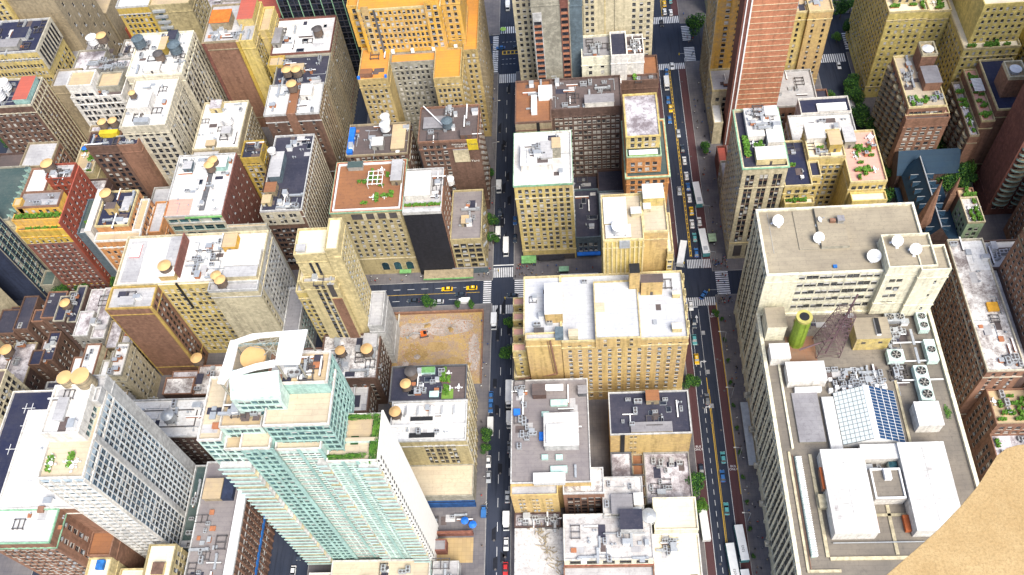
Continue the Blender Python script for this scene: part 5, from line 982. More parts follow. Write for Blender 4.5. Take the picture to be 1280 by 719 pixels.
for k in range(4):
    o = link(bpy.data.objects.new('planter', CL('p', k%3)[1]), b.root); o.location = b.L(61.0, 227+k*2.4, 57); o.rotation_euler = (0,0,math.pi/2); o.scale = (1,1.7,1.4)
b = B('low_building', 'narrow white roofed shop and red hoarding beside the cream penthouse tower', (61, 256))
b.T((59.2,250,64,262), .15, 14, 'greytan', 'ltgrey', W=W()); b.T((59.4,262.2,63.6,274), .15, 10, 'maroon', 'red')
b = B('apartment_tower', 'salmon banded brick tower with dark maroon side and thin white corner line', (75, 300))
b.T((67.3,283,84.6,291.6), .15, 142, 'salmon', 'ltgrey', S=None)
for k in range(44):
    z = 14+k*2.95
    b.box('floor_band', (67.4,282.84,84.5,282.98), z, z+.2, wall('cream2')) if inframe(72,283,z,.02) else None
b.T((64.2,282.7,67.25,291.5), .15, 142, 'maroon', 'ltgrey', par=0); b.box('corner_line', (66.7,282.4,67.25,282.68), 1, 141, M_WHITEP); b.box('corner_line', (64.9,282.4,65.3,282.68), 1, 141, M_WHITEP)
b = B('apartment_tower', 'golden yellow brick tower with paired window columns, left of the salmon tower', (60, 330))
b.T((59.2,309.5,86,333), .15, 100, 'gold', 'ltgrey', S=W(bay=5.4,fl=3.15,w=1.6,h=1.6,lo=3,mar=1.6,a=0,b=15,var=(0,1,2,3,1)), W=W(bay=2.8,fl=3.15,w=1.3,h=1.7,lo=5,ribs=(2.8,.6,.3,'cream2')))
for k in range(20):
    z = 25+k*3.15; b.box('slit_window', (67.6,309.3,68.1,309.49), z, z+1.0, M_FDARK) if inframe(68,309,z) else None
b.T((60,284.0,60.02,284.1), .15, 2, 'gold', 'ltgrey', par=0)
b.T((58.9,296,86,309.4), .15, 22, 'cream2', 'ltgrey', pk='cream', S=W(), W=W(bay=2.8,fl=3.15,w=1.3,h=1.7,lo=5)); b.T((58.6,309.6,59.1,332), .15, 30, 'cream2', 'ltgrey', W=W(bay=2.8,fl=3.15,w=1.3,h=1.7,lo=5,ribs=(2.8,.6,.3,'tan')))
b.T((59.0,284,63.0,295.9), .15, 14, 'cream2', 'white', W=W()); b.clutter((60,297,84,309), 21.1, 6, 'ah')
b = B('apartment_block', 'yellow brick block at the top edge beyond the big green tree', (70, 378))
b.T((66,371,92,400), .15, 45, 'khaki', 'ltgrey', S=W(bay=3.2,fl=3.3,w=1.6,h=1.5), W=W(bay=3,fl=3.3))
b = B('apartment_block', 'three part yellow brick tower right of the salmon tower', (98, 320))
for (x0, x1, y, z, c) in ((88,93,317,44,'gold'),(93.1,99.5,316,46,'yellow'),(99.6,109.8,314.6,47,'amber')): b.T((x0,y,x1,331), .15, z, c, 'tan', pk='cream', S=W(bay=4.6,fl=3.1,w=1.0,h=1.5,lo=4,mar=.4,st='dark'), W=None)
b.clutter((89,316,109,330), 45, 12, 'auavh')
b = B('low_building', 'white seamed low roof behind the salmon tower foot', (96, 303))
b.T((85.2,290.9,105.3,313.1), .15, 15, 'rust', 'ltgrey', S=W(), pk='ltgrey'); b.T((105.8,291,111,302), .15, 13, 'rust', 'tar', S=W()); b.clutter((87,292,104,312), 14, 5, 'ah')
b = B('low_building', 'large white roof with navy back part beside the tree lined street', (104, 268))
b.T((86.5,251,112.5,271), .15, 30, 'cream2', 'white', pk='ltgrey', S=W(), W=W(bay=3,fl=3.3)); b.T((92,271.2,112.5,280), .15, 30.6, 'ltgrey', 'navy', pk='white'); b.box('white_bay', (99,272.5,111,276.5), 29.7, 30.5, M_WHITEP); b.clutter((90,252,110,270), 29, 12, 'avs'); b.T((80,252,86.4,281), .15, 8, 'maroon', 'dkbrown'); b.clutter((80,254,86,280), 7.3, 5, 'au')
b = B('apartment_block', 'yellow brick apartment block with navy roof on one wing and pink terrace on the other', (93, 235))
ys = W(bay=2.7,fl=3.2,w=1.5,h=1.6,lo=3,mar=.6)
b.T((75.4,220.6,85.6,243), .15, 46, 'yellow', 'navy', pk='cream', S=dict(ys), W=W()); b.T((85.7,224.5,89.5,232), .15, 46.3, 'yellow', 'navy', pk='cream', S=dict(ys))
b.T((85.7,232.1,99.4,246), .15, 48, 'yellow', 'cream', pk='cream', S=dict(ys)); b.T((99.5,221,112.9,246.5), .15, 46, 'yellow', 'pink', pk='cream', S=dict(ys)); b.T((76,217.4,87,220.5), .15, 39, 'yellow', 'cream', S=dict(ys)); b.T((100.5,216.6,113.4,220.9), .15, 40, 'yellow', 'cream', S=dict(ys)); b.T((102.5,214.9,113.4,216.5), .15, 35, 'yellow', 'cream', S=dict(ys))
b.house((86,240,93,247.5), 47, 3, 'white', 'white', False); b.house((93.5,235,98,242), 47, 4.4, 'mustard', 'khaki2' if 0 else 'tan'); b.house((100,238,104,245.6), 45.2, 4, 'greytan', 'ltgrey'); b.clutter((76,222,85,242), 45.1, 6, 'vhp'); b.clutter((100,222,112.5,246), 45.1, 26, 'ppptc'); b.clutter((86,233,99,245), 47, 8, 'auph'); b.clutter((76,217.5,87,220.5), 38.2, 3, 'p')
b = B('apartment_tower', 'brown brick tower with scalloped balconies and white roof terrace with round white tank', (138, 275))
r = (130.4,260.8,145.2,290); b.T(r, .15, 42, 'rust', 'beige', pk='cream', S=W(bay=3.2,fl=3.1,w=1.5,h=1.6,lo=3,pair=.2), W=W(bay=3.4,fl=3.1,w=1.6,h=1.8,lo=3)); b.T((130.0,258.4,147,260.7), .15, 37.5, 'rust', 'dkbrown', pk='rust', S=W(bay=3.2,fl=3.1,w=1.6,h=1.6,lo=3,var=(0,1,1,2))); b.T((145.3,260.8,147.4,286), .15, 37.5, 'rust', 'pink', pk='cream')
b.house((138,281,144,288.5), 41, 8, 'rust', 'tan', False); b.ring('tank_wall', (138,281,144,288.5), 49, 50.4, .5, wall('cream2')); b.house((138,270,144.4,279.5), 41, 4.4, 'rust', 'grey', False); tank(141, 284.8, 49, 'white tank sunk in the roof box of the scalloped balcony tower', 2.2, 1.0, 0, 'white'); b.clutter((131,261,145,269), 41.1, 8, 'tpa'); b.clutter((131,270,137.5,289), 41.1, 8, 'auv')
def scallops(b, x, ys, z0, z1, st, rad, mk, rail):
    base = None
    for y in ys:
        z = z0
        while z < z1:
            if inframe(x, y, z, .03):
                if base is None:
                    g = G(); n = 9
                    pts = [(rad*-math.sin(math.pi*i/n), rad*1.25*math.cos(math.pi*i/n)) for i in range(n+1)]
                    k = len(pts); g.v += [(p, q, 0) for p, q in pts]+[(p, q, .25) for p, q in pts]+[(p, q, 1.15) for p, q in pts]
                    g.f.append(tuple(range(k, 2*k))); g.m.append(0); g.f.append(tuple(range(k-1, -1, -1))); g.m.append(0)
                    for i in range(n): g.f.append((i, i+1, k+i+1, k+i)); g.m.append(1); g.f.append((k+i, k+i+1, 2*k+i+1, 2*k+i)); g.m.append(1)
                    base = bpy.data.meshes.new('balcony'); base.from_pydata(g.v, [], g.f); base.materials.append(wall(mk)); base.materials.append(rail); base.polygons.foreach_set('material_index', g.m)
                o = link(bpy.data.objects.new('balcony', base), b.root); o.location = b.L(x, y, z)
            z += st
scallops(b, 130.35, (264.5,270.5,276.5,282.5,288), 6, 38, 3.1, 1.7, 'cream2', wall('tan'))
b = B('apartment_tower', 'brown brick tower with stepped garden terraces and striped pergola, right of the scalloped one', (168, 272))
b.T((164.6,259,178,287), .15, 40, 'rust', 'navy', pk='cream'); b.house((167.5,266,174.5,275), 39, 9.5, 'rust', 'tan', False); b.ring('tank_wall', (167.5,266,174.5,275), 48.5, 50.2, .5, wall('cream2')); tank(171, 270.5, 48.6, 'pale tank in the open box on the garden terrace tower', 2.2, 1.6, 0, 'white'); b.T((159.4,257,164.5,286), .15, 36, 'rust', 'pink', pk='cream', W=W(bay=3,fl=3.1)); b.T((155.6,254,159.3,284), .15, 31, 'rust', 'stain2', pk='tan', W=W(bay=3,fl=3.1,w=1.5)); b.clutter((159.4,258,164.4,284), 35.1, 14, 'ppp'); b.clutter((155.6,255,159.3,283), 30.1, 12, 'ptp')
g = G(); A = b.L(160, 272, 35.1)
for k in range(9): g.box(A[0], A[1]+k*.8, A[2]+2.2, A[0]+4, A[1]+k*.8+.5, A[2]+2.4)
g.obj('pergola', [M_WHITEP], b.root); scallops(b, 155.55, (257,263,269,275,281), 6, 29, 3.1, 1.5, 'cream2', wall('tan'))
b = B('apartment_tower', 'huge yellow brick apartment house filling the top right with setbacks and terraces', (155, 315))
ys = W(bay=2.7,fl=3.1,w=1.05,h=1.4,lo=4,mar=.8,pair=0,st='light',var=(0,0,1,2)); wy = W(bay=2.6,fl=3.1,w=1.1,h=1.5,lo=3)
b.T((130.6,307.5,147,350), .15, 50, 'lemon', 'cream', pk='cream', S=dict(ys), W=dict(wy)); b.T((147.1,310,157.4,340), .15, 47, 'lemon', 'cream', pk='cream', S=dict(ys)); b.T((157.5,288.5,180,325), .15, 45, 'lemon', 'cream', pk='cream', S=dict(ys), W=dict(wy)); b.T((133.5,313,147,345), 49, 63, 'cream', 'cream', S=dict(ys, lo=1), W=dict(wy, lo=1)); b.T((160.5,292.5,179.8,324), 44, 64, 'lemon', 'cream', S=dict(ys, lo=1)); b.T((147.1,320,160,345), 46, 58, 'lemon', 'cream', S=dict(ys, lo=1))
b.T((184,280,214,330), .15, 45, 'lemon', 'tan', W=W(bay=2.6,fl=3.1), S=W(bay=2.6,fl=3.1)); b.clutter((147.5,310.5,157.4,320), 46.1, 8, 'ppt'); b.clutter((157.8,288.5,180,292.4), 44.1, 8, 'p'); b.clutter((131,308,146,313), 49.1, 4, 'p')
b = B('apartment_tower', 'dark maroon brick tower with teal rimmed curved balconies at the right edge', (180, 240))
b.T((166.2,237,205,254), .15, 120, 'maroon', 'dkbrown', S=W(bay=3.4,fl=3.0,w=1.6,h=1.5,lo=4)) ; b.T((205.2,232,240,258), .15, 118, 'maroon', 'dkbrown')
for k in range(34):
    z = 8+k*3.0
    for x in (170.2, 177.5, 184, 192, 200):
        if inframe(x, 235, z, .02):
            g = G(); n = 9; pts = [(3.2*math.cos(math.pi+math.pi*i/n), 2.0*math.sin(math.pi+math.pi*i/n)) for i in range(n+1)]; kk = len(pts); A = b.L(x, 236.95, z)
            g.v += [(A[0]+p, A[1]+q, A[2]) for p, q in pts]+[(A[0]+p, A[1]+q, A[2]+.25) for p, q in pts]+[(A[0]+p, A[1]+q, A[2]+1.1) for p, q in pts]
            g.f.append(tuple(range(kk, 2*kk))); g.m.append(0)
            for i in range(n): g.f.append((i, i+1, kk+i+1, kk+i)); g.m.append(0); g.f.append((kk+i, kk+i+1, 2*kk+i+1, 2*kk+i)); g.m.append(1)
            g.obj('balcony', [wall('tan'), wall('teal')], b.root)
b = B('apartment_block', 'brown brick slab with small windows crossing the right edge below the maroon tower', (160, 190))
b.T((172,200,205,229), .15, 45, 'rust', 'dkbrown', W=W(bay=2.6,fl=3.0,w=1.1,h=1.5)); b.T((145.6,150,190,185.3), .15, 62, 'rust', 'dkbrown', pk='tan', W=W(bay=2.5,fl=3.0,w=1.1,h=1.5,lo=3,var=(0,0,1,1,2)), S=W(bay=2.6,fl=3.0))
b = B('apartment_block', 'dark brick block with peeling white speckled roof right of the cream department store', (137, 170))
r = (130.3,143.6,142.6,197.2); b.T(r, .15, 40, 'rust', 'stain', pk='lime', par=.9, W=W(bay=2.35,fl=3.0,w=1.25,h=1.6,lo=3,var=(0,0,1,1,2),mar=.6), S=W(bay=4,fl=3.2,lo=20,w=1)); b.T((142.7,144,145.5,185.3), .15, 38, 'dbrown', 'white2'); b.T((142.7,185.4,160,197.5), .15, 38, 'dbrown', 'white'); b.clutter((143,186,160,197), 37.2, 6, 'av'); b.box('roof_patch', (r[0]+5,r[1]+40,r[0]+12,r[3]-.8), 39.2, 39.35, roofm('white')); b.box('orange_skylight', (r[0]+6.4,r[1]+23,r[0]+10,r[1]+26.4), 39.2, 40.2, mat('tarp_orange', (.7,.36,.04), .8)); b.clutter(r, 39.1, 14, 'avsh'); b.clutter((r[0]+6,r[1]+1,r[2],r[1]+6), 39.1, 8, 'aau')
b = B('apartment_block', 'rust brick terraces with planted balconies below the peeling roof, right edge', (142, 130))
b.T((134,130,160,143.4), .15, 27, 'rust', 'tan', pk='rust', S=W(bay=2.8,fl=3.1,w=1.4), W=W(bay=2.8,fl=3.1)); b.T((134,112,160,129.9), .15, 20, 'rust', 'stain2', pk='rust', S=W(), W=W(bay=2.8,fl=3.1)); b.T((148,131,160,143.5), 26, 34, 'rust', 'red', W=W(bay=2.8,fl=3.1,lo=1)); b.clutter((134,130,148,143), 26.1, 18, 'pppta'); b.clutter((134,112,156,130), 19.1, 16, 'pa')
b = B('low_building', 'small pale green house with white roof terrace beside the dark church', (152, 225))
b.T((149.4,219,156,231.6), .15, 20, 'lgreen', 'white2', pk='cream2', S=W(bay=3,fl=3.2), W=W(bay=3,fl=3.2)); b.clutter((149.4,219,156,231), 19.1, 6, 'tp'); b.T((149.6,231.7,156,237), .15, 19, 'rust', 'tan'); b.clutter((149,232,156,237), 18.1, 5, 'pp')
# church
b = B('church', 'brownstone church with dark navy roofs, slender stone spire and white dormer lines', (140, 238))
def gable(x0, x1, y0, y1, ze, zr, name='roof', m=None, axis='y'):
    g = G()
    if axis == 'y':
        xm = (x0+x1)/2; V = [(x0,y0,ze),(x1,y0,ze),(x1,y1,ze),(x0,y1,ze),(xm,y0,zr),(xm,y1,zr)]; F = [(0,4,5,3),(1,2,5,4),(0,1,4),(2,3,5)]
    else:
        ym = (y0+y1)/2; V = [(x0,y0,ze),(x1,y0,ze),(x1,y1,ze),(x0,y1,ze),(x0,ym,zr),(x1,ym,zr)]; F = [(0,1,5,4),(2,3,4,5),(1,2,5),(3,0,4)]
    g.v = [b.L(*v) for v in V]; g.f = F; g.m = [0,0,1,1]; return g.obj(name, [m or mat('roof_slate', (.009,.032,.065), .6, 'roof', c2=(.02,.045,.07), amt=.25), wall('dbrown')], b.root)
ms = mat('roof_slate', (.009,.032,.065), .6, 'roof', c2=(.02,.045,.07), amt=.25)
b.T((132.6,216,143.4,250), .15, 13, 'dbrown', 'navy', par=0); b.T((143.5,217,149.2,247), .15, 8, 'dbrown', 'navy', par=0); b.T((131,250.1,155,262), .15, 13, 'dbrown', 'navy', par=0)
gable(132.4,143.6,215.6,252,13,22,m=ms); gable(130.5,155.5,249.6,262,13.02,21.6,axis='x',m=ms); b.box('aisle_roof', (143.7,216.8,149.3,247.2), 8.1, 9.2, ms); b.box('aisle_roof', (130.2,218,132.3,247), 6.1, 8.4, ms); b.box('ridge_cap', (137.8,215.6,138.2,252), 21.9, 22.4, M_METAL)
for k in range(8):
    for sx in (-1, 1):
        y = 218+k*3.8; g = G(); zr_ = 19.4; xa, xb = 138+sx*1.5, 138+sx*4.6
        g.v = [b.L(*v) for v in ((xa,y,zr_),(xb,y,zr_),(xb,y-.8,zr_-2.4),(xb,y+.8,zr_-2.4),(xa,y-.8,zr_-.6),(xa,y+.8,zr_-.6))]; g.f = [(0,1,2,4),(0,5,3,1),(1,3,2)]; g.m = [0,0,1]; o = g.obj('dormer', [ms, wall('brown')], b.root)
        g = G(); g.tube(b.L(xa,y,zr_+.08), b.L(xb,y,zr_+.08), .13, 4); g.obj('ridge_line', [M_METAL], o)
g = G(); A = b.L(134, 222.5, 0); g.box(A[0]-2.3, A[1]-2.3, 0, A[0]+2.3, A[1]+2.3, 18); n = len(g.v); g.v += [(A[0]+2.8*math.cos(a*math.pi/4), A[1]+2.8*math.sin(a*math.pi/4), 18) for a in range(8)]+[(A[0], A[1], 43)]
for i in range(8): g.f.append((n+i, n+(i+1)%8, n+8)); g.m.append(0)
g.obj('spire', [wall('rust')], b.root)
g = G(); A = b.L(147.2, 234, 0); g.box(A[0]-1.1, A[1]-1.1, 0, A[0]+1.1, A[1]+1.1, 20); g.cyl(A[0], A[1], 20, 29, 1.2, .2, n=8); g.obj('small_spire', [wall('rust')], b.root)

# ------------------------------------------------------------------ cream department store
b = B('department_store', 'huge cream department store with a raised tan slab and a lower roof full of machinery', (87, 140))
ww = W(bay=2.9,fl=4.2,w=1.7,h=3.1,pair=.0,lo=7,top=1.6,mar=.8,st='dark',var=(0,0,1),ribs=(6.0,.9,.35,'ivory'))
b.T((58.6,66,116.0,167.0), .15, 43, 'ivory', 'gravel2', pk='ivory', par=1.2, pw=.7, cor=('ivory',.5,.7), W=dict(ww), S=W(bay=3,fl=4.2,w=1.4,h=2.9))
b.T((58.6,167.1,110.4,194), .15, 67, 'ivory', 'gravel', pk='ivory', par=.9, pw=.6, cor=('white',.25,.3), W=W(bay=2.9,fl=3.9,w=1.7,h=2.8,lo=7,top=1.6,mar=.8,st='dark',var=(0,0,1),ribs=(6,.9,.35,'ivory')), S=W(bay=4.6,fl=4.4,w=1.75,h=2.0,pair=.35,lo=45.5,top=1.2,a=9.5,b=46,st='light',var=(0,1,1)))
b.T((95.6,165.2,110.6,178), 43, 71.5, 'ivory', 'gravel', pk='ivory', par=1.1, S=W(bay=5,fl=4.5,w=1.7,h=1.7,lo=6,top=4,pair=.3,a=1,b=7)); b.T((105.5,164,114.6,173.5), 43, 71, 'ivory', 'gravel', pk='ivory', par=1.1, S=W(bay=4,fl=8,w=.7,h=1.3,lo=4,a=4,b=8))
b.box('roof_slab', (77.5,177,86.5,193), 66.2, 67.6, wall('greytan'), roofm('gravel')); b.house((84,186,86,188), 67.6, 1.8, 'grey', 'grey', False); b.box('slab_step', (70.5,177,76.8,193), 66.15, 66.5, wall('greytan'), roofm('gravel')); b.box('slab_joint', (62,176,62.2,193), 66.1, 66.25, wall('grey')); b.box('small_blue_cover', (80,169.2,81.2,170.2), 66.2, 66.9, wall('blue')); b.box('chimney_set', (81.6,186.4,83.4,187.6), 67.6, 68.8, wall('rust')) 
def dish(x, y, z, label, r=1.7, az=0.4):
    t = thing('satellite_dish', label, 'satellite dish', (x, y, z), az, 'satellite dishes on the raised tan roof')
    g = G(); n = 18; rings = 4
    tilt = Matrix.Rotation(R(38), 4, 'X'); c = Vector((0, 0, 2.0)); g.v.append(tuple(c))
    for j in range(1, rings+1):
        q = r*j/rings
        for i in range(n): a = 2*math.pi*i/n; g.v.append(tuple((tilt @ Vector((q*math.cos(a), q*math.sin(a), .18*q*q)))+c))
    for i in range(n): g.f.append((0, 1+i, 1+(i+1)%n)); g.m.append(0)
    for j in range(rings-1):
        for i in range(n): a0 = 1+j*n+i; a1 = 1+j*n+(i+1)%n; g.f.append((a0, a0+n, a1+n, a1)); g.m.append(0)
    g.obj('dish', [M_WHITEP], t, True)
    g = G(); g.tube((0,0,0), (0,.2,1.9), .16); g.obj('mast', [M_METAL], t); tp = tilt @ Vector((0, 0, 1.7))+c
    g = G(); g.tube(tilt @ Vector((r*.9,0,.4))+c, tp, .05, 4); g.tube(tilt @ Vector((-r*.9,0,.4))+c, tp, .05, 4); g.box(tp.x-.15, tp.y-.15, tp.z-.15, tp.x+.15, tp.y+.15, tp.z+.15); g.obj('feed_arm', [M_METAL], t)
    for q in range(3):
        g = G(); a = 2.1*q+.5; g.tube((0,0,1.0), (1.5*math.cos(a),1.5*math.sin(a),.1), .08); g.box(1.5*math.cos(a)-.45, 1.5*math.sin(a)-.3, 0, 1.5*math.cos(a)+.45, 1.5*math.sin(a)+.3, .3); g.obj('ballast_leg', [M_WHITEP], t)
dish(*(64.6,188.2), 66, 'large white dish standing alone at the left of the raised tan roof', 2.0); dish(*(76.8,180.5), 66, 'large white dish near the middle of the raised tan roof', 1.9, .2); dish(*(78.5,187.8), 66, 'small narrow white dish near the centre back of the raised tan roof', 1.0, 1.3); dish(*(93.2,172.2), 66, 'broad white dish tilted flat, at the front right of the raised tan roof', 2.2, -.6)
dish(*(99.7,174.7), 70.4, 'left dish on the raised corner block of the tan roof', 1.9, .1); dish(*(104.7,171.2), 70.4, 'right dish on the raised corner block of the tan roof', 1.9, -.2)
# lower roof
b.house((59.6,156.8,65.8,164.4), 41.8, 9, 'ivory', 'gravel', False); b.house((60,147.2,66.2,152.7), 41.8, 5, 'white', 'white', False); b.house((64.4,138.8,76.6,145.8), 41.8, 4.6, 'white', 'white', False); b.box('duct', (66.5,136.4,75,137.8), 42, 44, M_WHITEP)
b.box('terracotta_floor', (66.5,144,76,158), 41.85, 42.0, mat('roof_terracotta', (.24,.12,.07), .9, 'roof', c2=(.2,.14,.1)))
b.house((88.0,152,99,160), 41.8, 7.5, 'yellow', 'gravel', False); b.box('roof_slot', (94.4,153,95.8,159.2), 48.0, 50.6, M_WHITEP, M_BLACKP)
for (x, y) in ((90,151.9),(95.4,151.9)): b.box('small_window', (x,y-.1,x+1.2,y+.1), 46.3, 47.2, M_FDARK)
g = G(); A = b.L(69.9, 155.6, 41.9); g.cyl(A[0], A[1], A[2], A[2]+17, 2.4, 2.4, n=28, cap=False); g.cyl(A[0], A[1], A[2]+16.2, A[2]+17.2, 2.6, 2.6, n=28, m=1, mt=1); g.cyl(A[0], A[1], A[2]+17.2, A[2]+17.25, 1.6, 1.6, n=20, m=2)
for k in range(6): g.cyl(A[0], A[1], A[2]+2+k*2.9, A[2]+2.2+k*2.9, 2.6, 2.6, n=28, cap=False, m=0)
for k in range(9): a_ = k*.7; g.tube((A[0]+2.55*math.cos(a_), A[1]+2.55*math.sin(a_), A[2]), (A[0]+2.55*math.cos(a_), A[1]+2.55*math.sin(a_), A[2]+16), .07, 4)
g.obj('smokestack', [mat('stack_green', (.23,.32,.035), .7, 'wall', c2=(.15,.22,.03)), mat('stack_rim', (.45,.40,.12), .7), M_BLACKP], b.root, False)
g = G()    # steel lattice mast
A = Vector(b.L(79.4, 153, 42)); H_ = 21.0; N_ = 9
def cor(k, i):
    s_ = 3.8*(1-k/N_)+2.2*(k/N_); return A+Vector((s_*(1 if i in (0,1) else -1)+k*.35, s_*(1 if i in (0,3) else -1)+k*.2, H_*k/N_))
for k in range(N_):
    for i in range(4):
        j = (i+1) % 4; g.tube(cor(k,i), cor(k+1,i), .14, 4); g.tube(cor(k,i), cor(k+1,j), .07, 4); g.tube(cor(k,j), cor(k+1,i), .07, 4); g.tube(cor(k+1,i), cor(k+1,j), .07, 4)
g.tube(A+Vector((-1,-3,2)), A+Vector((6.5,6,24)), .3, 6); g.tube(A+Vector((-10,-3,5)), A+Vector((1.5,0,7)), .3, 6)
rr = random.Random(3)
for i in range(110): p_ = A+Vector((rr.uniform(-3.5,4.5), rr.uniform(-3,5), rr.uniform(3,17))); g.tube(p_, p_+Vector((rr.uniform(-2.5,2.5), rr.uniform(-2.5,2.5), rr.uniform(-1.5,2))), .06, 3)
g.obj('lattice_mast', [mat('mast_paint', (.14,.085,.095), .7)], b.root)
def fan_unit(x, y, z, nx, ny, label, sx=4.2, sy=4.2, h=3.2):
    t = thing('cooling_tower', label, 'cooling unit', (x, y, z), 0, 'rooftop cooling units'); g = G(); W_, D_ = nx*sx/2, ny*sy/2
    g.box(-W_, -D_, .5, W_, D_, h, 0, 0); g.obj('casing', [M_METAL if nx > 1 else wall('tealpale')], t); g = G()
    for a in (-W_, W_-.3):
        for c in (-D_, D_-.3): g.box(a, c, 0, a+.3, c+.3, .5)
    g.obj('feet', [M_FDARK], t)
    for i in range(nx):
        for j in range(ny):
            cx, cy = (i-(nx-1)/2)*sx, (j-(ny-1)/2)*sy; rr_ = min(sx, sy)*.38; g = G(); g.cyl(cx, cy, h, h+.5, rr_, rr_*.95, n=20, cap=False); g.cyl(cx, cy, h+.1, h+.12, rr_*.95, n=20, m=1); f = g.obj('fan_ring', [M_METAL, M_BLACKP], t)
            g = G()
            for q in range(6): a_ = q*math.pi/3; g.quad((cx,cy,h+.2), (cx+rr_*.85*math.cos(a_-.18), cy+rr_*.85*math.sin(a_-.18), h+.26), (cx+rr_*.9*math.cos(a_), cy+rr_*.9*math.sin(a_), h+.28), (cx+rr_*.85*math.cos(a_+.22), cy+rr_*.85*math.sin(a_+.22), h+.3))
            g.cyl(cx, cy, h+.2, h+.5, rr_*.2, n=8); g.obj('fan_blades', [wall('grey')], t)
    return t
fan_unit(107.2,137.5,42,1,3,'tall cooling unit with three big round fans near the right parapet'); fan_unit(*(100.6,147.9),42,1,1,'single fan cooling box in front of the yellow roof house',5.2,4.2); fan_unit(103.6,165.0-2.2,42,2,1,'low twin fan cooling unit behind the yellow roof house',3.2,3.2,2.4); fan_unit(112,160.5,42,1,2,'twin fan cooling unit by the right parapet behind the white tank box',3.2,3.4)
t = fan_unit(112.2,149.4,42,1,1,'long white cooling box with one small fan at the right parapet',3.4,8)
b.house((101.6,121.6,109,129.6), 41.8, 5.6, 'white', 'white', False)
for k in range(3): b.box('pipe_rack', (107.2+.0*k, 138+k*7, 108.0, 144+k*7), 44+.0*k, 44.4, M_METAL); b.box('pipe_rack', (101,139+k*7,114,139.4+k*7), 43.6, 43.9, M_WHITEP)
b.clutter((76.5,136,97,146), 41.85, 34, 'aauhav'); b.clutter((98.6,136,103,158), 41.85, 18, 'auas'); b.clutter((81,137,97,142), 41.85, 14, 'aav'); b.clutter((66,160,110,166), 41.85, 8, 'ash'); b.clutter((100,155,108,160), 41.85, 8, 'aau')
for k in range(9): b.box('white_tank_box', (77.4+k*2.1,136.0+(k%2)*.9,78.6+k*2.1,137.2+(k%2)*.9), 41.9, 43.8, M_WHITEP)
# big skylight: white glazed slope and blue glazed slope
g = G(); x0, xm, x1, y0, y1 = 78.4, 87.0, 97.6, 117.4, 135.6
def slope(xa, za, xb, zb_, nx, ny, m, bar, gap):
    for i in range(nx):
        for j in range(ny):
            u0, u1 = (i+gap)/nx, (i+1-gap)/nx; v0, v1 = y0+(y1-y0)*(j+gap)/ny, y0+(y1-y0)*(j+1-gap)/ny
            q = G(); q.quad(b.L(xa+(xb-xa)*u0, v0, za+(zb_-za)*u0+.14), b.L(xa+(xb-xa)*u1, v0, za+(zb_-za)*u1+.14), b.L(xa+(xb-xa)*u1, v1, za+(zb_-za)*u1+.14), b.L(xa+(xb-xa)*u0, v1, za+(zb_-za)*u0+.14)); q.obj('glass_pane', [m], b.root)
    q = G(); q.quad(b.L(xa, y0, za), b.L(xb, y0, zb_), b.L(xb, y1, zb_), b.L(xa, y1, za)); q.obj('glazing_frame', [bar], b.root)
slope(x0, 43.2, xm, 48, 7, 12, mat('milk_glass', (.64,.68,.67), .4, 'plain', c2=(.54,.58,.58)), mat('frame_grey', (.16,.18,.19), .6), .055); slope(xm+1.4, 48, x1, 43.4, 4, 17, mat('blue_glass', (.018,.055,.13), .2, 'plain', c2=(.012,.035,.09)), M_WHITEP, .06)
b.box('ridge', (xm-.2,y0,xm+1.6,y1), 47.6, 48.2, M_WHITEP); q = G(); q.v = [b.L(x0,y0-.1,42),b.L(x1,y0-.1,42),b.L(x1,y0-.1,43.4),b.L(xm+1.4,y0-.1,48),b.L(xm,y0-.1,48),b.L(x0,y0-.1,43.2)]; q.f = [(0,1,2,3,4,5)]; q.m = [0]; q.obj('gable_end', [M_WHITEP], b.root)
q = G(); q.v = [b.L(x0,y1+.1,42),b.L(x1,y1+.1,42),b.L(x1,y1+.1,43.4),b.L(xm+1.4,y1+.1,48),b.L(xm,y1+.1,48),b.L(x0,y1+.1,43.2)]; q.f = [(5,4,3,2,1,0)]; q.m = [0]; q.obj('gable_end', [M_WHITEP], b.root)
b.house((74.6,115,78.0,134), 41.8, 1.8, 'white', 'white', False); b.box('roof_bay', (65.4,119,73.6,136.4), 41.85, 42.6, wall('greytan'), roofm('grey'))
b.house((69.9,87.8,82.4,114), 41.8, 6.2, 'white', 'white', False); b.house((93.4,88.2,107,115.6), 41.8, 6.2, 'white', 'white', False); b.house((82.5,111.2,93.3,115.8), 41.8, 5, 'white', 'white', False); b.house((83.8,98.4,92.8,108), 41.8, 4.4, 'white', 'gravel2', False); b.ring('well_rim', (83.8,98.4,92.8,108), 46.3, 47, .5, M_WHITEP); b.box('white_box', (87.6,104.2,89.6,107.4), 46.3, 47.9, M_WHITEP)
b.box('blue_vent_row', (90.6,108.2,93,111), 42, 44.6, wall('tealpale'), M_TGLASS); b.clutter((83,108,90,111), 41.85, 6, 'aav'); b.box('rust_panel', (69.0,102,69.9,109), 44, 46.4, wall('rust'), mat('rust_flat', (.45,.12,.04), .9)); b.box('rust_panel', (82.5,89,83.0,93), 45, 46.8, wall('rust'), mat('rust_flat', (.45,.12,.04), .9)); b.box('rust_panel', (91.6,89.5,93.3,94.5), 42, 43.4, mat('rust_flat', (.45,.12,.04), .9)); b.box('rust_panel', (107,100,107.7,109), 44, 46.4, mat('rust_flat', (.45,.12,.04), .9))
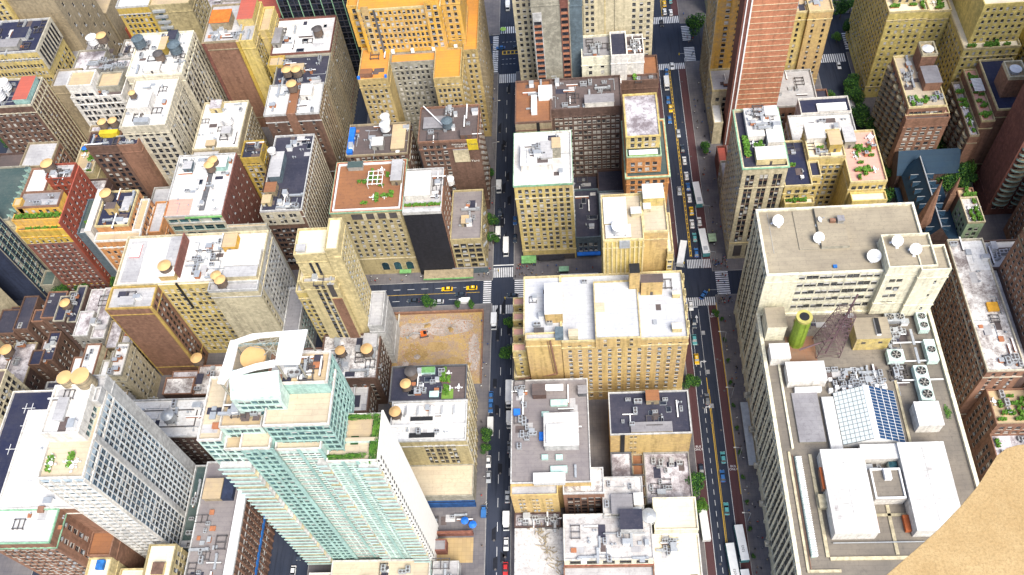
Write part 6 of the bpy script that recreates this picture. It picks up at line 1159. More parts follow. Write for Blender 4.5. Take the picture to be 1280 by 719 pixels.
for (xa, ya, xb, yb) in ((70,88,82.3,113.8),(93.5,88.4,106.9,115.4)):
    for k in range(1, 6): y = ya+(yb-ya)*k/6; b.box('roof_seam', (xa+.1,y,xb-.1,y+.12), 48.12, 48.2, wall('ltgrey'))
    b.box('roof_seam', ((xa+xb)/2,ya+.1,(xa+xb)/2+.12,yb-.1), 48.12, 48.22, wall('ltgrey'))
    for k in range(4): x = b.rs.uniform(xa+1,xb-2.5); y = b.rs.uniform(ya+1,yb-3); b.box('repair_patch', (x,y,x+b.rs.uniform(.8,2),y+b.rs.uniform(.6,2)), 48.12, 48.16, roofm('white2'))
for k in range(44): b.box('louvre_fin', (63.2,82.6+k*.72,64.9,82.95+k*.72), 42, 43.6, M_WHITEP)
b.box('louvre_base', (63.0,82.5,64.2,114), 41.9, 43.2, wall('tealpale')); b.box('roof_curb', (61.2,78,61.9,116), 41.85, 42.4, wall('cream2')); b.box('roof_curb', (67.4,82.5,68.4,115), 41.85, 42.4, wall('cream2')); b.box('roof_curb', (62,78,71,78.8), 41.85, 42.4, wall('cream2')); b.box('roof_curb', (68.5,81.5,112,82.5), 41.85, 42.4, wall('cream2')); b.box('roof_curb', (62.6,117,63.3,154), 41.85, 42.6, wall('ivory')); b.box('roof_curb', (87.6,83,88.6,98), 41.85, 42.3, wall('cream2')); b.box('roof_curb', (82.6,94.6,93,95.4), 41.85, 42.3, wall('cream2')); b.box('roof_curb', (108.6,88,109.4,118), 41.85, 42.3, wall('cream2')); b.box('roof_curb', (99.0,118,99.8,140), 41.85, 42.3, wall('cream2')); b.box('pipe_rail', (70,86.4,97,86.6), 42.4, 42.9, M_METAL); b.box('cable_line', (62.4,79,62.6,115), 41.9, 42.1, wall('rust'))
b.house((67.8,97,69.8,101), 41.8, 2.4, 'cream2', 'cream2', False)
for k in range(6):
    g = G(); A = b.L(58.2, 84+k*14, 6+0*k); g.box(A[0]-1.6, A[1]-1, A[2], A[0]+.35, A[1]+1, A[2]+1.2); g.cyl(A[0]-.9, A[1], A[2]+1.2, A[2]+1.9, .7, .5, n=8); g.obj('stone_balconet', [wall('lime')], b.root)
g = leaves(260, 1.6, 3, .5, .25, 8); A = b.L(113.4, 128, 42.2); g.v = [(p[0]*.8+A[0], p[1]+A[1], abs(p[2])*.5+A[2]) for p in g.v]; o = g.obj('moss', [M_LEAFB, M_LEAF], b.root); o['kind'] = 'stuff'
b.box('street_canopy', (55.2,127,58.0,152), 4.0, 4.5, wall('greytan'), M_METAL)
# ------------------------------------------------------------------ stone ledge of the lookout, close to the camera
LZ = 317.9
L_ = [(0.5869,0.5548), (0.6300,0.5820), (0.7077,0.6393), (0.7644,0.6819), (0.8261,0.7346), (0.8773,0.7830), (0.9109,0.8231), (0.9394,0.8560), (0.9658,0.8734), (0.9931,0.8807), (1.0449,0.8853), (1.2662,0.9052), (1.0544,0.2901), (0.5350,0.2908)]
bm = bmesh.new(); vs = [bm.verts.new((x, y, LZ)) for x, y in reversed(L_)]; f = bm.faces.new(vs); 
if f.normal.z < 0: f.normal_flip()
ex = bmesh.ops.extrude_face_region(bm, geom=[f]); bmesh.ops.translate(bm, verts=[v for v in ex['geom'] if isinstance(v, bmesh.types.BMVert)], vec=(.36, 0, -.3)); bmesh.ops.recalc_face_normals(bm, faces=bm.faces)
bmesh.ops.bevel(bm, geom=[e for e in bm.edges if all(v.co.z > LZ-.01 for v in e.verts)], offset=.0012, segments=1, affect='EDGES')
me = bpy.data.meshes.new('stone_ledge'); bm.to_mesh(me); bm.free(); me.materials.append(mat('ledge_stone', (.40,.265,.12), .9, 'stone', c2=(.52,.37,.19), amt=.26))
o = link(bpy.data.objects.new('stone_ledge', me)); tag(o, 'rough tan stone ledge of the lookout in the near bottom right corner', 'ledge')
# ================================================================== the building lot
o = sheet('building_lot', [(-84.4,165.5,-43.2,198.6)], mat('dirt', (.40,.27,.10), .95, 'stain', c2=(.27,.20,.17), amt=.35), .17)
rr = random.Random(4)
def blob(name, cx, cy, rx, ry, m, z):
    g = G(); n = 26; k0 = len(g.v); g.v += [(cx+rx*math.cos(2*math.pi*i/n)*rr.uniform(.75,1.1), cy+ry*math.sin(2*math.pi*i/n)*rr.uniform(.75,1.1), z) for i in range(n)]; g.f.append(tuple(range(n))); g.m.append(0); o = g.obj(name, [m]); o['kind'] = 'structure'
mg = mat('gravel_grey', (.26,.22,.19), .95, 'stain', c2=(.42,.36,.33), amt=.3); md = mat('dirt_dark', (.26,.17,.07), .95, 'stain', c2=(.38,.26,.12), amt=.3); mw = mat('weeds', (.16,.17,.05), .95, 'stain', c2=(.34,.24,.10), amt=.3)
for i, a in enumerate(((-58,192,13,4.2,mg),(-72,191,8,4,mg),(-46.5,180,2.6,9,mg),(-70,180,5,5,md),(-56,174,8,4,md),(-81,186,3,8,mw),(-80,172,3,5,mw),(-62,183,5,2.4,md),(-75,170,5,3,mg))): blob('dirt_patch', a[0], a[1], a[2], a[3], a[4], .175+.004*i)
for i in range(9):
    x = rr.uniform(-80,-48); y = rr.uniform(170,195); g = G(); n = 12; h_ = rr.uniform(.4,1.0); g.v = [(x+rr.uniform(1,2)*math.cos(2*math.pi*k/n), y+rr.uniform(.8,1.8)*math.sin(2*math.pi*k/n), .16) for k in range(n)]+[(x, y, .16+h_)]; g.f = [(k, (k+1)%n, n) for k in range(n)]; g.m = [0]*n; o = g.obj('earth_mound', [md if i%2 else mg]); o['kind'] = 'structure'
# manholes, repairs and tyre-dark wheel tracks on the carriageways
g = G(); g2 = G()
for i in range(46):
    x, y = ((rr.uniform(-38.5,-32), rr.uniform(70,330)) if i%2 else (rr.uniform(38,51), rr.uniform(70,330)))
    g.cyl(x, y, .011, .013, .42, n=10)
    if i%2: g2.quad((x-.9,y,.010),(x+.7,y,.010),(x+.7,y+rr.uniform(2,9),.010),(x-.9,y+4,.010))
o = g.obj('manhole_cover', [mat('manhole', (.11,.10,.10), .6)]); o['kind'] = 'stuff'; o = g2.obj('asphalt_repair', [mat('asphalt_new', (.012,.014,.022), .9)]); o['kind'] = 'stuff'
for r, z in (((-84.6,198.6,-43,199.3),1.6),((-43.3,165.5,-42.9,198.6),1.4),((-84.8,165.5,-84.4,198.6),1.4)):
    g = G(); g.box(r[0], r[1], .15, r[2], r[3], z); o = g.obj('site_fence', [wall('rust')]); tag(o, {-84.6:'long rust brown hoarding between the dirt lot and the avenue',-43.3:'low hoarding along the narrow street side of the dirt lot',-84.8:'low hoarding on the left side of the dirt lot'}[r[0]], 'fence')
rr = random.Random(9); g = G()
for i in range(2600):
    x = rr.uniform(-83.5,-44); y = rr.uniform(167,197.8)
    if -70 < x < -50 and 170 < y < 186 and rr.random() < .85: continue
    s_ = rr.uniform(.12,.4); h_ = rr.uniform(.05,.35); a = rr.random()*3; c_, q_ = math.cos(a)*s_, math.sin(a)*s_; n = len(g.v)
    g.v += [(x+c_,y+q_,.15),(x-q_,y+c_,.15),(x-c_,y-q_,.15),(x+q_,y-c_,.15),(x+rr.uniform(-.1,.1),y+rr.uniform(-.1,.1),.17+h_)]
    for k in range(4): g.f.append((n+k, n+(k+1)%4, n+4)); g.m.append(rr.choice((0,0,1,2)))
o = g.obj('rubble', [mat('rubble_tan',(.42,.30,.2)), mat('rubble_grey',(.36,.31,.30)), mat('rubble_rust',(.35,.16,.09))]); o['kind'] = 'stuff'
t = thing('excavator', 'small orange excavator with grey arm working in the dirt lot', 'excavator', (*(-67.4,188.6), .17), .2)
g = G(); g.box(-1.2,-1.0,.6,1.2,1.0,1.9,0); g.obj('body', [mat('digger_orange',(.75,.16,.03),.5)], t); g = G(); g.box(.1,-.9,1.9,1.2,.1,2.9,0); g.obj('cab', [M_GLASS], t)
for y in (-1.3, .8): g = G(); g.box(-1.8, y, 0, 1.8, y+.5, .6); g.obj('track', [M_FDARK], t)
g = G(); g.tube((-1,0,1.6), (-4,0,3.4), .25, 6); g.tube((-4,0,3.4), (-6.5,0,.9), .2, 6); g.box(-7.2,-.4,.1,-6.2,.4,.9); g.obj('boom', [M_METAL], t)
g = G(); A = (-78.3,195.6); g.box(A[0]-.2, A[1]-8, .15, A[0]+.2, A[1]+4, 1.3); tag(g.obj('barrier', [M_FRAME]), 'pale thin barrier standing in the left part of the dirt lot', 'barrier')

# ================================================================== vehicles
PAINT = dict(white=(.78,.78,.78), yellow=(.80,.48,.01), black=(.02,.02,.025), silver=(.42,.44,.47), blue=(.04,.14,.36), dark=(.035,.05,.075), red=(.45,.03,.03), teal=(.10,.34,.36), grey=(.16,.17,.19), pink=(.62,.22,.30))
def paint(k): return mat('paint_'+k, PAINT[k], .3, 'plain', c2=tuple(c*.85 for c in PAINT[k]))
M_TYRE = mat('tyre', (.02,.02,.02)); M_LAMP = mat('headlight_glass', (.75,.75,.7), .3); M_TAIL = mat('tail_glass', (.5,.02,.02), .3)
CARM = {}
def car_meshes():
    if CARM: return CARM
    L_, W_ = 4.7, 1.85
    prof = [(-2.35,.35),(-2.35,.80),(-2.2,.92),(-1.55,1.0),(1.15,.98),(2.1,.84),(2.35,.68),(2.35,.35)]      # y, z side profile (front +y)
    def loft(prof, w0, w1, zs):
        g = G(); k = len(prof); 
        for sx in (-1, 1): g.v += [(sx*(w0+(w1-w0)*(z-zs[0])/(zs[1]-zs[0])), y, z) for y, z in prof]
        g.f.append(tuple(range(k))[::-1] if 0 else tuple(range(k-1,-1,-1))); g.m.append(0); g.f.append(tuple(range(k, 2*k))); g.m.append(0)
        for i in range(k): j = (i+1) % k; g.f.append((i, j, k+j, k+i)); g.m.append(0)
        return g
    def me(nm, g, mats=()):
        m = bpy.data.meshes.new(nm); m.from_pydata(g.v, [], g.f)
        bm = bmesh.new(); bm.from_mesh(m); bmesh.ops.recalc_face_normals(bm, faces=bm.faces); 
        if nm in ('body','cabin'): bmesh.ops.bevel(bm, geom=list(bm.edges), offset=.07, segments=2, affect='EDGES')
        bm.to_mesh(m); bm.free()
        for x in mats: m.materials.append(x)
        return m
    CARM['body'] = me('body', loft(prof, .92, .84, (.35,1.0)))
    CARM['glass'] = me('windows', loft([(-1.95,.95),(-1.35,1.38),(.35,1.40),(1.15,.95)], .80, .66, (.95,1.4)), [M_GLASS])
    CARM['roof'] = me('roof', loft([(-1.30,1.38),(-1.2,1.46),(.2,1.47),(.32,1.38)], .64, .60, (1.38,1.47)))
    g = G(); g.cyl(0,0,-.11,.11,.33,n=12); 
    g.v = [(z,y,x) for x,y,z in g.v]; n = len(g.v); g.f.append(tuple(range(11,-1,-1))); CARM['wheel'] = me('wheel', g, [M_TYRE])
    g = G(); g.box(-.2,-.04,-.07,.2,.04,.07); CARM['lamp'] = me('headlight', g, [M_LAMP]); CARM['tail'] = me('tail_light', g, [M_TAIL])
    g = G(); g.box(-.35,-.12,0,.35,.12,.16); CARM['sign'] = me('roof_light', g, [M_WHITEP])
    return CARM
def part(nm, me, t, loc, m=None):
    o = bpy.data.objects.new(nm, me); COL.objects.link(o); o.parent = t; o.location = loc
    if m:
        if not me.materials: me.materials.append(m)
        o.material_slots[0].link = 'OBJECT'; o.material_slots[0].material = m
    return o
def car(xy, rz, color, label, kind='car', z=0.0, van=False):
    M = car_meshes(); t = thing('taxi' if kind == 'taxi' else 'parked_car' if 'parked' in label else 'car', label, 'taxi' if kind == 'taxi' else 'car', (xy[0], xy[1], z), rz, 'yellow taxis' if kind == 'taxi' else 'cars on the streets')
    m = paint(color); part('body', M['body'], t, (0,0,0), m); part('windows', M['glass'], t, (0,0,0)); part('roof', M['roof'], t, (0,0,0), m)
    for sx in (-.82,.82):
        for y in (-1.45,1.45): part('wheel', M['wheel'], t, (sx,y,.33))
        part('headlight', M['lamp'], t, (sx*.75,2.33,.62)); part('tail_light', M['tail'], t, (sx*.75,-2.33,.70))
    if kind == 'taxi': part('roof_light', M['sign'], t, (0,-.5,1.47))
    return t
def box_vehicle(xy, rz, label, cat='van', L_=7.5, W_=2.4, H_=3.0, color='white', cab=True, roof='white', num=None, z=0.0, acs=0, name=None):
    t = thing(name or {'van':'delivery_van','truck':'box_truck','bus':'city_bus'}[cat], label, cat, (xy[0], xy[1], z), rz, {'van':'white vans','truck':'box trucks','bus':'city buses'}[cat])
    c0 = -L_/2; c1 = L_/2-(1.7 if cab else 0)
    g = G(); g.box(-W_/2, c0, .5, W_/2, c1, H_-.12, 0)
    g.obj('body', [paint(color)], t); g = G(); g.box(-W_/2+.04, c0+.06, H_-.12, W_/2-.04, c1-.06, H_, 0); g.obj('roof', [paint(roof)], t)
    if cab:
        g = G(); g.box(-W_/2+.15, c1+.02, .45, W_/2-.15, L_/2, 1.35, 0); hh = min(H_-.2, 2.3); n = len(g.v); a, b_, w_ = c1+.02, L_/2-.35, W_/2-.2
        g.v += [(-w_,a,1.35),(w_,a,1.35),(w_,L_/2-.1,1.35),(-w_,L_/2-.1,1.35),(-w_*.9,a,hh),(w_*.9,a,hh),(w_*.9,b_-.4,hh),(-w_*.9,b_-.4,hh)]
        for f, mm in (((4,5,6,7),0),((3,2,6,7)[::-1],1),((0,3,7,4),1),((1,5,6,2),1)): g.f.append(tuple(n+k for k in f)); g.m.append(mm)
        g.obj('cab', [paint(color), M_GLASS], t)
    else:
        g = G(); g.box(-W_/2-.01, c0+.5, 1.4, W_/2+.01, c1-.5, 2.3); g.obj('side_windows', [M_GLASS], t); g = G(); g.box(-W_/2+.15, L_/2-.02, 1.2, W_/2-.15, L_/2+.02, 2.4); g.obj('windscreen', [M_GLASS], t)
        g = G(); g.box(-W_/2-.015, c0+.3, .7, W_/2+.015, c1-.3, 1.1); g.obj('side_stripe', [paint('teal')], t)
        for y in (-L_*.3, L_*.22)[:acs]: g = G(); g.box(-.8, y-1, H_, .8, y+1, H_+.22); g.obj('roof_unit', [paint('silver')], t)
    M = car_meshes()
    for sx in (-W_/2+.12, W_/2-.12):
        for y in (-L_*.3, L_*.33): o = part('wheel', M['wheel'], t, (sx,y,.45)); o.scale = (1.4,1.35,1.35)
        part('headlight', M['lamp'], t, (sx*.8, L_/2+.02, .8))
    if num: text(num, 0, -L_*.18, H_+.012, 1.25, M_FDARK, t, rz=math.pi/2, name='roof_number')
    return t
PI_ = math.pi
car((42.5,307.0), PI_, 'yellow', 'yellow taxi alone in the upper stretch of the wide street beside the blotched roof', 'taxi')
car((41.8,312.7), PI_, 'blue', 'dark blue car between the white box truck and the yellow taxi on the wide street'); car((41.5,299.9), PI_, 'blue', 'blue car right behind the lone yellow taxi on the wide street')
box_vehicle((41.9,322.8), PI_, 'white box truck below the upper crosswalk of the wide street', 'truck', 7.5)
car((45.6,335.1), PI_, 'white', 'white car stopped on the zebra bars at the upper crossing'); car((42.6,331.4), PI_, 'blue', 'blue car just below the upper crossing of the wide street')
car((46.0,274.5), 0, 'white', 'white car topmost in the queue left of the buses'); car((46.1,265.6), 0, 'white', 'white car second from the top in the queue left of the buses'); car((46.2,259.2), 0, 'blue', 'dark blue car in the queue beside the upper bus'); car((46.2,252.9), 0, 'white', 'white car directly above the queued yellow taxi')
car((46.4,245.8), 0, 'yellow', 'yellow taxi queued beside the road lettering above the middle intersection', 'taxi'); car((46.0,238.8), 0, 'white', 'white car directly below the queued yellow taxi'); car((49.2,239.9), 0, 'white', 'white car between the two parked buses above the intersection'); car((46.4,231.6), 0, 'teal', 'teal car above the last blue car in the queue'); car((46.3,223.6), 0, 'blue', 'blue car first in the queue at the middle intersection'); car((42.2,257.2), PI_, 'silver', 'silver car heading down the left lane beside the double yellow line')
box_vehicle((49.7,253.8), .06, 'white roofed bus, upper one of the two at the kerb above the middle intersection', 'bus', 12.5, 2.9, 3.1, 'teal', False, acs=1); box_vehicle((49.8,227.9), .06, 'white roofed bus, lower one of the two at the kerb above the middle intersection', 'bus', 13, 2.9, 3.1, 'teal', False, acs=1); box_vehicle((40.1,222.7), -.22, 'white bus swinging out slantwise across the double yellow line', 'bus', 12, 2.8, 3.1, 'white', False)
car((41.6,197.6), PI_, 'white', 'white car at the stop line just below the middle intersection'); car((42.1,189.3), PI_, 'dark', 'dark car with pale roof patches above the teal car, below the intersection'); car((41.5,181.6), PI_, 'teal', 'bright teal car above the yellow taxi, below the intersection'); car((41.5,172.9), PI_, 'yellow', 'yellow taxi near the white turn arrows on the wide street', 'taxi'); car((47.1,202.4), -.6, 'blue', 'blue car turning on the crosswalk of the middle intersection')
car((47.0,131.8), 0, 'teal', 'dark green car in the lane left of the red bus lane, upper one'); car((46.0,124.7), 0, 'blue', 'blue car in the lane left of the red bus lane, middle one'); car((46.0,112.5), 0, 'teal', 'teal car in the lane left of the red bus lane, lower one'); car((38.7,127.3), PI_, 'dark', 'dark car at the kerb just above the big dark green tree')
box_vehicle((37.6,106.4), .04, 'white roofed bus half under the bright green tree at the left kerb', 'bus', 11, 2.8, 3.0, 'white', False); box_vehicle((45.8,92.1), .06, 'white roofed bus with roof number, the left one at the bottom of the wide street', 'bus', 15, 2.9, 3.1, 'teal', False, num='6053'); box_vehicle((49.5,99.7), .07, 'white roofed bus with roof number, the right one in the red lane', 'bus', 12.5, 2.9, 3.1, 'teal', False, num='5265'); box_vehicle((49.6,84.3), .07, 'bus whose front only shows at the bottom edge of the red lane', 'bus', 12.5, 2.9, 3.1, 'teal', False)
car((45.5,380.7), 0, 'yellow', 'yellow taxi waiting above the far crossing at the top edge', 'taxi'); car((45.2,374.6), 0, 'white', 'white car behind the far crossing, left of two'); car((48.2,373.7), 0, 'white', 'white car behind the far crossing, right of two'); car((48.7,382.8), 0, 'teal', 'teal car cut by the top edge of the wide street')
box_vehicle((-34.1,230.4), PI_, 'white delivery truck with dark middle at the crossing of the narrow street', 'truck', 9, 2.4, 2.9); car((-30.4,245.0), PI_, 'blue', 'blue car parked beside the cream corner tower, upper one'); car((-30.3,235.4), PI_, 'dark', 'dark car parked beside the cream corner tower, lower one')
box_vehicle((-37.8,264.0), PI_, 'white van parked at the left kerb of the narrow street, upper one', 'van', 6); car((-37.2,250.3), PI_, 'dark', 'dark parked car under the left kerb trees of the narrow street'); box_vehicle((-37.7,238.4), PI_, 'white van parked under the left kerb trees of the narrow street', 'van', 5.5, 2.2, 2.4)
car((43.0,366.3), PI_, 'black', 'black car crossing the far intersection of the wide street'); car((44.8,291.1), PI_, 'silver', 'silver car in the left lane above the queue of white cars'); car((45.8,281.7), 0, 'dark', 'dark car above the queue left of the upper bus'); car((43.8,155.5), 0, 'grey', 'grey car in the right lanes beside the street canopy'); car((-31.0,206.0), PI_/2-.1, 'dark', 'dark car crossing the middle of the narrow street intersection')
box_vehicle((-38.5,193.1), PI_, 'white box truck parked beside the dirt lot', 'truck', 7); box_vehicle((-31.9,159.8), PI_, 'long white truck parked beside the grey plank roof building', 'truck', 11, 2.5, 3.2); box_vehicle((-31.5,148.9), PI_, 'white van parked below the long white truck', 'van', 6.5); car((-39.0,159.3), PI_, 'blue', 'teal blue parked car above the bright blue car at the left kerb','car'); car((-39.0,154.8), PI_, 'blue', 'bright blue parked car at the left kerb of the narrow street'); box_vehicle((-38.8,146.4), PI_, 'white box truck parked under the dark kerb tree', 'truck', 7, 2.3, 2.8)
car((-39.3,132.5), PI_, 'white', 'upper of two white cars parked beside the blue based wall'); car((-39.1,126.5), PI_, 'silver', 'lower of two pale cars parked beside the blue based wall'); car((-31.5,138.0), 0, 'grey', 'grey parked car at the right kerb of the narrow street'); car((-32.0,118.6), 0, 'silver', 'silver blue car driving down the lower narrow street'); box_vehicle((-32.2,109.3), PI_, 'white van driving on the lower narrow street', 'van', 6.5); car((-32.2,101.2), PI_, 'white', 'white car near the bottom of the narrow street'); car((-32.3,92.5), PI_, 'red', 'red car with white lettering at the bottom edge of the narrow street')
box_vehicle((-40.5,113.1), 0, 'blue delivery cart parked among white bicycles', 'van', 4.4, 1.9, 2.0, 'blue', roof='blue')
car((-58.9,210.4), PI_/2, 'yellow', 'yellow taxi on the avenue, left of two beside the dirt lot', 'taxi'); car((-48.4,210.5), PI_/2, 'yellow', 'yellow taxi on the avenue, right of two beside the dirt lot', 'taxi'); car((-53.0,207.5), PI_/2, 'dark', 'dark car between the taxis and the white van on the avenue'); box_vehicle((-51.5,203.8), PI_/2, 'white van parked between two small trees on the avenue', 'van', 5.4, 2.1, 2.3); car((-72.9,205.2), PI_/2, 'dark', 'dark parked car left of the green tree on the avenue'); car((-62.3,204.3), PI_/2, 'silver', 'silver parked car right of the green tree on the avenue')
t = box_vehicle((-3.1,212.5), PI_/2, 'white roofed articulated bus partly hidden behind the hotel roof on the avenue', 'bus', 16, 2.8, 3.1, 'white', False)
car((-109.4,106.4), PI_, 'pink', 'pink red car in the dark side street below the teal tower'); car((-108.3,92.4), PI_, 'white', 'white car at the bottom of the dark side street'); car((-106.9,99.0), PI_, 'dark', 'black car between the pink and white cars in the dark side street')
car((123.7,329.0), PI_, 'white', 'white car on the dark tree lined street'); car((131.7,344.3), -.9, 'white', 'white car rounding the corner of the tree lined street'); box_vehicle((124.0,302.7), 0, 'white truck parked under the trees of the tree lined street', 'truck', 9, 2.5, 3)
for i, (px, py, c) in enumerate(((610,64,'dark'),(624,60,'blue'),(645,62,'dark'),(640,20,'dark'),(628,13,'white'))):
    pass
car((-38.8,355.5), PI_/2, 'blue', 'blue car in the far crossing of the narrow street, left one'); car((-29.8,355.8), PI_/2, 'dark', 'dark car in the far crossing of the narrow street, right one'); box_vehicle((-35.5,386.1), PI_, 'white topped truck beyond the far crossing of the narrow street', 'truck', 6, 2.3, 2.7)
car((-30.7,324.4), PI_, 'dark', 'dark car parked by the kerb near the top of the narrow street'); car((-223.0,233.4), PI_/2+1.2, 'blue', 'blue car in the slot between the red house and the orange stepped building') ; box_vehicle((-200.5,222), 0, 'white van in the slot beside the red brick side wall', 'van', 6)
box_vehicle((-220.6,216.7), PI_/2, 'teal roofed kiosk-like truck under the dark trees on the left avenue', 'van', 6, 2.4, 2.6, 'teal', roof='teal')

# ================================================================== trees
tr = [((57.5,354.5),6.0,12,'big dark green tree at the far crossing of the wide street',0),((-31.6,191.0),3.0,7,'round green tree at the narrow street corner, upper one beside the hotel',0),((-32.2,176.6),3.6,8,'dark green tree at the hotel side, lower one of the pair',0),((-39.9,142.2),3.0,7,'dark tree beside the white box truck at the left kerb',0),
 ((36.3,119.7),4.4,9,'large dark green tree at the left kerb of the wide street',0),((36.9,112.3),2.8,7,'bright green tree leaning over the bus roof',1),((-65.1,201.3),3.4,7,'round green tree among parked cars on the avenue',0),((-54.0,200.8),1.7,5,'small dark tree left of the white van on the avenue',0),((-48.0,200.9),1.7,5,'small dark tree right of the white van on the avenue',0),
 ((37.4,161.0),3.4,7,'dark tree squeezed between the hotel corner and the kerb',0),((-39.7,243.0),3.0,8,'dark street tree, upper one on the left kerb by the khaki corner building',0),((-39.5,233.1),3.0,8,'dark street tree, lower one on the left kerb by the khaki corner building',0),((-41.4,269.9),2.6,7,'dark street tree halfway up the left kerb of the narrow street',0),
 ((130.1,361.7),5.5,10,'tree at the top edge beside the huge yellow apartment house',0),((135.2,364.7),5,10,'tree touching the top edge left of the yellow apartment house',0),((131.3,347.7),4.5,9,'mid tree on the left foot of the yellow apartment house',0),((125.6,345.4),2.6,6,'small bright tree on the tree lined street corner',1),((125.4,312.0),4.5,10,'dark tree at the foot of the yellow facade, upper of the row',0),((124.5,303.3),4.5,10,'dark tree at the foot of the yellow facade, lower of the row',0),
 ((114.7,304.6),2.6,7,'small tree by the navy roofed low building',1),((117.8,293.9),4.4,9,'bright green tree crown on the tree lined street',0),((117.4,286.1),3.8,9,'green tree crown next to the scalloped balcony tower',1),((124.4,291.4),5,10,'broad dark tree nearest the scalloped balcony tower',0),((127.7,285.3),5,10,'dark tree below the scalloped balcony tower',0),((127.6,275.8),4.5,10,'dark tree at the pink terrace corner',0),((129.5,258.7),4,9,'brownish dark tree left of the church',0),((128.1,245.6),4,9,'dark tree between the yellow block and the church',0),
 ((155.5,271.5),5.5,11,'dark green tree behind the church, left',0),((159.0,268.0),5.5,11,'dark green tree behind the church, middle',0),((163.7,276.1),5.5,11,'tree in the gap between the brown towers, middle',1),((166.4,272.1),5.5,11,'bright tree against the maroon tower, lower',1),((171.1,278.8),5,11,'bright tree against the maroon tower, upper',1),((161.3,261.1),5,10,'dark tree right of the church transept',0),((158.6,277.4),4.5,9,'dark tree at the foot of the scalloped tower, right side',0),
 ((-183.6,166.7),3.6,12,'lone green tree in the yard beside the tiny grey roof',0),((-181.9,170.6),2.6,10,'small dark tree behind the lone green yard tree',0),((-227.2,215.3),4,8,'dark tree in front of the red apartment house, left',0),((-218.9,215.8),3.6,8,'dark tree in front of the red apartment house, middle',0),((-207.0,218.5),3.6,8,'green tree between the red apartment house and the white roof',0),((-283.2,304.9),3.5,8,'green tree patch behind the brown block at the left edge',0),((-237.0,403.0),5,10,'green tree at the top edge near the golden tan block',0),((-270.0,406.2),4,9,'dark green tree near the top edge left of the golden tan block',0),((-203.1,401.6),4,9,'small green tree at the top edge right of the golden tan block',0),((69.7,328.3),2.4,7,'small dark tree on the wide pavement by the golden tower',0),((55.5,278.5),3,7,'dark tree at the foot of the golden tower podium',0),((207.8,345.1),4,9,'tree in the gap right of the yellow apartment house',1),((207.7,355.3),4,9,'tree at the top right corner gap',1),((50.7,192.2),1.6,5,'small kerb shrub tree on the right pavement below the intersection',0),((-40.6,136.1),2.2,6,'small dark tree below the tree by the white box truck',0)]
tr += [((157.5,247.5),3.6,12,'tall tree against the maroon tower wall, nearest the church',0),((160.5,251),3.8,13,'tall tree against the maroon tower wall, second from the church',0),((157.5,253.2),4.4,15,'tall dark tree below the garden terrace tower',0),((153.5,248.5),4.4,13,'dark tree at the right end of the church transept',0),((161.5,254.6),3.6,14,'bright tree at the far end of the maroon tower wall',1),((150.5,252),4.6,12,'broad dark tree directly behind the church transept',0)]
for i, (q, r_, h_, lb, br) in enumerate(tr): tree(q[0], q[1], lb, r_, h_, 0.15, 'street trees', bool(br), i)

# ================================================================== street furniture
def kiosk(xy, label, c, sx=3.2, sy=2.0):
    t = thing('newsstand', label, 'kiosk', (xy[0], xy[1], .15)); g = G(); g.box(-sx/2, -sy/2, 0, sx/2, sy/2, 2.4); g.obj('body', [wall('dgrey')], t); g = G(); g.box(-sx/2-.3, -sy/2-.4, 2.4, sx/2+.3, sy/2+.3, 2.6); g.obj('roof', [wall(c)], t); g = G(); g.box(-sx/2+.2, -sy/2-.05, 1.0, sx/2-.2, -sy/2, 2.1); g.obj('counter_opening', [M_BLACKP], t)
kiosk((53.4,229.7), 'pale green newsstand on the wide pavement above the intersection', 'lgreen', 2.6, 3.4); kiosk((-9.4,216.9), 'teal roofed newsstand on the avenue pavement below the cream tower', 'copper', 3.6, 1.8); kiosk((48.6,263.3), 'small grey bus stop box on the wide pavement', 'ltgrey', 1.4, 3) if 0 else None
def awn(x0, x1, y0, y1, label, c):
    t = thing('awning', label, 'awning', ((x0+x1)/2, (y0+y1)/2, .15)); w_ = (x1-x0)/2; d_ = (y1-y0)/2
    g = G(); g.v = [(-w_,-d_,2.7),(w_,-d_,2.7),(w_,d_,3.6),(-w_,d_,3.6),(-w_,-d_,2.5),(w_,-d_,2.5),(w_,d_,3.4),(-w_,d_,3.4)]; g.f = [(0,1,2,3),(7,6,5,4),(0,4,5,1),(1,5,6,2),(3,2,6,7),(0,3,7,4)]; g.m = [0]*6; g.obj('canvas', [wall(c)], t)
    for x in (-w_+.1, w_-.1): g = G(); g.tube((x,-d_+.1,0), (x,-d_+.1,2.6), .05, 5); g.obj('post', [M_METAL], t)
awn(-27.2,-21.0,220.4,223.6,'dark green shop awning at the foot of the cream corner tower','green'); awn(-20,-9,221.6,223.5,'black shop awning in the middle of the cream corner tower front','black')
def lamp(x, y, rz, label):
    t = thing('street_lamp', label, 'street lamp', (x, y, .15), rz, 'street lamps along the wide street'); g = G(); g.tube((0,0,0), (0,0,8.5), .11, 6); g.obj('pole', [M_METAL], t); g = G(); g.tube((0,0,8.5), (2.4,0,9.1), .07, 5); g.obj('arm', [M_METAL], t); g = G(); g.box(2.1,-.18,9.0,3.0,.18,9.2); g.obj('lamp_head', [M_FRAME], t)
for i in range(7): lamp(52.9, 84+i*24.0+(i > 4)*14, PI_, 'tall grey street lamp on the right kerb of the wide street')
for i in range(4): lamp(-40.3, 232+i*26, 0, 'tall grey street lamp on the left kerb of the narrow street')
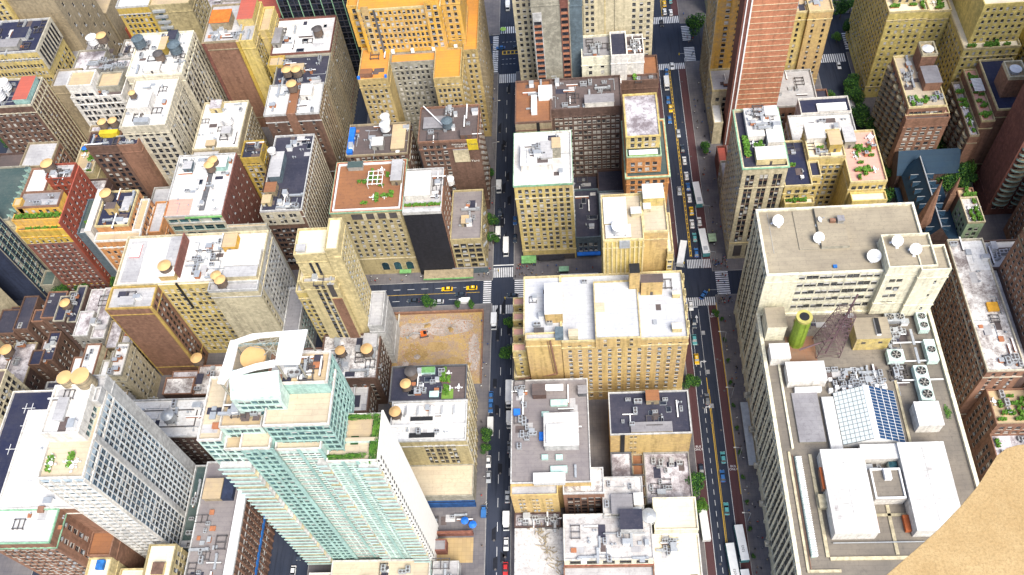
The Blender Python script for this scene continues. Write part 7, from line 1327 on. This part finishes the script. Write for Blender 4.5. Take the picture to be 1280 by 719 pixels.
def light_signal(x, y, rz, label):
    t = thing('traffic_light', label, 'traffic light', (x, y, .15), rz, 'traffic lights at the crossings'); g = G(); g.tube((0,0,0), (0,0,5.4), .1, 6); g.tube((0,0,5.3), (4.2,0,5.6), .07, 5); g.obj('mast', [M_METAL], t); g = G(); g.box(3.7,-.2,4.8,4.1,.2,5.9); g.obj('signal_head', [mat('signal_yellow', (.55,.40,.03), .6)], t)
for x, y, a, lb in ((-40.6,215.4,0,'traffic light at the upper left corner of the narrow street crossing'),(-29.8,201.6,PI_,'traffic light at the lower right corner of the narrow street crossing'),(36.2,215.4,0,'traffic light at the upper left corner of the middle intersection'),(52.8,201.6,PI_,'traffic light at the lower right corner of the middle intersection'),(52.8,338,PI_,'traffic light at the far crossing of the wide street')): light_signal(x, y, a, lb)
# planters and shrubs along the pavement
for i in range(12):
    y = 86+i*9.5; t = thing('planter_box', 'small round shrub in a pit on the right kerb of the wide street', 'planter', (53.2, y, .15), 0, 'kerb shrubs on the wide pavement'); g = G(); g.box(-.7,-.7,0,.7,.7,.35); g.obj('box', [wall('dgrey')], t); o = link(bpy.data.objects.new('shrub', CROWN[(False, i%3)] if (False, i%3) in CROWN else list(CROWN.values())[0]), t); o.scale = (.9,.9,.9); o.location = (0,0,1.1)
# white bicycles by the blue cart
for i in range(7):
    x, y = 0, 0
    t = thing('bicycle', 'white bicycle parked in the rack by the blue delivery cart', 'bicycle', (-39.9+(i%2)*.2, 112.2+i*.75, .0), .1*i, 'bicycles by the blue cart'); g = G()
    for q in (-.5, .5):
        for k in range(10): a, c_ = 2*PI_*k/10, 2*PI_*(k+1)/10; g.tube((q+.33*math.cos(a),0,.34+.33*math.sin(a)), (q+.33*math.cos(c_),0,.34+.33*math.sin(c_)), .03, 3)
    g.obj('wheels', [M_TYRE], t); g = G(); g.tube((-.5,0,.34), (-.15,0,.85), .03, 3); g.tube((-.15,0,.85), (.4,0,.8), .03, 3); g.tube((.5,0,.34), (.35,0,1.0), .03, 3); g.tube((-.1,0,.3), (.4,0,.8), .03, 3); g.obj('frame', [M_WHITEP], t); g = G(); g.tube((.35,-.28,1.02), (.35,.28,1.02), .025, 3); g.obj('handlebar', [M_METAL], t)
# parasols of the small courtyard at the bottom of the narrow street
for i, q in enumerate(((-47.1,109.5), (-44.2,108.0))):
    g = G(); g.cyl(0,0,0,2.3,.05,n=5,m=1); g.cyl(0,0,2.2,2.8,1.5,.08,n=8); o = tag(g.obj('parasol', [M_BLUE, M_METAL]), ('left' if i == 0 else 'right')+' blue parasol in the small courtyard near the bottom of the narrow street', 'parasol', 'courtyard parasols'); o.location = (q[0], q[1], .15)
g = G(); g.cyl(0,0,0,2.3,.05,n=5,m=1); g.cyl(0,0,2.2,2.8,1.6,.1,n=8); o = tag(g.obj('parasol', [mat('canvas_green', (.35,.6,.12), .7), M_METAL]), 'pale green vendor parasol at the far corner of the narrow street', 'parasol'); o.location = (*(-37.5,367.3), .15)
o = sheet('courtyard_floor', [(-62,95,-44,104)], mat('court_ochre', (.42,.30,.14), .9, 'paving', c2=(.34,.25,.14)), .16)

# ================================================================== people
def body_mesh(kind):
    """one continuous skinned figure"""
    st = {0: .32, 1: -.25, 2: .12}[kind]
    V_ = dict(pelvis=(0,0,.95), spine=(0,.02,1.2), chest=(0,.03,1.4), neck=(0,.04,1.52), head=(0,.06,1.66), top=(0,.06,1.76),
      hl=(-.1,0,.9), kl=(-.11,st*.5,.5), al=(-.11,st*.55-.05,.09), fl=(-.11,st*.55+.14,.04), hr=(.1,0,.9), kr=(.11,-st*.25,.5), ar=(.11,-st,.12), fr=(.11,-st+.16,.05),
      sl=(-.19,.02,1.42), el=(-.25,-st*.5,1.16), wl=(-.24,-st*.6+.12,.93), dl=(-.23,-st*.6+.2,.84), sr=(.19,.02,1.42), er=(.25,st*.5,1.16), wr=(.24,st*.6+.12,.93), dr=(.23,st*.6+.2,.84))
    E_ = [('pelvis','spine'),('spine','chest'),('chest','neck'),('neck','head'),('head','top'),('pelvis','hl'),('hl','kl'),('kl','al'),('al','fl'),('pelvis','hr'),('hr','kr'),('kr','ar'),('ar','fr'),('chest','sl'),('sl','el'),('el','wl'),('wl','dl'),('chest','sr'),('sr','er'),('er','wr'),('wr','dr')]
    Rr = dict(pelvis=.15,spine=.14,chest=.17,neck=.065,head=.105,top=.07,hl=.1,kl=.065,al=.045,fl=.05,hr=.1,kr=.065,ar=.045,fr=.05,sl=.075,el=.05,wl=.035,dl=.04,sr=.075,er=.05,wr=.035,dr=.04)
    ks = list(V_); me = bpy.data.meshes.new('person'); me.from_pydata([V_[k] for k in ks], [(ks.index(a), ks.index(b_)) for a, b_ in E_], [])
    tmp = bpy.data.objects.new('person_tmp', me); COL.objects.link(tmp); md = tmp.modifiers.new('skin', 'SKIN')
    for i, k in enumerate(ks): me.skin_vertices[0].data[i].radius = (Rr[k], Rr[k]*.85)
    me.skin_vertices[0].data[0].use_root = True
    dg = bpy.context.evaluated_depsgraph_get(); out = bpy.data.meshes.new_from_object(tmp.evaluated_get(dg)); COL.objects.unlink(tmp); bpy.data.objects.remove(tmp)
    out.name = 'person'; out.materials.clear(); out.polygons.foreach_set('use_smooth', [True]*len(out.polygons)); return out
CL_T = dict(white=(.7,.7,.7), black=(.03,.03,.035), blue=(.05,.12,.35), red=(.45,.05,.05), grey=(.25,.25,.27), tan=(.4,.3,.2))
SKIN = [mat('skin_a', (.45,.27,.18), .6), mat('skin_b', (.18,.10,.07), .6)]; HAIR = mat('hair_dark', (.03,.02,.015), .8); TROUS = [mat('trousers_navy', (.03,.04,.08)), mat('trousers_grey', (.12,.12,.12)), mat('trousers_tan', (.3,.24,.16))]
PM = {}
def person(x, y, rz, top, k, tr_, sk, where, grp):
    key = (k, top, tr_, sk)
    if key not in PM:
        if k not in PM: PM[k] = body_mesh(k)
        me = PM[k].copy(); 
        for m in (mat('shirt_'+top, CL_T[top]), TROUS[tr_], SKIN[sk], HAIR): me.materials.append(m)
        idx = []
        for p in me.polygons:
            c = p.center; idx.append(3 if (c.z > 1.70 or (c.z > 1.58 and c.y < .04)) else 2 if c.z > 1.52 or (abs(c.x) > .19 and c.z < 1.1) else 0 if c.z > .95 else 1)
        me.polygons.foreach_set('material_index', idx); PM[key] = me
    o = bpy.data.objects.new('person', PM[key]); COL.objects.link(o); o.location = (x, y, .15); o.rotation_euler = (0, 0, rz)
    tag(o, 'pedestrian in a %s top %s' % (top, where), 'person', grp); return o
rp = random.Random(21)
zones = [(58,53.2,58.0,72,200,'on the wide right pavement south of the crossing'),(30,53.0,58.2,222,330,'on the wide right pavement north of the crossing'),(26,52.8,58.2,214.8,221,'in the crowd at the crossing, upper right corner'),(14,52.8,58.2,198,202,'in the crowd at the crossing, lower right corner'),
 (6,53,58,203,214,'across the zebra at the right of the middle intersection'),(24,-30,-21,215,221.5,'in the crowd at the corner below the cream tower'),(12,-20,30,215.2,220.5,'on the avenue pavement below the shop houses'),(22,-100,-45,215.0,217.9,'on the avenue pavement in front of the tan hotel'),(10,-43.8,-40.6,215,221,'at the corner beside the khaki building'),
 (16,-43.9,-40.6,70,196,'on the left pavement of the lower narrow street'),(9,-43.9,-40.6,224,330,'on the left pavement of the upper narrow street'),(8,34.4,36.6,75,190,'on the left pavement of the wide street'),(12,52.6,58,338,372,'at the far right corner of the upper crossing'),(8,-44,-40.5,338,366,'on the far zebra of the narrow street')]
for n, x0, x1, y0, y1, wh in zones:
    for i in range(n): person(rp.uniform(x0, x1), rp.uniform(y0, y1), rp.choice((0, PI_, rp.uniform(0, 6.28))), rp.choice(('white','black','blue','red','grey','tan')), rp.randrange(3), rp.randrange(3), rp.randrange(2), wh, 'pedestrians '+wh)
finalize()
